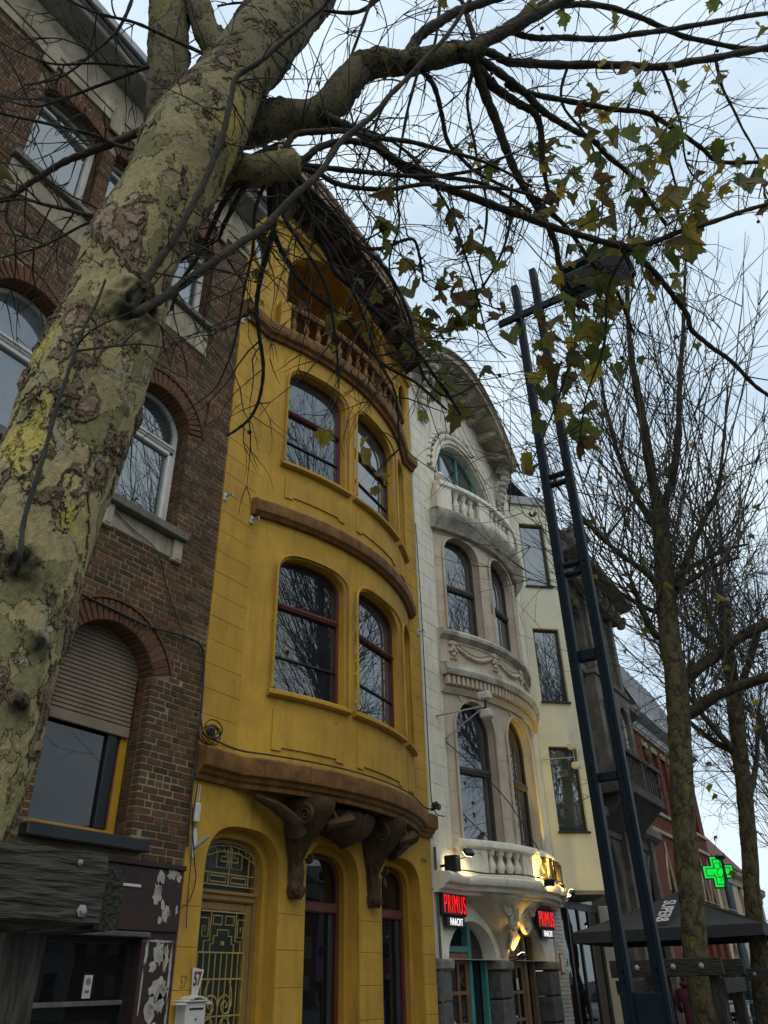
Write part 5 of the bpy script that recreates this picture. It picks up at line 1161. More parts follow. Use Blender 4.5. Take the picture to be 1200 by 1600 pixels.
[(1.715,-4.876,4.941,0.0155),(1.827,-4.796,4.776,0.0141),(1.907,-4.669,4.616,0.0126),(1.988,-4.577,4.475,0.0113),(2.05,-4.547,4.391,0.0106),(2.145,-4.503,4.265,0.0095),(2.226,-4.433,4.135,0.0083),(2.254,-4.357,4.06,0.0076),(2.248,-4.265,4.015,0.0069),(2.239,-4.207,3.993,0.0065)],
[(1.756,-4.935,4.993,0.0141),(1.885,-4.948,4.951,0.0131),(1.994,-4.968,4.919,0.0124),(2.076,-4.989,4.899,0.0118),(2.185,-5.01,4.865,0.011),(2.265,-5.059,4.871,0.0103),(2.334,-5.123,4.903,0.0097),(2.381,-5.184,4.955,0.0092),(2.434,-5.237,4.985,0.0087),(2.51,-5.23,4.944,0.008),(2.619,-5.192,4.871,0.007)],
[(1.6,-4.768,4.876,0.0167),(1.614,-4.663,4.804,0.0151),(1.643,-4.584,4.727,0.0137),(1.68,-4.461,4.618,0.0115),(1.702,-4.347,4.53,0.0097),(1.744,-4.249,4.428,0.0078)],
[(1.627,-4.805,4.87,0.0152),(1.673,-4.626,4.73,0.0123),(1.692,-4.558,4.676,0.0112),(1.669,-4.426,4.639,0.0095),(1.646,-4.293,4.601,0.0078)],
[(1.737,-4.884,4.975,0.0109),(1.835,-4.832,4.856,0.01),(1.971,-4.851,4.748,0.009),(2.162,-4.873,4.592,0.0076),(2.345,-4.806,4.382,0.006),(2.461,-4.746,4.238,0.0049)],
[(1.751,-4.916,4.982,0.0109),(1.912,-4.932,4.869,0.0102),(2.145,-4.963,4.706,0.0091),(2.384,-4.958,4.51,0.0079),(2.534,-4.936,4.374,0.0071),(2.708,-4.943,4.234,0.0062),(2.875,-4.853,4.04,0.0051)],
[(1.693,-4.864,4.923,0.0093),(1.738,-4.756,4.803,0.0084),(1.829,-4.661,4.636,0.0072),(1.914,-4.554,4.467,0.0061),(1.996,-4.438,4.297,0.0049),(2.047,-4.304,4.151,0.0038)],
[(1.755,-4.928,4.987,0.0125),(1.929,-4.995,4.94,0.0117),(2.185,-5.053,4.832,0.0106),(2.349,-5.103,4.768,0.0098),(2.599,-5.102,4.613,0.0086),(2.816,-5.047,4.442,0.0074),(2.995,-5.103,4.362,0.0065),(3.089,-5.243,4.455,0.0057)],
[(1.181,-4.547,4.888,0.0201),(1.127,-4.44,4.821,0.0184),(1.084,-4.358,4.769,0.0171),(1.042,-4.276,4.718,0.0158),(1.009,-4.191,4.649,0.0144),(0.982,-4.124,4.594,0.0133),(0.959,-4.056,4.531,0.0122),(0.913,-3.984,4.497,0.011)],
[(0.953,-4.07,4.514,0.0082),(0.983,-4.036,4.444,0.0067),(1.041,-4.047,4.373,0.0049),(1.073,-4.016,4.303,0.0033)],
[(1.205,-4.557,4.767,0.0099),(1.113,-4.466,4.78,0.009),(1.053,-4.417,4.797,0.0084),(0.973,-4.337,4.806,0.0077),(0.872,-4.239,4.82,0.0067),(0.755,-4.126,4.836,0.0055)],
[(1.152,-4.561,4.273,0.0103),(1.096,-4.474,4.277,0.0093),(1.04,-4.403,4.295,0.0083),(0.984,-4.332,4.312,0.0073),(0.932,-4.267,4.329,0.0065),(0.873,-4.158,4.319,0.0052)],
[(1.156,-4.552,4.26,0.0065),(1.108,-4.445,4.236,0.0057),(1.052,-4.286,4.178,0.0046),(1.001,-4.168,4.15,0.0037),(0.962,-4.081,4.13,0.0031)],
[(1.119,-4.586,5.293,0.0096),(1.079,-4.502,5.249,0.0087),(1.028,-4.389,5.186,0.0076),(0.966,-4.255,5.113,0.0062),(0.905,-4.147,5.068,0.005),(0.812,-4.044,5.068,0.0038)],
[(1.121,-4.584,5.288,0.0078),(0.987,-4.416,5.274,0.0065),(0.875,-4.263,5.249,0.0053),(0.762,-4.156,5.271,0.0044),(0.657,-4.079,5.312,0.0035)],
[(0.978,-4.541,5.831,0.0101),(0.997,-4.48,5.686,0.0089),(1.004,-4.421,5.57,0.0079),(0.985,-4.339,5.463,0.0069),(0.943,-4.205,5.308,0.0052),(0.847,-4.075,5.236,0.0036)],
[(1.363,-4.906,5.225,0.0108),(1.311,-4.885,5.264,0.0104),(1.219,-4.824,5.313,0.0097),(1.12,-4.744,5.352,0.0089),(0.982,-4.62,5.395,0.0078),(0.861,-4.497,5.419,0.0067),(0.746,-4.406,5.467,0.0058)],
[(1.117,-4.579,2.621,0.01125),(1.003,-4.766,2.557,0.0075),(1.001,-4.75,2.688,0.0072),(1.006,-4.748,2.848,0.0067),(1.006,-4.753,3.053,0.0061),(1.004,-4.763,3.222,0.0056),(1.004,-4.78,3.374,0.0051),(1.013,-4.809,3.507,0.0046),(1.015,-4.829,3.603,0.0042)],
[(1.914,-5.053,5.54,0.0102),(2.034,-5.158,5.535,0.0098),(2.28,-5.33,5.478,0.0088),(2.582,-5.393,5.28,0.0076),(2.839,-5.384,5.065,0.0064),(3.104,-5.331,4.813,0.0051),(3.257,-5.371,4.712,0.0045)],
[(2.52,-5.694,6.387,0.0118),(2.588,-5.588,6.173,0.0106),(2.742,-5.55,5.887,0.0091),(2.911,-5.501,5.568,0.0074),(3.026,-5.371,5.254,0.0057),(3.156,-5.372,5.043,0.0046)],
[(3.09,-5.631,5.926,0.0106),(3.15,-5.513,5.516,0.0087),(3.109,-5.274,5.113,0.0066),(3.028,-5.082,4.886,0.0053),(2.955,-4.965,4.787,0.0045)],
[(3.553,-5.714,5.546,0.0117),(3.767,-5.688,5.166,0.0092),(3.847,-5.525,4.87,0.0073),(3.903,-5.33,4.576,0.0053),(3.935,-5.204,4.394,0.0041)],
[(3.514,-6.158,5.403,0.011),(3.566,-5.976,5.22,0.0095),(3.731,-5.851,4.939,0.0075),(3.827,-5.652,4.689,0.0056),(3.945,-5.532,4.467,0.004)],
[(3.566,-6.524,6.594,0.0113),(3.745,-6.527,6.284,0.0088),(3.902,-6.48,5.96,0.0064),(3.963,-6.321,5.682,0.0042)],
[(3.126,-6.138,6.875,0.0113),(3.196,-6.041,6.626,0.0099),(3.395,-6.12,6.316,0.008),(3.554,-6.066,5.939,0.0059),(3.641,-5.936,5.612,0.0042)],
[(3.6,-6.677,7.056,0.0117),(3.761,-6.676,6.691,0.0089),(3.894,-6.626,6.319,0.0061),(4.014,-6.702,6.124,0.0043)],
[(3.914,-7.034,7.305,0.0121),(4.016,-7.013,7.063,0.0104),(4.168,-7.043,6.77,0.0082),(4.315,-7.072,6.482,0.0061),(4.367,-6.982,6.253,0.0045)],
[(1.993,-5.376,6.656,0.0134),(1.93,-5.233,6.482,0.0118),(1.715,-5.022,6.377,0.0093),(1.501,-4.831,6.284,0.007),(1.368,-4.681,6.171,0.0052)],
[(1.92,-5.352,6.547,0.0112),(1.931,-5.23,6.201,0.0088),(1.928,-5.102,5.863,0.0064),(1.91,-5.031,5.717,0.0052)],
[(2.271,-5.631,6.868,0.012),(2.292,-5.548,6.462,0.0085),(2.297,-5.472,6.126,0.0056)],
[(2.066,-5.348,5.769,0.0077),(2.087,-5.248,5.617,0.0068),(2.13,-5.155,5.433,0.0058),(2.179,-5.059,5.235,0.0047),(2.325,-5.124,5.031,0.0034)],
[(2.205,-5.465,6.057,0.0095),(2.276,-5.302,5.736,0.0083),(2.362,-5.197,5.456,0.0073),(2.456,-5.14,5.213,0.0064),(2.521,-5.041,4.975,0.0055),(2.7,-5.044,4.635,0.0042)]]
T1_LEAF=[(2.136,-5.244,5.054,0.146),(2.276,-5.202,5.0,0.157),(2.272,-5.162,4.872,0.092),(2.25,-5.14,5.017,0.083),(2.643,-5.366,5.368,0.148),(2.478,-5.403,5.2,0.086),(2.551,-5.442,5.092,0.132),(2.848,-5.398,5.272,0.167),(2.681,-5.412,5.075,0.099),(2.295,-5.176,4.774,0.102),(2.492,-5.151,4.916,0.124),(2.707,-5.073,4.913,0.162),(2.836,-5.203,5.123,0.109),(2.76,-5.19,4.943,0.138),(2.865,-5.314,5.027,0.107),(2.742,-5.27,4.787,0.149),(2.952,-5.267,4.863,0.173),(3.048,-5.309,4.943,0.168),(2.795,-5.134,4.883,0.146),(2.898,-5.021,4.811,0.166),(2.942,-5.122,4.782,0.148),(2.714,-5.032,4.558,0.133),(3.001,-5.212,4.843,0.125),(3.08,-5.465,4.82,0.139),(2.887,-5.448,4.852,0.104),(2.907,-5.151,4.367,0.155),(3.112,-4.953,4.553,0.143),(3.131,-5.069,4.324,0.178),(2.959,-5.313,4.956,0.141),(2.981,-5.152,4.912,0.126),(2.839,-5.015,4.867,0.149),(3.002,-4.995,4.783,0.127),(2.512,-5.111,4.511,0.104),(2.762,-4.662,4.016,0.176),(3.816,-5.174,4.375,0.189),(2.914,-4.726,3.937,0.093),(2.404,-4.719,4.605,0.123),(2.176,-4.746,4.497,0.101),(2.289,-4.884,4.48,0.094),(2.336,-4.792,4.382,0.08),(2.704,-4.861,4.36,0.077),(0.803,-4.307,4.351,0.112),(2.389,-4.915,4.539,0.097),(2.479,-4.915,4.523,0.09),(1.985,-4.554,4.716,0.066),(2.092,-4.513,4.651,0.06),(3.585,-5.505,4.908,0.134),(2.305,-5.011,4.687,0.096),(2.409,-5.003,4.67,0.09),(3.067,-6.116,6.369,0.137),(3.252,-6.247,6.589,0.152),(3.168,-6.182,6.396,0.12),(3.349,-6.268,6.501,0.153),(3.343,-6.306,6.458,0.161),(3.61,-6.624,6.512,0.173),(3.488,-6.546,6.249,0.176),(3.337,-6.645,5.961,0.147),(3.309,-6.136,6.367,0.17),(3.685,-6.55,6.316,0.191),(3.649,-6.479,6.237,0.162),(3.699,-6.801,6.056,0.173),(3.965,-6.92,5.954,0.204),(3.755,-6.969,5.712,0.157),(3.794,-6.664,6.109,0.16),(3.728,-6.675,5.914,0.164),(3.238,-6.341,5.98,0.176),(3.104,-6.292,5.871,0.146),(3.565,-6.41,6.236,0.151),(3.412,-5.888,6.163,0.182),(3.155,-6.115,5.679,0.155),(3.414,-5.925,5.975,0.16),(3.433,-6.29,5.811,0.152),(3.478,-6.47,5.603,0.173),(3.593,-6.588,5.708,0.159),(3.867,-6.619,5.897,0.159),(3.52,-5.893,5.883,0.189),(3.293,-6.14,5.458,0.162),(3.479,-5.976,5.715,0.156),(3.399,-6.308,5.454,0.145),(3.81,-6.376,5.714,0.195),(3.722,-6.493,5.492,0.177),(3.967,-6.563,5.84,0.161),(3.795,-6.04,5.749,0.173),(3.8,-6.368,5.477,0.163),(4.083,-6.47,5.736,0.163),(3.333,-5.854,5.464,0.159),(3.066,-5.793,5.516,0.154),(3.579,-5.944,5.533,0.174),(3.472,-6.208,5.254,0.136),(3.35,-5.772,5.244,0.157),(3.568,-5.917,5.304,0.179),(3.774,-5.923,5.257,0.184),(3.491,-5.762,4.993,0.182),(3.421,-5.601,4.823,0.145),(3.994,-5.733,5.086,0.189),(3.687,-5.719,4.866,0.159),(3.997,-5.494,4.983,0.182),(3.929,-5.364,4.896,0.171),(3.782,-5.495,4.618,0.152),(3.936,-5.548,4.544,0.18),(3.985,-5.493,4.497,0.172),(3.751,-5.414,4.896,0.166),(3.761,-5.512,4.91,0.156),(3.822,-5.307,4.61,0.155),(3.653,-5.561,5.13,0.156),(3.673,-5.288,5.237,0.162),(3.719,-5.768,5.083,0.172),(3.732,-5.85,5.048,0.162),(3.821,-6.082,5.451,0.14),(3.672,-6.223,5.225,0.149),(3.786,-6.354,5.25,0.132),(4.194,-6.347,5.453,0.134),(3.592,-5.794,5.297,0.182),(3.674,-5.843,5.256,0.182),(3.348,-5.773,5.034,0.145),(3.54,-5.638,5.116,0.152),(3.699,-5.957,5.355,0.165),(2.726,-5.546,4.943,0.116),(3.182,-5.573,5.786,0.129),(2.935,-5.501,5.083,0.107),(3.707,-5.871,4.676,0.146),(3.906,-5.703,4.907,0.156),(3.689,-5.595,4.932,0.162),(3.739,-6.228,5.641,0.139),(3.631,-6.763,5.87,0.098),(3.869,-6.923,6.082,0.111),(4.087,-6.962,5.848,0.14),(3.157,-6.696,6.092,0.111),(3.051,-6.503,6.12,0.103),(3.553,-6.952,6.508,0.111),(2.936,-6.233,7.083,0.134),(2.86,-6.485,6.586,0.114),(2.078,-5.697,6.3,0.081),(2.658,-6.075,6.909,0.147),(3.17,-7.042,6.707,0.106),(3.41,-7.253,6.604,0.107),(3.207,-6.727,6.382,0.088),(3.122,-6.538,6.404,0.116),(3.168,-6.41,6.491,0.137),(3.346,-6.929,6.345,0.097),(3.459,-6.912,6.262,0.098),(3.171,-5.832,6.199,0.14),(2.933,-5.907,5.74,0.119),(2.643,-5.627,5.545,0.123),(2.725,-5.608,5.542,0.108),(2.529,-5.619,5.498,0.08),(2.429,-5.552,5.514,0.063),(2.586,-5.574,5.759,0.075),(2.98,-5.962,5.964,0.105),(2.91,-5.835,5.895,0.096),(3.169,-6.098,6.042,0.153),(3.361,-6.164,6.132,0.158),(3.281,-6.381,5.745,0.129),(3.333,-6.31,5.865,0.115),(3.156,-5.874,5.754,0.124),(3.546,-6.096,5.973,0.151),(3.458,-6.207,5.738,0.135),(3.701,-6.276,5.936,0.151),(3.012,-5.762,5.671,0.104),(3.631,-6.47,5.604,0.142),(3.472,-6.028,5.809,0.148)]
T2_TRUNK=[[10.6,-4.073,1.398,0.1445],[10.6,-4.088,1.772,0.144],[10.6,-4.18,2.43,0.1451],[10.6,-4.254,3.136,0.1425],[10.6,-4.382,3.889,0.1435],[10.6,-4.527,4.697,0.1445],[10.6,-4.608,5.584,0.1373],[10.6,-4.74,6.536,0.1245],[10.6,-4.865,7.577,0.1349]]
T2_BRANCH=[
[[10.6,-4.494,4.549,0.0929],[10.675,-4.639,4.575,0.0845],[10.75,-4.894,4.719,0.0762],[10.825,-5.267,4.848,0.0674],[10.9,-5.734,4.93,0.0584]],
[[10.6,-4.514,4.83,0.0856],[10.72,-4.606,4.96,0.0814],[10.84,-4.834,5.191,0.077],[10.96,-5.054,5.336,0.0722],[11.08,-5.53,5.621,0.0671],[11.2,-5.911,5.758,0.0617]],
[[10.6,-4.569,5.688,0.0624],[10.52,-4.467,5.647,0.0524],[10.44,-4.392,5.868,0.043],[10.36,-4.345,6.245,0.0337],[10.28,-4.321,6.472,0.0238],[10.2,-4.289,6.916,0.014]],
[[10.6,-4.752,6.128,0.0633],[10.667,-4.829,6.313,0.0556],[10.733,-5.092,6.801,0.048],[10.8,-5.389,7.286,0.0401],[10.867,-5.698,7.761,0.0319],[10.933,-5.961,8.523,0.0238],[11.0,-6.311,9.692,0.0154]],
[[10.6,-4.865,7.577,0.0867],[10.55,-4.907,8.233,0.0767],[10.5,-4.98,9.168,0.0668],[10.45,-5.037,10.186,0.0563],[10.4,-5.128,10.97,0.0443],[10.35,-5.318,12.062,0.032],[10.3,-5.666,13.494,0.0188]],
[[10.6,-4.81,7.042,0.0518],[10.5,-4.757,7.339,0.0441],[10.4,-4.585,8.033,0.0371],[10.3,-4.517,8.855,0.0296],[10.2,-4.537,9.968,0.0218],[10.1,-4.685,11.266,0.0132]],
[[10.6,-4.892,7.567,0.0673],[10.66,-5.158,8.08,0.0577],[10.72,-5.412,8.868,0.0483],[10.78,-5.635,9.859,0.0387],[10.84,-5.974,11.171,0.0284],[10.9,-6.359,12.768,0.0173]],
[[10.6,-4.687,6.245,0.0547],[10.475,-4.554,6.537,0.0472],[10.35,-4.282,6.879,0.0399],[10.225,-4.009,7.288,0.0324],[10.1,-3.77,7.702,0.0245]],
[[10.6,-4.627,5.964,0.0451],[10.433,-4.422,6.053,0.0361],[10.267,-4.075,6.383,0.0276],[10.1,-3.759,6.715,0.0187]],
[[10.6,-4.824,6.46,0.055],[10.833,-5.185,6.712,0.0418],[11.067,-5.544,6.918,0.0281],[11.3,-5.885,7.025,0.0142]],
[[10.6,-4.86,6.298,0.0454],[10.7,-5.157,6.457,0.0349],[10.8,-5.479,6.609,0.0243],[10.9,-5.778,6.666,0.0136]]]
T3_TRUNK=[[16.0,-3.777,1.284,0.1372],[16.0,-3.918,2.014,0.1407],[16.0,-4.025,2.784,0.139],[16.0,-4.275,4.179,0.1396],[16.0,-4.405,5.131,0.138],[16.0,-4.557,6.156,0.1364],[16.0,-4.682,7.097,0.1149],[16.0,-4.813,8.037,0.0919]]

# ------------------------------------------------------------------ plane trees
def barkmat(name, fs=1., sat=1., base=1.):
    M = bpy.data.materials.new(name); M.use_nodes = True; MATS[name] = M
    t = M.node_tree; n = t.nodes; l = t.links; p = n['Principled BSDF']; p.inputs['Roughness'].default_value = .88; p.inputs['Specular IOR Level'].default_value = .22
    g = n.new('ShaderNodeNewGeometry'); mp = n.new('ShaderNodeMapping'); mp.inputs['Scale'].default_value = (fs, fs, fs * .7); l.new(g.outputs['Position'], mp.inputs[0])
    def nz(sc_, det, off, ro=.55):
        m_ = n.new('ShaderNodeMapping'); m_.inputs['Location'].default_value = (off, off * .7, off * .3); l.new(mp.outputs[0], m_.inputs[0])
        a = n.new('ShaderNodeTexNoise'); a.inputs['Scale'].default_value = sc_; a.inputs['Detail'].default_value = det; a.inputs['Roughness'].default_value = ro; l.new(m_.outputs[0], a.inputs['Vector']); return a.outputs[0]
    def step(x, th, w_=.004):
        r = n.new('ShaderNodeMapRange'); r.inputs[1].default_value = th - w_; r.inputs[2].default_value = th + w_; l.new(x, r.inputs[0]); return r.outputs[0]
    def math_(op, a, b):
        m_ = n.new('ShaderNodeMath'); m_.operation = op
        for i, x in enumerate((a, b)):
            if isinstance(x, (int, float)): m_.inputs[i].default_value = x
            else: l.new(x, m_.inputs[i])
        return m_.outputs[0]
    def edge(x, th, w_): return math_('LESS_THAN', math_('ABSOLUTE', math_('SUBTRACT', x, th), 0), w_)
    def mix(f, a, b):
        m_ = n.new('ShaderNodeMixRGB')
        for i, x in ((0, f), (1, a), (2, b)):
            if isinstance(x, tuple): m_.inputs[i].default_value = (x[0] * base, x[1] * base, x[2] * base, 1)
            elif isinstance(x, (int, float)): m_.inputs[i].default_value = x
            else: l.new(x, m_.inputs[i])
        return m_.outputs[0]
    A, B, Cn, D = nz(6.2, 6, 0), nz(3.3, 6, 11, .5), nz(12, 5, 23), nz(1.2, 3, 37); fine = nz(60, 7, 5, .7); E_ = nz(8.5, 6, 51)
    col = mix(step(D, .5, .12), (.31, .255, .115), (.37, .295, .15))
    col = mix(step(E_, .55), col, (.215, .19, .085))                     # grey green older skin
    col = mix(step(Cn, .60), col, (.30, .265, .165))                      # small pale scars
    col = mix(step(A, .555), col, (.195, .140, .088)); col = mix(step(A, .61), col, (.30, .205, .14))   # lifting brown plates
    col = mix(step(B, .585), col, (.36, .305, .135)); col = mix(step(B, .615), col, (.45, .355, .09))   # bared yellow
    ed = math_('MAXIMUM', math_('MAXIMUM', edge(A, .548, .008), edge(A, .604, .008)), math_('MAXIMUM', math_('MAXIMUM', edge(B, .581, .005), edge(Cn, .596, .006)), edge(E_, .547, .004)))
    col = mix(math_('MULTIPLY', ed, .72), col, (.035, .027, .018))
    m2 = n.new('ShaderNodeMixRGB'); m2.blend_type = 'OVERLAY'; m2.inputs[0].default_value = .75; l.new(col, m2.inputs[1]); l.new(fine, m2.inputs[2])
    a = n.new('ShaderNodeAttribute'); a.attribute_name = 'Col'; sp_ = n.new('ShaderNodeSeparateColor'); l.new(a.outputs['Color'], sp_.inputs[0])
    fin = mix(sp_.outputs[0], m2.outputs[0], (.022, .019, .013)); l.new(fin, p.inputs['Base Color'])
    h = math_('ADD', math_('MULTIPLY', step(A, .555), .45), math_('MULTIPLY', step(A, .61), .55)); h = math_('SUBTRACT', h, math_('MULTIPLY', step(B, .585), .5)); h = math_('ADD', h, math_('MULTIPLY', step(Cn, .60), -.25)); h = math_('ADD', h, math_('MULTIPLY', fine, .45)); h = math_('ADD', h, math_('MULTIPLY', step(E_, .55), .2))
    bp = n.new('ShaderNodeBump'); bp.inputs['Strength'].default_value = .9; bp.inputs['Distance'].default_value = .009; l.new(h, bp.inputs['Height']); l.new(bp.outputs[0], p.inputs['Normal'])
    ds = n.new('ShaderNodeDisplacement'); ds.inputs['Midlevel'].default_value = .3; ds.inputs['Scale'].default_value = .013 / fs; l.new(h, ds.inputs['Height']); l.new(ds.outputs[0], n['Material Output'].inputs['Displacement']); M.displacement_method = 'BOTH'
    return M
bark = barkmat('plane bark'); bark2 = barkmat('dark plane bark', 1.7, 1., .38)  # bark2: darker tone and finer pattern for the further trees
NZ = noise.noise
def bark_tube(name, path, K, step, parent, dark=0., amp=1., knots=(), seed=0., fs=1., bm_=None, backlit_grad=0.):
    pts = smooth_path(path, 8); P = []
    acc = 0; last = Vector(pts[0][:3]); P.append(pts[0])
    for q in pts[1:]:
        v = Vector(q[:3]); d = (v - last).length
        st = step if (q[2] > 1.75 or step > .01) else step * 4
        while d >= st:
            u = st / d; last = last + (v - last) * u; r = P[-1][3] + (q[3] - P[-1][3]) * u; P.append([*last, r]); d = (v - last).length
    n = len(P); V_ = []; F_ = []; COL = []
    t = Vector((0, 0, 1)); a = Vector((1, 0, 0)); 
    t = (Vector(P[1][:3]) - Vector(P[0][:3])).normalized(); a = t.orthogonal().normalized()
    for i in range(n):
        c = Vector(P[i][:3]); t = (Vector(P[min(i + 1, n - 1)][:3]) - Vector(P[max(i - 1, 0)][:3])).normalized()
        a = (a - t * a.dot(t)).normalized(); b = t.cross(a); r = P[i][3]
        for j in range(K):
            an = 2 * math.pi * j / K; dr = a * math.cos(an) + b * math.sin(an); p = c + dr * r
            s = Vector((p.x * fs + seed, p.y * fs, p.z * fs * .72))
            h = NZ(s * 2.0) * .022 + NZ(s * 7) * .006 + NZ(s * 19) * .003; dk = dark + backlit_grad * max(0., min(1., (p.z - 4.0) / 1.3)) * .62  # upper bark darkens with height: backlight put into the colour
            for kz in knots:
                dd = (p - kz[0]).length / kz[1]
                if dd < 1.6:
                    gk = math.exp(-dd * dd * 2.2); h += kz[2] * gk * (.6 + 1.1 * NZ(s * 38) + .9 * NZ(s * 19)); dk = max(dk, min(.95, 1.6 * gk * (.8 + .7 * NZ(s * 26))))
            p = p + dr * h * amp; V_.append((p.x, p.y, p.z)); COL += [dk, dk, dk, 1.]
    for i in range(n - 1):
        for j in range(K): F_.append((i * K + j, i * K + (j + 1) % K, (i + 1) * K + (j + 1) % K, (i + 1) * K + j))
    F_.append(tuple((n - 1) * K + j for j in range(K))); F_.append(tuple(range(K))[::-1])
    me = mesh(name, V_, F_, bm_ or bark, 180); ca = me.color_attributes.new('Col', 'FLOAT_COLOR', 'POINT'); ca.data.foreach_set('color', COL)
    o = bpy.data.objects.new(name, me); return link(o, parent)

def twig(mb, p, d, Ln, r, dep, rr, grav=0., n=3, segs=5, wig=.35, sub=(2, 4)):
    P = [(p.x, p.y, p.z, r)]; q = p.copy(); dd = d.normalized(); pts = []
    for i in range(segs):
        dd = (dd + Vector((rr.uniform(-1, 1), rr.uniform(-1, 1), rr.uniform(-1, 1))) * wig + Vector((0, 0, grav))).normalized()
        q = q + dd * (Ln / segs); P.append((q.x, q.y, q.z, r * (1 - .68 * (i + 1) / segs))); pts.append((q.copy(), dd.copy()))
    mb.tube(P, n, False)
    if dep > 0:
        for _ in range(rr.randint(*sub)):
            k = rr.randrange(len(pts)); b, e = pts[k]; sd = e.cross(Vector((rr.uniform(-1, 1), rr.uniform(-1, 1), rr.uniform(-1, 1))))
            if sd.length < 1e-3: continue
            twig(mb, b, e * .8 + sd.normalized() * .62, Ln * rr.uniform(.25, .55), r * .7, dep - 1, rr, grav, n, max(3, segs - 2), wig, sub)

def leaf_mesh(name, m_, bend, seed):
    rr = random.Random(seed); half = [(0, 0), (.10, -.05), (.22, -.14), (.30, -.05), (.48, -.08), (.40, .06), (.52, .14), (.44, .22), (.56, .34), (.66, .52), (.46, .50), (.40, .60), (.28, .56), (.24, .62), (.26, .80), (.12, .84), (.08, .98), (0, 1.12)]
    v = []; f = []
    for sgn in (1, -1):
        b = len(v)
        for x, y in half:
            x_ = x * sgn * (1 + rr.uniform(-.08, .08)); y_ = y + rr.uniform(-.02, .02)
            z_ = abs(x_) * bend[0] + (y_ - .4) ** 2 * bend[1] + .10 * math.sin(x_ * 9 + y_ * 5 + seed) * abs(x_) * 2
            v.append((x_, y_, z_))
        c = len(v); v.append((sgn * .2, .3, .2 * bend[0])) 
        for i in range(len(half) - 1): f.append((c, b + i, b + i + 1) if sgn > 0 else (c, b + i + 1, b + i))
        f.append((c, b + len(half) - 1, b) if sgn > 0 else (c, b, b + len(half) - 1))
    q = MB(); q.add(v, f); q.tube([(0, 0, .1 * 0, .018), (.02, -.2, .03, .014), (0, -.42, .10, .012)], 3, False)
    me = mesh(name, q.v, q.f, m_, 60); me.transform(Matrix.Translation((0, .42, 0))); return me
lg = leafmat('green leaf', (.10, .135, .032), (.18, .205, .038)); ly = leafmat('yellow leaf', (.30, .235, .03), (.44, .34, .04)); lb = leafmat('brown leaf', (.13, .065, .026), (.22, .13, .038)); lo = leafmat('olive leaf', (.16, .145, .032), (.24, .175, .038))
LM = [leaf_mesh('leaf', m_, b, i) for i, (m_, b) in enumerate([(lg, (.45, .5)), (lg, (-.4, .8)), (lo, (.8, -.5)), (ly, (.35, .7)), (ly, (.5, .6)), (lb, (1.2, 1.2)), (lg, (.9, .4)), (lo, (-.6, .7))])]
def put_leaf(parent, pos, size, rr, me=None):
    me = me or LM[rr.choices(range(8), (5, 5, 6, 2, 2, 3, 5, 5))[0]]
    # hang from the stalk: local -Y (stalk) up, blade falling outwards
    rot = Matrix.Rotation(rr.uniform(0, 6.28), 3, 'Z') @ Matrix.Rotation(R_(-90 + rr.uniform(-50, 35)), 3, 'X') @ Matrix.Rotation(rr.uniform(-.6, .6), 3, 'Z')
    o = bpy.data.objects.new('leaf', me); s = size / 1.15; o.scale = (s, s, s); o.rotation_euler = rot.to_euler(); o.location = Vector(pos) - rot @ Vector((0, .85, 0)) * s
    link(o, parent); return Vector(pos) - rot @ Vector((0, .85, 0)) * s

rr = random.Random(11)
t1 = thing('plane_tree', (.86, -4.46, 0), 'large mottled plane tree with thick leaning trunk in the left foreground', 'tree', 'plane trees along the pavement')
trunk_path = [(.86, -4.45, .08, .27), (.885, -4.46, .35, .235), (.94, -4.47, .9, .20)] + [tuple(x) for x in T1_TRUNK]
kn = [(Vector(k[:3]), k[3], k[4]) for k in T1_KNOT]
bark_tube('trunk', trunk_path, 300, .0055, t1, 0., 1., kn, backlit_grad=1.)
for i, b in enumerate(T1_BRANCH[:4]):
    bark_tube('limb', b, 64, .012, t1, (.74, .66, .6, .3)[i], .55, (), i * 3.1, 1.6)  # upper limbs' backlit darkness is put into the bark colour
allpts = []; sm = []
for i, b in enumerate(T1_BRANCH):
    p_ = smooth_path(b, 6, .012 if i >= 4 else 0, i); sm.append(p_); allpts += [Vector(q[:3]) for q in p_] if i >= 4 else []
    if i >= 4:
        for k, q in enumerate(p_): q[3] *= 1 + .12 * math.sin(k * 2.3 + i)
        mb = MB(); mb.tube(p_, 8, True); mb.build('branch', limb_m if b[0][3] > .016 else twig_m, t1, 60)
tw = MB()
for i, p_ in enumerate(sm):
    if i < 4: dens = .3
    else: dens = .9
    for k in range(2, len(p_)):
        if rr.random() < dens * .30:
            a = Vector(p_[k - 1][:3]); b = Vector(p_[k][:3]); e = (b - a).normalized(); sd = e.cross(Vector((rr.uniform(-1, 1), rr.uniform(-1, 1), rr.uniform(-1, 1))))
            if sd.length < .05: continue
            far = 1.0 if a.x > 1.6 else .6
            if a.x < 1.5 and a.z < 3.2: continue
            twig(tw, b, e * .45 + sd.normalized() * .9 + Vector((0, 0, -.1)), rr.uniform(.2, .75) * far, rr.uniform(.003, .005), 2 if rr.random() < .3 else 1, rr, -.05, 4, 7, .2, (1, 3))
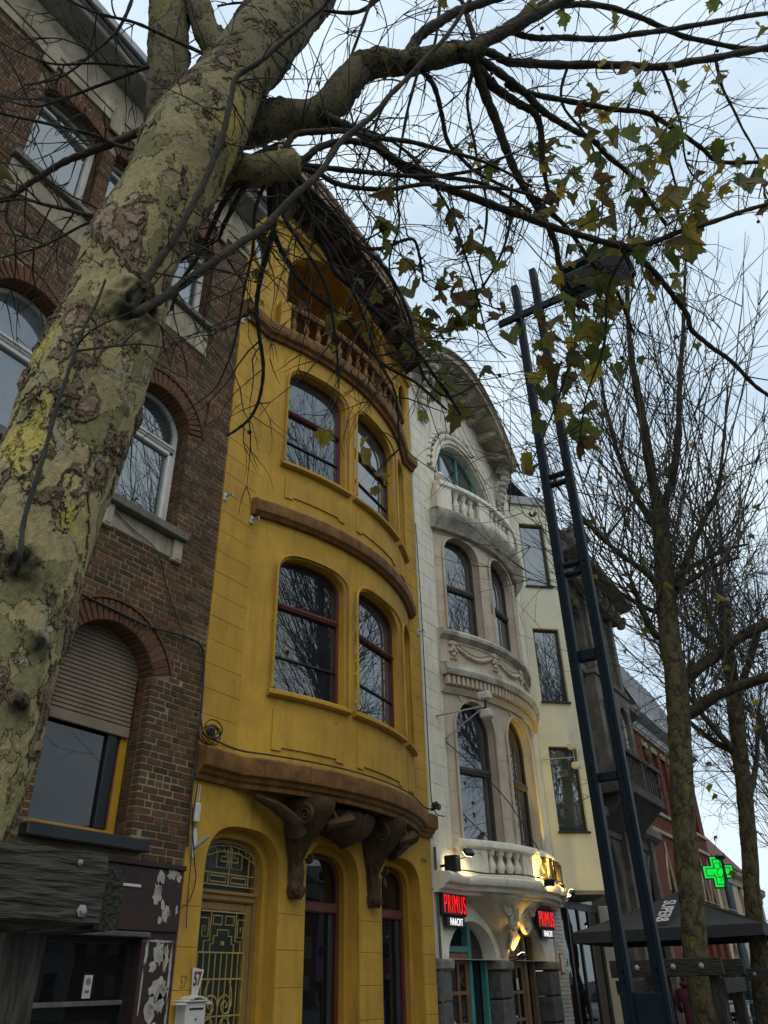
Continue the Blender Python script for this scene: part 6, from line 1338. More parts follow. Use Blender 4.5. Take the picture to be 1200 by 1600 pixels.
# seed balls and dry stalks
for _ in range(26):
    q = rr.choice([a for a in allpts if a.x > 2.2]); c = q + Vector((rr.uniform(-.1, .1), rr.uniform(-.1, .1), -rr.uniform(.08, .2))); tw.tube([(q.x, q.y, q.z, .0015), (c.x, c.y, c.z, .0012)], 3, False); tw.ball(tuple(c), .013, 6, 4)
L1 = list(T1_LEAF)
for (x, y, z, s) in T1_LEAF[8:38] + T1_LEAF[60::2]:
    L1.append((x + rr.uniform(-.18, .18), y + rr.uniform(-.18, .18), z + rr.uniform(-.14, .14), s * rr.uniform(.4, .75)))
for k_, (x, y, z, s) in enumerate(L1):
    hp = put_leaf(t1, (x, y, z), s, rr, LM[4] if k_ in (33, 34) else None)
    best = min(allpts, key=lambda q: (q - hp).length + (0 if q.z > hp.z - .1 else .3)); L_ = (best - hp).length
    if L_ < 1.2:
        mid = (best + hp) / 2 + Vector((rr.uniform(-.06, .06), rr.uniform(-.06, .06), .06 * L_)); tw.tube(smooth_path([(*best, .0035), (*mid, .0028), (*hp, .0018)], 4, .008), 4, False)
tw.build('twigs', twig_m, t1, 60)['kind'] = 'stuff'

# second tree: slender trunk, many upright shoots
def shoots(mb, base_pts, n, lo_, hi_, rr, up=.8, out=.75, r0=.012, dep=2, sub=(5, 8), grav=.05):
    for _ in range(n):
        b, ax = rr.choice(base_pts); an = rr.uniform(0, 6.283); d = Vector((math.cos(an) * out, math.sin(an) * out, rr.uniform(up * .45, up * 1.4))); Ln = rr.uniform(lo_, hi_)
        twig(mb, Vector(b), d, Ln, r0 * rr.uniform(.6, 1.2) * (Ln / hi_) ** .5, dep, rr, grav, 4, 7, .075, sub)
t2 = thing('plane_tree', (10.6, -4.05, 0), 'slender bare plane tree in front of the red brick house behind the mast', 'tree', 'plane trees along the pavement')
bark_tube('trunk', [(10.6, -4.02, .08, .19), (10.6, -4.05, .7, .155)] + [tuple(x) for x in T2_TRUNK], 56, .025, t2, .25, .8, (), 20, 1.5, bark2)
bp_ = []
for i, b in enumerate(T2_BRANCH):
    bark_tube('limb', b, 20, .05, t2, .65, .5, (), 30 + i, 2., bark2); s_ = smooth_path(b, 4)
    bp_ += [(Vector(q[:3]), None) for q in s_[2:]]
bp_ += [(Vector((10.6, y, z)), None) for y, z in ((-4.6, 5.6), (-4.66, 6.0), (-4.74, 6.5), (-4.8, 7.0), (-4.86, 7.5))] * 6
sh2 = MB(); r2 = random.Random(5)
shoots(sh2, bp_, 190, 1.8, 5.0, r2, 1.35, .66, .016, 2, (2, 3), .05)
shoots(sh2, [q for q in bp_ if q[0].z < 6.6], 38, 1.2, 3.2, r2, .5, .95, .011, 2, (2, 3), .04)
sh2.build('shoots', twig_f, t2, 60)['kind'] = 'stuff'
for _ in range(60):
    b = r2.choice(bp_)[0]; put_leaf(t2, b + Vector((r2.uniform(-1, 1), r2.uniform(-1, 1), r2.uniform(-.3, 1.8))), r2.uniform(.08, .16), r2)
t3 = thing('plane_tree', (16, -3.7, 0), 'further plane tree with dense upright shoots at the right edge', 'tree', 'plane trees along the pavement')
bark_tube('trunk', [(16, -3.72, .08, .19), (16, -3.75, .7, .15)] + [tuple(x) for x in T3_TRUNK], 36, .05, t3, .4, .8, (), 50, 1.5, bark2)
b3 = []; sh3 = MB(); r3 = random.Random(9)
for i in range(9):
    k = 3 + i % 5; b = Vector(T3_TRUNK[k][:3]); an = i * 2.4; e = b + Vector((math.cos(an) * .9, math.sin(an) * .9, .9 + .3 * (i % 3)))
    pth = [(*b, .07), (*((b + e) / 2 + Vector((0, 0, -.1))), .055), (*e, .035)]; mb = MB(); s_ = smooth_path(pth, 5, .02, i); mb.tube(s_, 8); mb.build('limb', limb_m, t3, 60); b3 += [(Vector(q[:3]), None) for q in s_[4:]]
b3 += [(Vector(q[:3]), None) for q in T3_TRUNK[4:]]
shoots(sh3, b3, 130, 1.4, 4.0, r3, 1.3, .55, .019, 2, (3, 4), .045); shoots(sh3, b3, 80, 1.0, 2.8, r3, .1, .95, .012, 2, (3, 5), -.05)
sh3.build('shoots', twig_f, t3, 60)['kind'] = 'stuff'
for _ in range(70):
    b = r3.choice(b3)[0]; put_leaf(t3, b + Vector((r3.uniform(-1.1, 1.1), r3.uniform(-1.3, 1.1), r3.uniform(-2.3, 1.2))), r3.uniform(.10, .19), r3)
for k, (x, y, lab) in enumerate(((22.5, -3.9, 'distant bare plane tree right of the green cross'), (29.5, -4.0, 'most distant bare plane tree behind the street lamp'))):
    t4 = thing('plane_tree', (x, y, 0), lab, 'tree', 'plane trees along the pavement'); r4 = random.Random(20 + k)
    tp = [(x, y, .08, .18), (x, y, 2.5, .15), (x + .05, y - .3, 5, .12), (x, y - .4, 7.5, .07)]; mb = MB(); mb.tube(smooth_path(tp, 6, .02), 12); mb.build('trunk', limb_m, t4, 60)
    s4 = MB(); shoots(s4, [(Vector((x, y - .3, z)), None) for z in (3.6, 4.4, 5, 5.6, 6.2, 6.8, 7.4)], 90, 1.4, 4.0, r4, 1.2, .6, .02, 2, (3, 4), .04); s4.build('shoots', twig_f, t4, 60)['kind'] = 'stuff'

# ------------------------------------------------------------------ timber tree guards
def oldwood(name, c1, c2):
    M = mat(name, c1, .9, c2, 6, 0); t = M.node_tree; n = t.nodes; l = t.links; p = n['Principled BSDF']
    g = n.new('ShaderNodeTexCoord'); mp = n.new('ShaderNodeMapping'); mp.inputs['Scale'].default_value = (3, 26, 26)
    w_ = n.new('ShaderNodeTexNoise'); w_.inputs['Scale'].default_value = 3; w_.inputs['Detail'].default_value = 8; l.new(g.outputs['Object'], mp.inputs[0]); l.new(mp.outputs[0], w_.inputs['Vector'])
    bp = n.new('ShaderNodeBump'); bp.inputs['Strength'].default_value = 1.; bp.inputs['Distance'].default_value = .02; l.new(w_.outputs[0], bp.inputs['Height']); l.new(bp.outputs[0], p.inputs['Normal'])
    r = n.new('ShaderNodeValToRGB'); r.color_ramp.elements[0].color = (*c2, 1); r.color_ramp.elements[1].color = (*c1, 1); r.color_ramp.elements[0].position = .38; r.color_ramp.elements[1].position = .62; l.new(w_.outputs[0], r.inputs[0]); l.new(r.outputs[0], p.inputs['Base Color']); return M
oakm = oldwood('weathered oak', (.062, .055, .040), (.020, .017, .012)); oakd = oldwood('mossy oak', (.034, .032, .020), (.012, .012, .008))
def timber(name, c, L_, hw, hh, axis, m_, parent, rough=.004, seed=0):
    """rough sawn beam, its length along local X"""
    n = 26; v = []; f = []; ring = [(-hw, -hh), (-hw * .3, -hh), (hw * .3, -hh), (hw, -hh), (hw, -hh * .3), (hw, hh * .3), (hw, hh), (hw * .3, hh), (-hw * .3, hh), (-hw, hh), (-hw, hh * .3), (-hw, -hh * .3)]; k = len(ring)
    for i in range(n + 1):
        x = -L_ / 2 + L_ * i / n
        for a, b in ring:
            s = 1 - (.06 if abs(a) == hw and abs(b) == hh else 0); e = noise.noise(Vector((x * 9 + seed, a * 30, b * 30))) * rough; v.append((x, a * s + e, b * s + e))
    for i in range(n):
        for j in range(k): f.append((i * k + j, i * k + (j + 1) % k, (i + 1) * k + (j + 1) % k, (i + 1) * k + j))
    f.append(tuple(range(k))[::-1]); f.append(tuple(range(n * k, (n + 1) * k)))
    o = bpy.data.objects.new(name, mesh(name, v, f, m_)); o.location = c
    o.rotation_euler = {'x': (0, 0, 0), 'y': (0, 0, math.pi / 2), 'z': (0, -math.pi / 2, 0)}[axis]; link(o, parent)
    return o
def bolt(x, y, z, parent, ax='y', s=1.):
    q = MB(); T = (lambda a, b, c: (x + a, y - c, z + b)) if ax == 'y' else (lambda a, b, c: (x - c, y + a, z + b))
    q.lathe([(.032 * s, 0), (.032 * s, .004 * s), (.019 * s, .006 * s), (.019 * s, .018 * s), (.012 * s, .022 * s)], n=6, T=T); q.build('bolt', zinc, parent, 30)
tg = thing('tree_guard', (1.0, -4.5, 0), 'big weathered timber tree guard beam with bolt at the lower left corner', 'tree guard', 'timber tree guards')
timber('beam', (.71, -4.91, 1.80), 1.16, .04, .073, 'x', oakm, tg, .005)
timber('beam', (1.325, -4.47, 1.785), .92, .036, .068, 'y', oakd, tg, .005, 3)
timber('beam', (.75, -4.02, 1.80), 1.1, .04, .073, 'x', oakd, tg, .005, 5)
timber('post', (1.165, -4.82, .90), 1.62, .062, .05, 'z', oakm, tg, .004, 7); timber('post', (1.2, -4.1, .9), 1.62, .06, .05, 'z', oakd, tg, .004, 8); timber('post', (.3, -4.82, .9), 1.62, .06, .05, 'z', oakd, tg, .004, 9)
bolt(1.235, -4.952, 1.752, tg, s=.42); bolt(1.21, -4.952, 1.846, tg, s=.22)
def guard(x, y, label, w_=.56, zt=1.70):
    g_ = thing('tree_guard', (x, y, 0), label, 'tree guard', 'timber tree guards')
    for sx in (-1, 1): timber('beam', (x + sx * (w_ + .04), y, zt), 2 * w_ + .1, .04, .085, 'y', oakd, g_, .006, x + sx)
    for sy in (-1, 1): timber('beam', (x, y + sy * (w_ + .0), zt - .18), 2 * w_, .035, .07, 'x', oakd, g_, .006, x + sy)
    for sx in (-1, 1):
        for sy in (-1, 1): timber('post', (x + sx * (w_ - .05), y + sy * (w_ - .07), .86), 1.55, .06, .06, 'z', oakd, g_, .006, x + sx * 2 + sy)
    for u in (-.1, .3, -.4): bolt(x - w_ - .082, y + u, zt + .01, g_, 'x', .9)
guard(10.62, -3.87, 'dark timber tree guard around the slender tree near the mast')
guard(16.1, -3.75, 'timber tree guard at the right edge around the further tree', zt=1.62)

# ------------------------------------------------------------------ lighting mast
ms = thing('lighting_mast', (6.52, -4.6, 0), 'tall dark blue ladder shaped lighting mast in front of the cream house', 'mast')
RY = (-4.49, -4.74); ZT = (8.86, 9.0)
for y, zt in zip(RY, ZT):
    q = MB(); q.bbox(6.46, 6.56, y - .04, y + .04, .1, zt, .008); r_ = q.build('rail', mast_m, ms)
    q = MB(); q.bbox(6.40, 6.452, y - .062, y - .03, .1, zt - .25, .005); q.bbox(6.452, 6.459, y - .06, y + .02, .1, zt - .3, .002); q.build('rail_flange', mast_m, r_)
for z, h_ in ((6.02, .035), (5.92, .035), (4.99, .035), (4.89, .035), (4.07, .10), (3.02, .07)): bar('rung', (6.475, 6.545, RY[1] + .041, RY[0] - .041, z - h_ / 2, z + h_ / 2), mast_m, ms, .006)
bar('base_cabinet', (6.43, 6.59, RY[1] - .04, RY[0] + .04, .1, 1.52), mast_m, ms)
for z in (1.62, 3.02, 4.07, 4.94, 5.97, 7.2):
    for y in RY:
        for dz in (-.03, .03):
            q = MB(); q.lathe([(.014, 0), (.014, .008), (.008, .012)], n=6, T=lambda a, b, c, y=y, z=z, dz=dz: (6.458 - c, y + a, z + b + dz)); q.build('bolt', mast_m, ms)
q = MB(); q.bbox(6.405, 6.455, -5.6, -4.25, 8.24, 8.34, .01); q.build('arm', mast_m, ms)
q = MB(); q.bbox(6.12, 6.68, -5.86, -5.12, 8.34, 8.45, .03); lh = q.build('lamp_head', mast_m, ms)
q = MB(); q.bbox(6.17, 6.63, -5.81, -5.17, 8.325, 8.34, .006); q.build('lamp_glass', zinc, lh); bar('lamp_fins', (6.2, 6.6, -5.42, -5.16, 8.45, 8.50), zinc, lh)

# ------------------------------------------------------------------ parasol
pr = thing('parasol', (16.9, -2.55, 0), 'large black cafe parasol with white lettering behind the mast', 'parasol')
cloth = mat('black canvas', (.028, .029, .031), .8, (.02, .021, .023), 5, .3, 80); hb = 1.62; ap = Vector((16.9, -2.55, 3.02)); zr = 2.34
cor = [Vector((16.9 + sx * hb, -2.55 + sy * hb, zr)) for sx, sy in ((-1, 1), (-1, -1), (1, -1), (1, 1))]
q = MB()
for i in range(4):
    a, b = cor[i], cor[(i + 1) % 4]; n = 6; v = []; f = []
    for j in range(n + 1):
        t = j / n
        for k in range(n + 1):
            u = k / n; p = ap.lerp(a.lerp(b, u), t); p.z -= .07 * math.sin(math.pi * t) * math.sin(math.pi * u) + .05 * math.sin(math.pi * t); v.append(tuple(p))
    for j in range(n):
        for k in range(n): f.append((j * (n + 1) + k, (j + 1) * (n + 1) + k, (j + 1) * (n + 1) + k + 1, j * (n + 1) + k + 1))
    q.add(v, f); dn = Vector((0, 0, -.17)); q.add([tuple(a), tuple(b), tuple(b + dn), tuple((a + b) / 2 + dn * 1.1), tuple(a + dn)], [(0, 1, 2, 3, 4)])
canopy = q.build('canopy', cloth, pr, 40)
for c in cor: q = MB(); q.tube([(*(ap - Vector((0, 0, .05))), .014), (*(c - Vector((0, 0, .03))), .012)], 6); q.build('rib', frame_k, pr, 60)
q = MB(); q.tube([(16.9, -2.55, .1, .035), (16.9, -2.55, 2.98, .03)], 10); q.build('pole', frame_k, pr, 60); bar('base', (16.5, 17.3, -2.95, -2.15, .1, .2), granite, pr)
q = MB(); q.tube([tuple([*c, .008]) for c in (cor[2] + Vector((0, 0, .01)), ap + Vector((0, 0, .01)))], 5); q.build('seam', white_pl, pr)
# lettering running down the street-side panel
nn = ((cor[0] - ap).cross(cor[1] - ap)).normalized(); nn = nn if nn.x < 0 else -nn
dn_ = ((cor[0] + cor[1]) / 2 - ap).normalized(); sd_ = dn_.cross(nn).normalized()
wl_m = mat('white print', (.62, .61, .58), .7, bump=0)
bas = ap + dn_ * .52 + (cor[0] - cor[1]).normalized() * .14 + nn * .02
Mx = Matrix((( dn_.x, -sd_.x, nn.x, bas.x), (dn_.y, -sd_.y, nn.y, bas.y), (dn_.z, -sd_.z, nn.z, bas.z), (0, 0, 0, 1)))
text_mesh('SUPER8', .32, .006, wl_m, 'lettering', pr, Mx, .95, .006)

# ------------------------------------------------------------------ pharmacy cross
pc = thing('pharmacy_cross', (30.1, -.9, 4.6), 'glowing green pharmacy cross sign beyond the second tree', 'sign')
def crossp(s, a): return [(-a, -s), (a, -s), (a, -a), (s, -a), (s, a), (a, a), (a, s), (-a, s), (-a, a), (-s, a), (-s, -a), (-a, -a)]
TP = lambda x, d, z: (30.1 + .35 * x + .9 * d, -.95 - .93 * x + .35 * d, 4.62 + z)
panel('sign_body', crossp(.50, .21), [], 0, .16, frame_k, pc, TP); panel('light_face', crossp(.46, .18), [], -.02, -.002, grn_e, pc, TP)
dk_g = mat('dark green print', (.0, .05, .012), .5, bump=0, emit=(0, .10, .01), es=1.)
panel('light_line', crossp(.40, .13), [crossp(.37, .10)], -.03, -.021, dk_g, pc, TP)
q = MB(); q.tube([(*TP(.16 * math.cos(a * .5) , -.03, .16 * math.sin(a * .5) - .02), .012) for a in range(-6, 1)], 5); q.tube([(*TP(.10 * math.cos(a * .52), -.03, .18 + .10 * math.sin(a * .52)), .012) for a in range(13)], 5); q.tube([(*TP(.05 * math.sin(k * .9), -.03, -.3 + k * .05), .012) for k in range(9)], 5); q.build('snake_and_bowl', dk_g, pc)
q = MB(); q.tube([(30.2, -.5, 4.8, .03), (30.4, 0, 4.8, .03)], 6); q.build('bracket', frame_k, pc)

# ------------------------------------------------------------------ street lamp
sl = thing('street_lamp', (21.6, -2.65, 0), 'dark blue street lamp post right of the green cross', 'street lamp')
q = MB(); q.lathe([(.13, 0), (.13, .9), (.10, 1.0), (.085, 3.3), (.05, 3.4)], (21.55, -2.66, .1), 12); q.build('post', mat('blue lamp paint', (.02, .05, .07), .45, bump=.05), sl, 40)
q = MB(); q.tube(smooth_path([(21.55, -2.66, 3.4, .04), (21.5, -2.68, 3.85, .035), (21.2, -2.72, 4.0, .03)], 4), 8); q.build('arm', MATS['blue lamp paint'], sl, 60)
q = MB(); q.ball((21.05, -2.74, 4.02), (.24, .12, .06), 10, 6); q.build('lamp_head', frame_k, sl, 60)

# ------------------------------------------------------------------ person in maroon coat
ps = thing('person', (21.75, -1.2, .1), 'person in a hooded maroon coat walking behind the tree guard', 'person')
coat = mat('maroon coat', (.085, .010, .022), .85, (.055, .007, .015), 5, .4, 40); trous = mat('dark trousers', (.02, .02, .024), .9); skin = mat('skin', (.42, .26, .19), .6, bump=.05); hair = mat('dark hair', (.03, .02, .015), .7)
def skinned(name, verts, edges, m_, parent, root=0, lv=2):
    me = bpy.data.meshes.new(name); me.from_pydata([v[:3] for v in verts], edges, []); me.materials.append(m_); o = bpy.data.objects.new(name, me); link(o, parent)
    md = o.modifiers.new('s', 'SKIN'); sv = me.skin_vertices[0].data if me.skin_vertices else None
    if sv is None:
        bm = bmesh.new(); bm.from_mesh(me); bm.verts.layers.skin.verify(); bm.to_mesh(me); bm.free(); sv = me.skin_vertices[0].data
    for i, v in enumerate(verts): sv[i].radius = (v[3], v[4] if len(v) > 4 else v[3]); sv[i].use_root = (i == root)
    o.modifiers.new('u', 'SUBSURF').levels = lv; o.modifiers['u'].render_levels = lv; md.use_smooth_shade = True; return o
px_, py_ = 21.75, -1.2
body = [(0, 0, .92, .13), (0, 0, 1.1, .13), (0, 0, 1.28, .15), (.0, 0, 1.40, .07), (.01, 0, 1.46, .05), (.02, 0, 1.56, .085), (.02, 0, 1.64, .06), (0, .09, .86, .09), (.05, .10, .5, .065), (-.02, .10, .17, .045), (.10, .10, .13, .04), (0, -.09, .86, .09), (-.08, -.10, .5, .065), (-.2, -.10, .19, .045), (-.09, -.10, .13, .04), (0, .19, 1.33, .065), (-.03, .25, 1.08, .05), (.08, .22, .90, .04), (0, -.19, 1.33, .065), (-.03, -.25, 1.08, .05), (.08, -.22, .90, .04)]
skinned('body', [(px_ + v[0], py_ + v[1], v[2], v[3]) for v in body], [(0, 1), (1, 2), (2, 3), (3, 4), (4, 5), (5, 6), (0, 7), (7, 8), (8, 9), (9, 10), (0, 11), (11, 12), (12, 13), (13, 14), (2, 15), (15, 16), (16, 17), (2, 18), (18, 19), (19, 20)], trous, ps)
cb = [(0, 0, .55, .24, .2), (0, 0, .75, .22, .18), (0, 0, 1.0, .19, .16), (0, 0, 1.25, .20, .17), (0, 0, 1.38, .15, .13), (0, 0, 1.45, .11, .11), (0, .21, 1.34, .085, .085), (-.03, .28, 1.08, .07, .07), (.09, .23, .92, .058, .058), (0, -.21, 1.34, .085, .085), (-.03, -.28, 1.08, .07, .07), (.09, -.23, .92, .058, .058)]
skinned('coat', [(px_ + v[0], py_ + v[1], v[2], v[3], v[4]) for v in cb], [(0, 1), (1, 2), (2, 3), (3, 4), (4, 5), (3, 6), (6, 7), (7, 8), (3, 9), (9, 10), (10, 11)], coat, ps)
q = MB(); q.ball((px_ - .03, py_, 1.47), (.14, .15, .08), 12, 8); q.build('hood', coat, ps, 80); q = MB(); q.ball((px_ - .01, py_, 1.59), (.105, .10, .12), 12, 8); q.build('hair', hair, ps, 80)

# ------------------------------------------------------------------ parked car
car = thing('parked_car', (27.3, -1.6, 0), 'small silver car parked at the end of the pavement', 'car')
paint = mat('silver paint', (.50, .52, .55), .3, (.46, .48, .51), 3, 0, metal=.4); CX, CY = 27.3, -1.75
def carT(x, y, z): return (CX + x, CY + y, .1 + z)
sec = [(-1.9, .45, .62, .74), (-1.85, .3, .80, .80), (-1.2, .22, .92, .84), (-.75, .2, .97, .85), (-.1, .2, 1.0, .86), (.9, .2, 1.0, .86), (1.7, .22, .98, .84), (1.88, .3, .9, .8), (1.92, .42, .75, .74)]
v = []; f = []
for x, z0, z1, wd in sec:
    for y, z in ((-wd * .9, z0), (-wd, z0 + .12), (-wd, z1 - .12), (-wd * .93, z1), (wd * .93, z1), (wd, z1 - .12), (wd, z0 + .12), (wd * .9, z0)): v.append(carT(x, y, z))
for i in range(len(sec) - 1):
    for j in range(8): f.append((i * 8 + j, i * 8 + (j + 1) % 8, (i + 1) * 8 + (j + 1) % 8, (i + 1) * 8 + j))
f += [tuple(range(8)), tuple(range(8 * len(sec) - 8, 8 * len(sec)))[::-1]]
q = MB(); q.add(v, f); q.build('body', paint, car, 35)
v = [carT(*p) for p in ((-1.0, -.76, .96), (-.35, -.62, 1.42), (1.2, -.62, 1.42), (1.75, -.74, .97), (-1.0, .76, .96), (-.35, .62, 1.42), (1.2, .62, 1.42), (1.75, .74, .97))]
q = MB(); q.add(v, [(0, 1, 2, 3), (7, 6, 5, 4), (0, 4, 5, 1), (2, 6, 7, 3)]); q.build('windows', glass_d, car); q = MB(); q.bbox(-.4, 1.25, -.64, .64, 1.41, 1.48, .03, carT); q.build('roof', paint, car)
for sy in (-1, 1):
    for x in (-1.2, 1.15):
        q = MB(); q.lathe([(.20, -.09), (.31, -.09), (.33, -.05), (.33, .05), (.31, .09), (.20, .09)], n=18, T=lambda a, b, c: carT(x + a, sy * .76 + c, .33 + b)); wq = q.build('wheel', black_m, car, 40); q = MB(); q.lathe([(.0, -.095), (.20, -.095), (.20, .095), (.0, .095)], n=12, T=lambda a, b, c: carT(x + a, sy * .76 + c, .33 + b)); q.build('rim', zinc, wq)
    q = MB(); q.ball(carT(-1.84, sy * .6, .72), (.08, .16, .09), 8, 6); q.build('headlight', white_pl, car, 60); q = MB(); q.ball(carT(-.75, sy * .95, 1.02), (.06, .1, .07), 8, 6); q.build('mirror', paint, car, 60)
bar('number_plate', (CX - 1.97, CX - 1.94, CY - .26, CY + .26, .58, .70), white_pl, car)

# ------------------------------------------------------------------ bicycles
def bicycle(x, y, rz, col, label):
    t = thing('bicycle', (x, y, .1), label, 'bicycle', 'bicycles parked beyond the tree guards'); cs, sn = math.cos(rz), math.sin(rz); T = lambda a, b, c: (x + a * cs - b * sn, y + a * sn + b * cs, .1 + c); m_ = mat('bike paint ' + label[:6], col, .4, bump=0)
    for k in (-.52, .52):
        q = MB(); q.tube([(*T(k + .33 * math.cos(i * math.pi / 12), 0, .35 + .33 * math.sin(i * math.pi / 12)), .018) for i in range(25)], 6, False); wq = q.build('wheel', black_m, t, 60); q = MB()
        for i in range(14): q.tube([(*T(k, 0, .35), .003), (*T(k + .32 * math.cos(i * math.pi / 7), 0, .35 + .32 * math.sin(i * math.pi / 7)), .003)], 3)
        q.build('spokes', zinc, wq)
    q = MB()
    for a, b in (((-.52, .35), (-.15, .33)), ((-.15, .33), (-.27, .85)), ((-.52, .35), (-.25, .78)), ((-.15, .33), (.33, .78)), ((-.25, .76), (.35, .86)), ((.52, .35), (.33, .98))): q.tube([(*T(a[0], 0, a[1]), .018), (*T(b[0], 0, b[1]), .016)], 6)
    q.build('frame', m_, t, 60)
    q = MB(); q.tube(smooth_path([(*T(.2, -.3, 1.08), .014), (*T(.33, -.2, 1.08), .014), (*T(.36, 0, 1.03), .014), (*T(.33, .2, 1.08), .014), (*T(.2, .3, 1.08), .014)], 4), 6); q.build('handlebar', zinc, t, 60)
    q = MB(); q.ball(T(-.28, 0, .93), (.13, .08, .04), 8, 6); q.tube([(*T(-.27, 0, .85), .014), (*T(-.28, 0, .92), .014)], 6); q.build('saddle', black_m, t, 60)
    q = MB(); q.tube([(*T(-.15, -.1, .33), .012), (*T(-.15, .1, .33), .012)], 6); q.ball(T(-.15, .12, .25), .035, 6, 4); q.build('crank', zinc, t); return t
bicycle(17.3, -2.95, .5, (.02, .03, .06), 'dark bicycle with silver handlebar nearest the person'); bicycle(17.9, -3.35, .9, (.25, .25, .26), 'grey bicycle beside the right tree guard'); bicycle(18.6, -2.9, .2, (.05, .02, .02), 'dark red bicycle standing farthest from the mast')

# ------------------------------------------------------------------ small things on the facades
mbx = thing('mailbox', (6.58, -.12, 1.3), 'cream metal mailbox with scalloped roof beside the yellow house door', 'mailbox')
q = MB(); q.bbox(6.46, 6.73, -.17, -.02, 1.15, 1.50, .01); q.build('box', white_pl, mbx)
for i in range(9):
    u = -1 + i / 4.; x = 6.595 + u * .17; q = MB(); q.ball((x, -.11, 1.545 - .06 * u * u), (.024, .11, .016), 8, 5); q.build('roof_scallop', white_pl, mbx, 60)
q = MB(); q.bbox(6.45, 6.74, -.19, -.01, 1.50, 1.52, .008); q.build('roof', white_pl, mbx); bar('slot', (6.50, 6.69, -.176, -.171, 1.44, 1.455), black_m, mbx, .001); q = MB(); q.ball((6.6, -.172, 1.36), .01, 8, 5); q.build('lock', black_m, mbx)
np_ = thing('number_plate', (6.68, -.03, 1.7), 'white house number plate with maroon digits by the yellow house door', 'sign')
panel('plate', [(6.66, 1.42), (6.70, 1.42), (6.80, 1.78), (6.64, 1.80)], [], -.035, -.025, white_pl, np_); text_mesh('57', .17, .004, mat('maroon print', (.16, .012, .03), .6, bump=0), 'digits', np_, at(6.655, -.04, 1.645), .62, .003)
an = thing('antenna_box', (6.46, -.03, 3.2), 'beige wifi box with two thin antennas on the yellow wall', 'antenna')
q = MB(); q.bbox(6.425, 6.50, -.07, -.01, 3.16, 3.36, .01); q.build('box', white_pl, an)
for x in (6.445, 6.48): q = MB(); q.tube([(x, -.04, 3.36, .006), (x + .005, -.04, 3.56, .005)], 6); q.build('antenna', white_pl, an)
fh = thing('flag_holder', (6.5, -.03, 2.95), 'white flag holder plate with grey tube on the yellow wall', 'flag holder')
panel('plate', oval(6.49, 2.96, .04, .15), [], -.025, -.008, white_pl, fh); q = MB(); q.tube([(6.49, -.03, 2.9, .02), (6.56, -.16, 3.02, .02)], 8); q.build('tube', zinc, fh, 60)
for i, (x, z, y, lab) in enumerate(((6.43, 7.38, -.01, 'small metal cable hook left of the middle brown band'), (6.98, 7.28, -.02, 'metal wall hook under the end of the middle brown band'), (6.42, 10.75, -.01, 'small metal hook at the top left corner of yellow wall'), (11.72, 7.2, -.01, 'metal hook on the right edge of the yellow house'))):
    hk = thing('wall_hook', (x, y, z), lab, 'hook', 'metal hooks on the yellow wall'); bar('plate', (x - .03, x + .03, y - .015, y + .01, z - .06, z + .06), white_pl, hk, .004); q = MB(); q.tube([(x, y, z, .014), (x + .02, y - .12, z + .02, .014), (x + .02, y - .13, z - .04, .012)], 6); q.build('hook', zinc, hk)
wire('wall_cable', [(3.9, -.03, 5.2), (4.49, -.03, 5.14), (4.95, -.03, 5.12), (5.41, -.04, 5.10), (5.9, -.04, 5.16), (6.22, -.04, 5.15), (6.33, -.04, 4.99), (6.37, -.04, 4.46), (6.37, -.04, 4.1), (6.36, -.04, 3.4), (6.37, -.05, 2.9)], .013, black_m, 'thick black cable over the shuttered window arch and down the corner')
wire('cornice_cable', [(6.37, -.04, 4.3), (6.42, -.08, 4.1), (6.55, -.12, 4.06), (6.8, -.14, 4.03), (7.05, -.14, 4.03)] + [(*YB.P(R_(a), .10), 4.035) for a in range(-22, 25, 6)] + [(11.5, -.12, 4.04), (11.7, -.14, 4.05)], .011, black_m, 'black cable lying on the lower brown cornice')
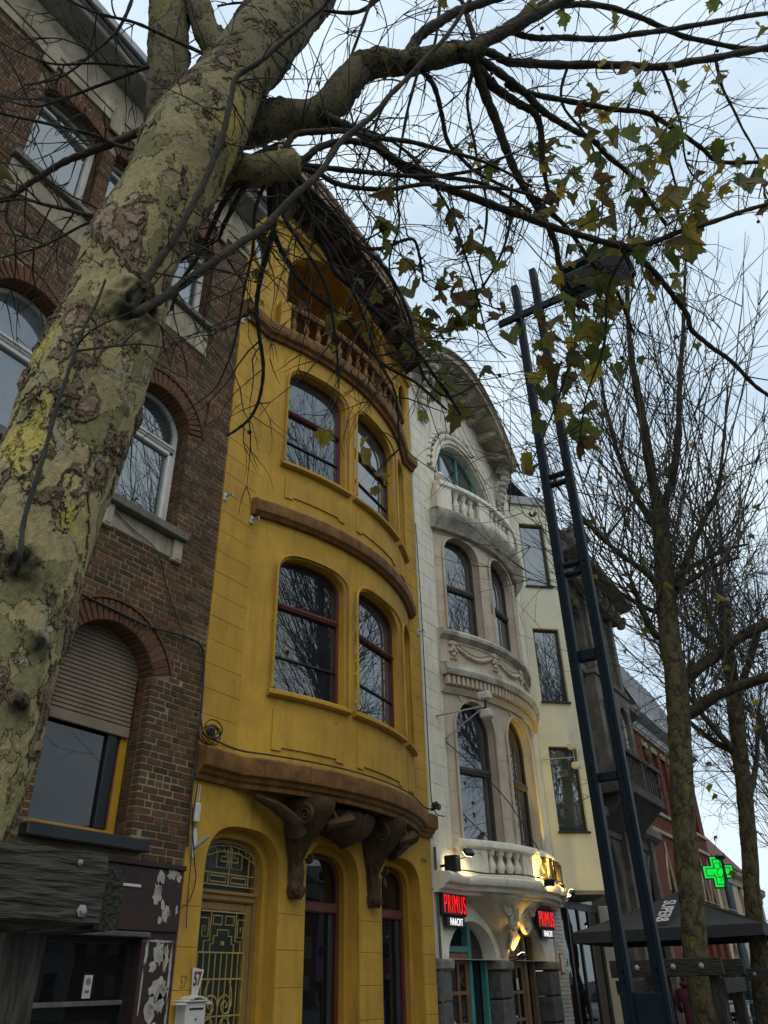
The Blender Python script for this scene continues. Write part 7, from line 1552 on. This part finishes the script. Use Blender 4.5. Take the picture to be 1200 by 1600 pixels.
wire('thin_cable', [(4.6, -.03, 6.3), (5.0, -.03, 6.16), (5.38, -.04, 6.05), (5.6, -.03, 5.7), (5.8, -.03, 5.4), (6.0, -.03, 5.17)], .006, black_m, 'thin cable hanging below the arched window sill on brick')
wire('loose_cable', [(6.41, -.03, 4.0), (6.43, -.05, 3.6), (6.40, -.05, 3.2), (6.44, -.06, 2.95), (6.50, -.05, 2.75), (6.53, -.06, 2.6), (6.47, -.06, 2.4), (6.36, -.07, 2.32)], .006, black_m, 'loose thin cable looping down left of the yellow house door')
wire('hanging_cable', [(6.44, -.03, 3.16), (6.45, -.04, 2.8), (6.46, -.04, 2.4), (6.47, -.05, 2.15)], .005, black_m, 'thin straight cable hanging from the beige wifi box')
t = thing('cable_loops', (6.45, -.1, 4.1), 'coiled black cable loops on the corner of brick and yellow houses', 'cable'); q = MB()
for i in range(5): cx, cz, r = 6.46 + .1 * rnd.random(), 4.1 + .1 * rnd.random(), .07 + .09 * rnd.random(); q.tube([(cx + r * math.cos(a * .45), -.06 - .02 * i, cz + r * .7 * math.sin(a * .45), .008) for a in range(15)], 5)
q.bbox(6.5, 6.58, -.10, -.03, 4.12, 4.20, .01); q.build('loops', black_m, t, 60)

# ------------------------------------------------------------------ unseen terrace added across the square to darken low reflections in the panes
for i in range(17):
    x0 = -26 + i * 9.5; hz = 9 + 1.5 * ((i * 7) % 3); t = thing('added_terrace_house', (x0 + 4.7, -44, 0), 'plain terrace house added across the square to darken window reflections', 'house', 'terrace added for its dark reflection')
    q = MB(); q.box(x0, x0 + 9.4, -52, -44, 0, hz); q.build('wall', brick_red if i % 2 else granite_l, t); q = MB(); q.add([(x0, -43.7, hz), (x0 + 9.4, -43.7, hz), (x0 + 9.4, -48, hz + 2.5), (x0, -48, hz + 2.5), (x0, -52.3, hz), (x0 + 9.4, -52.3, hz)], [(0, 1, 2, 3), (3, 2, 5, 4), (1, 5, 2), (0, 3, 4)]); q.build('roof', slate, t)
    for r in range(2):
        for k in range(4): bar('window', (x0 + .9 + k * 2.1, x0 + 2.0 + k * 2.1, -44.01, -43.96, .9 + r * 3, 2.7 + r * 3), glass_d, t, .004)
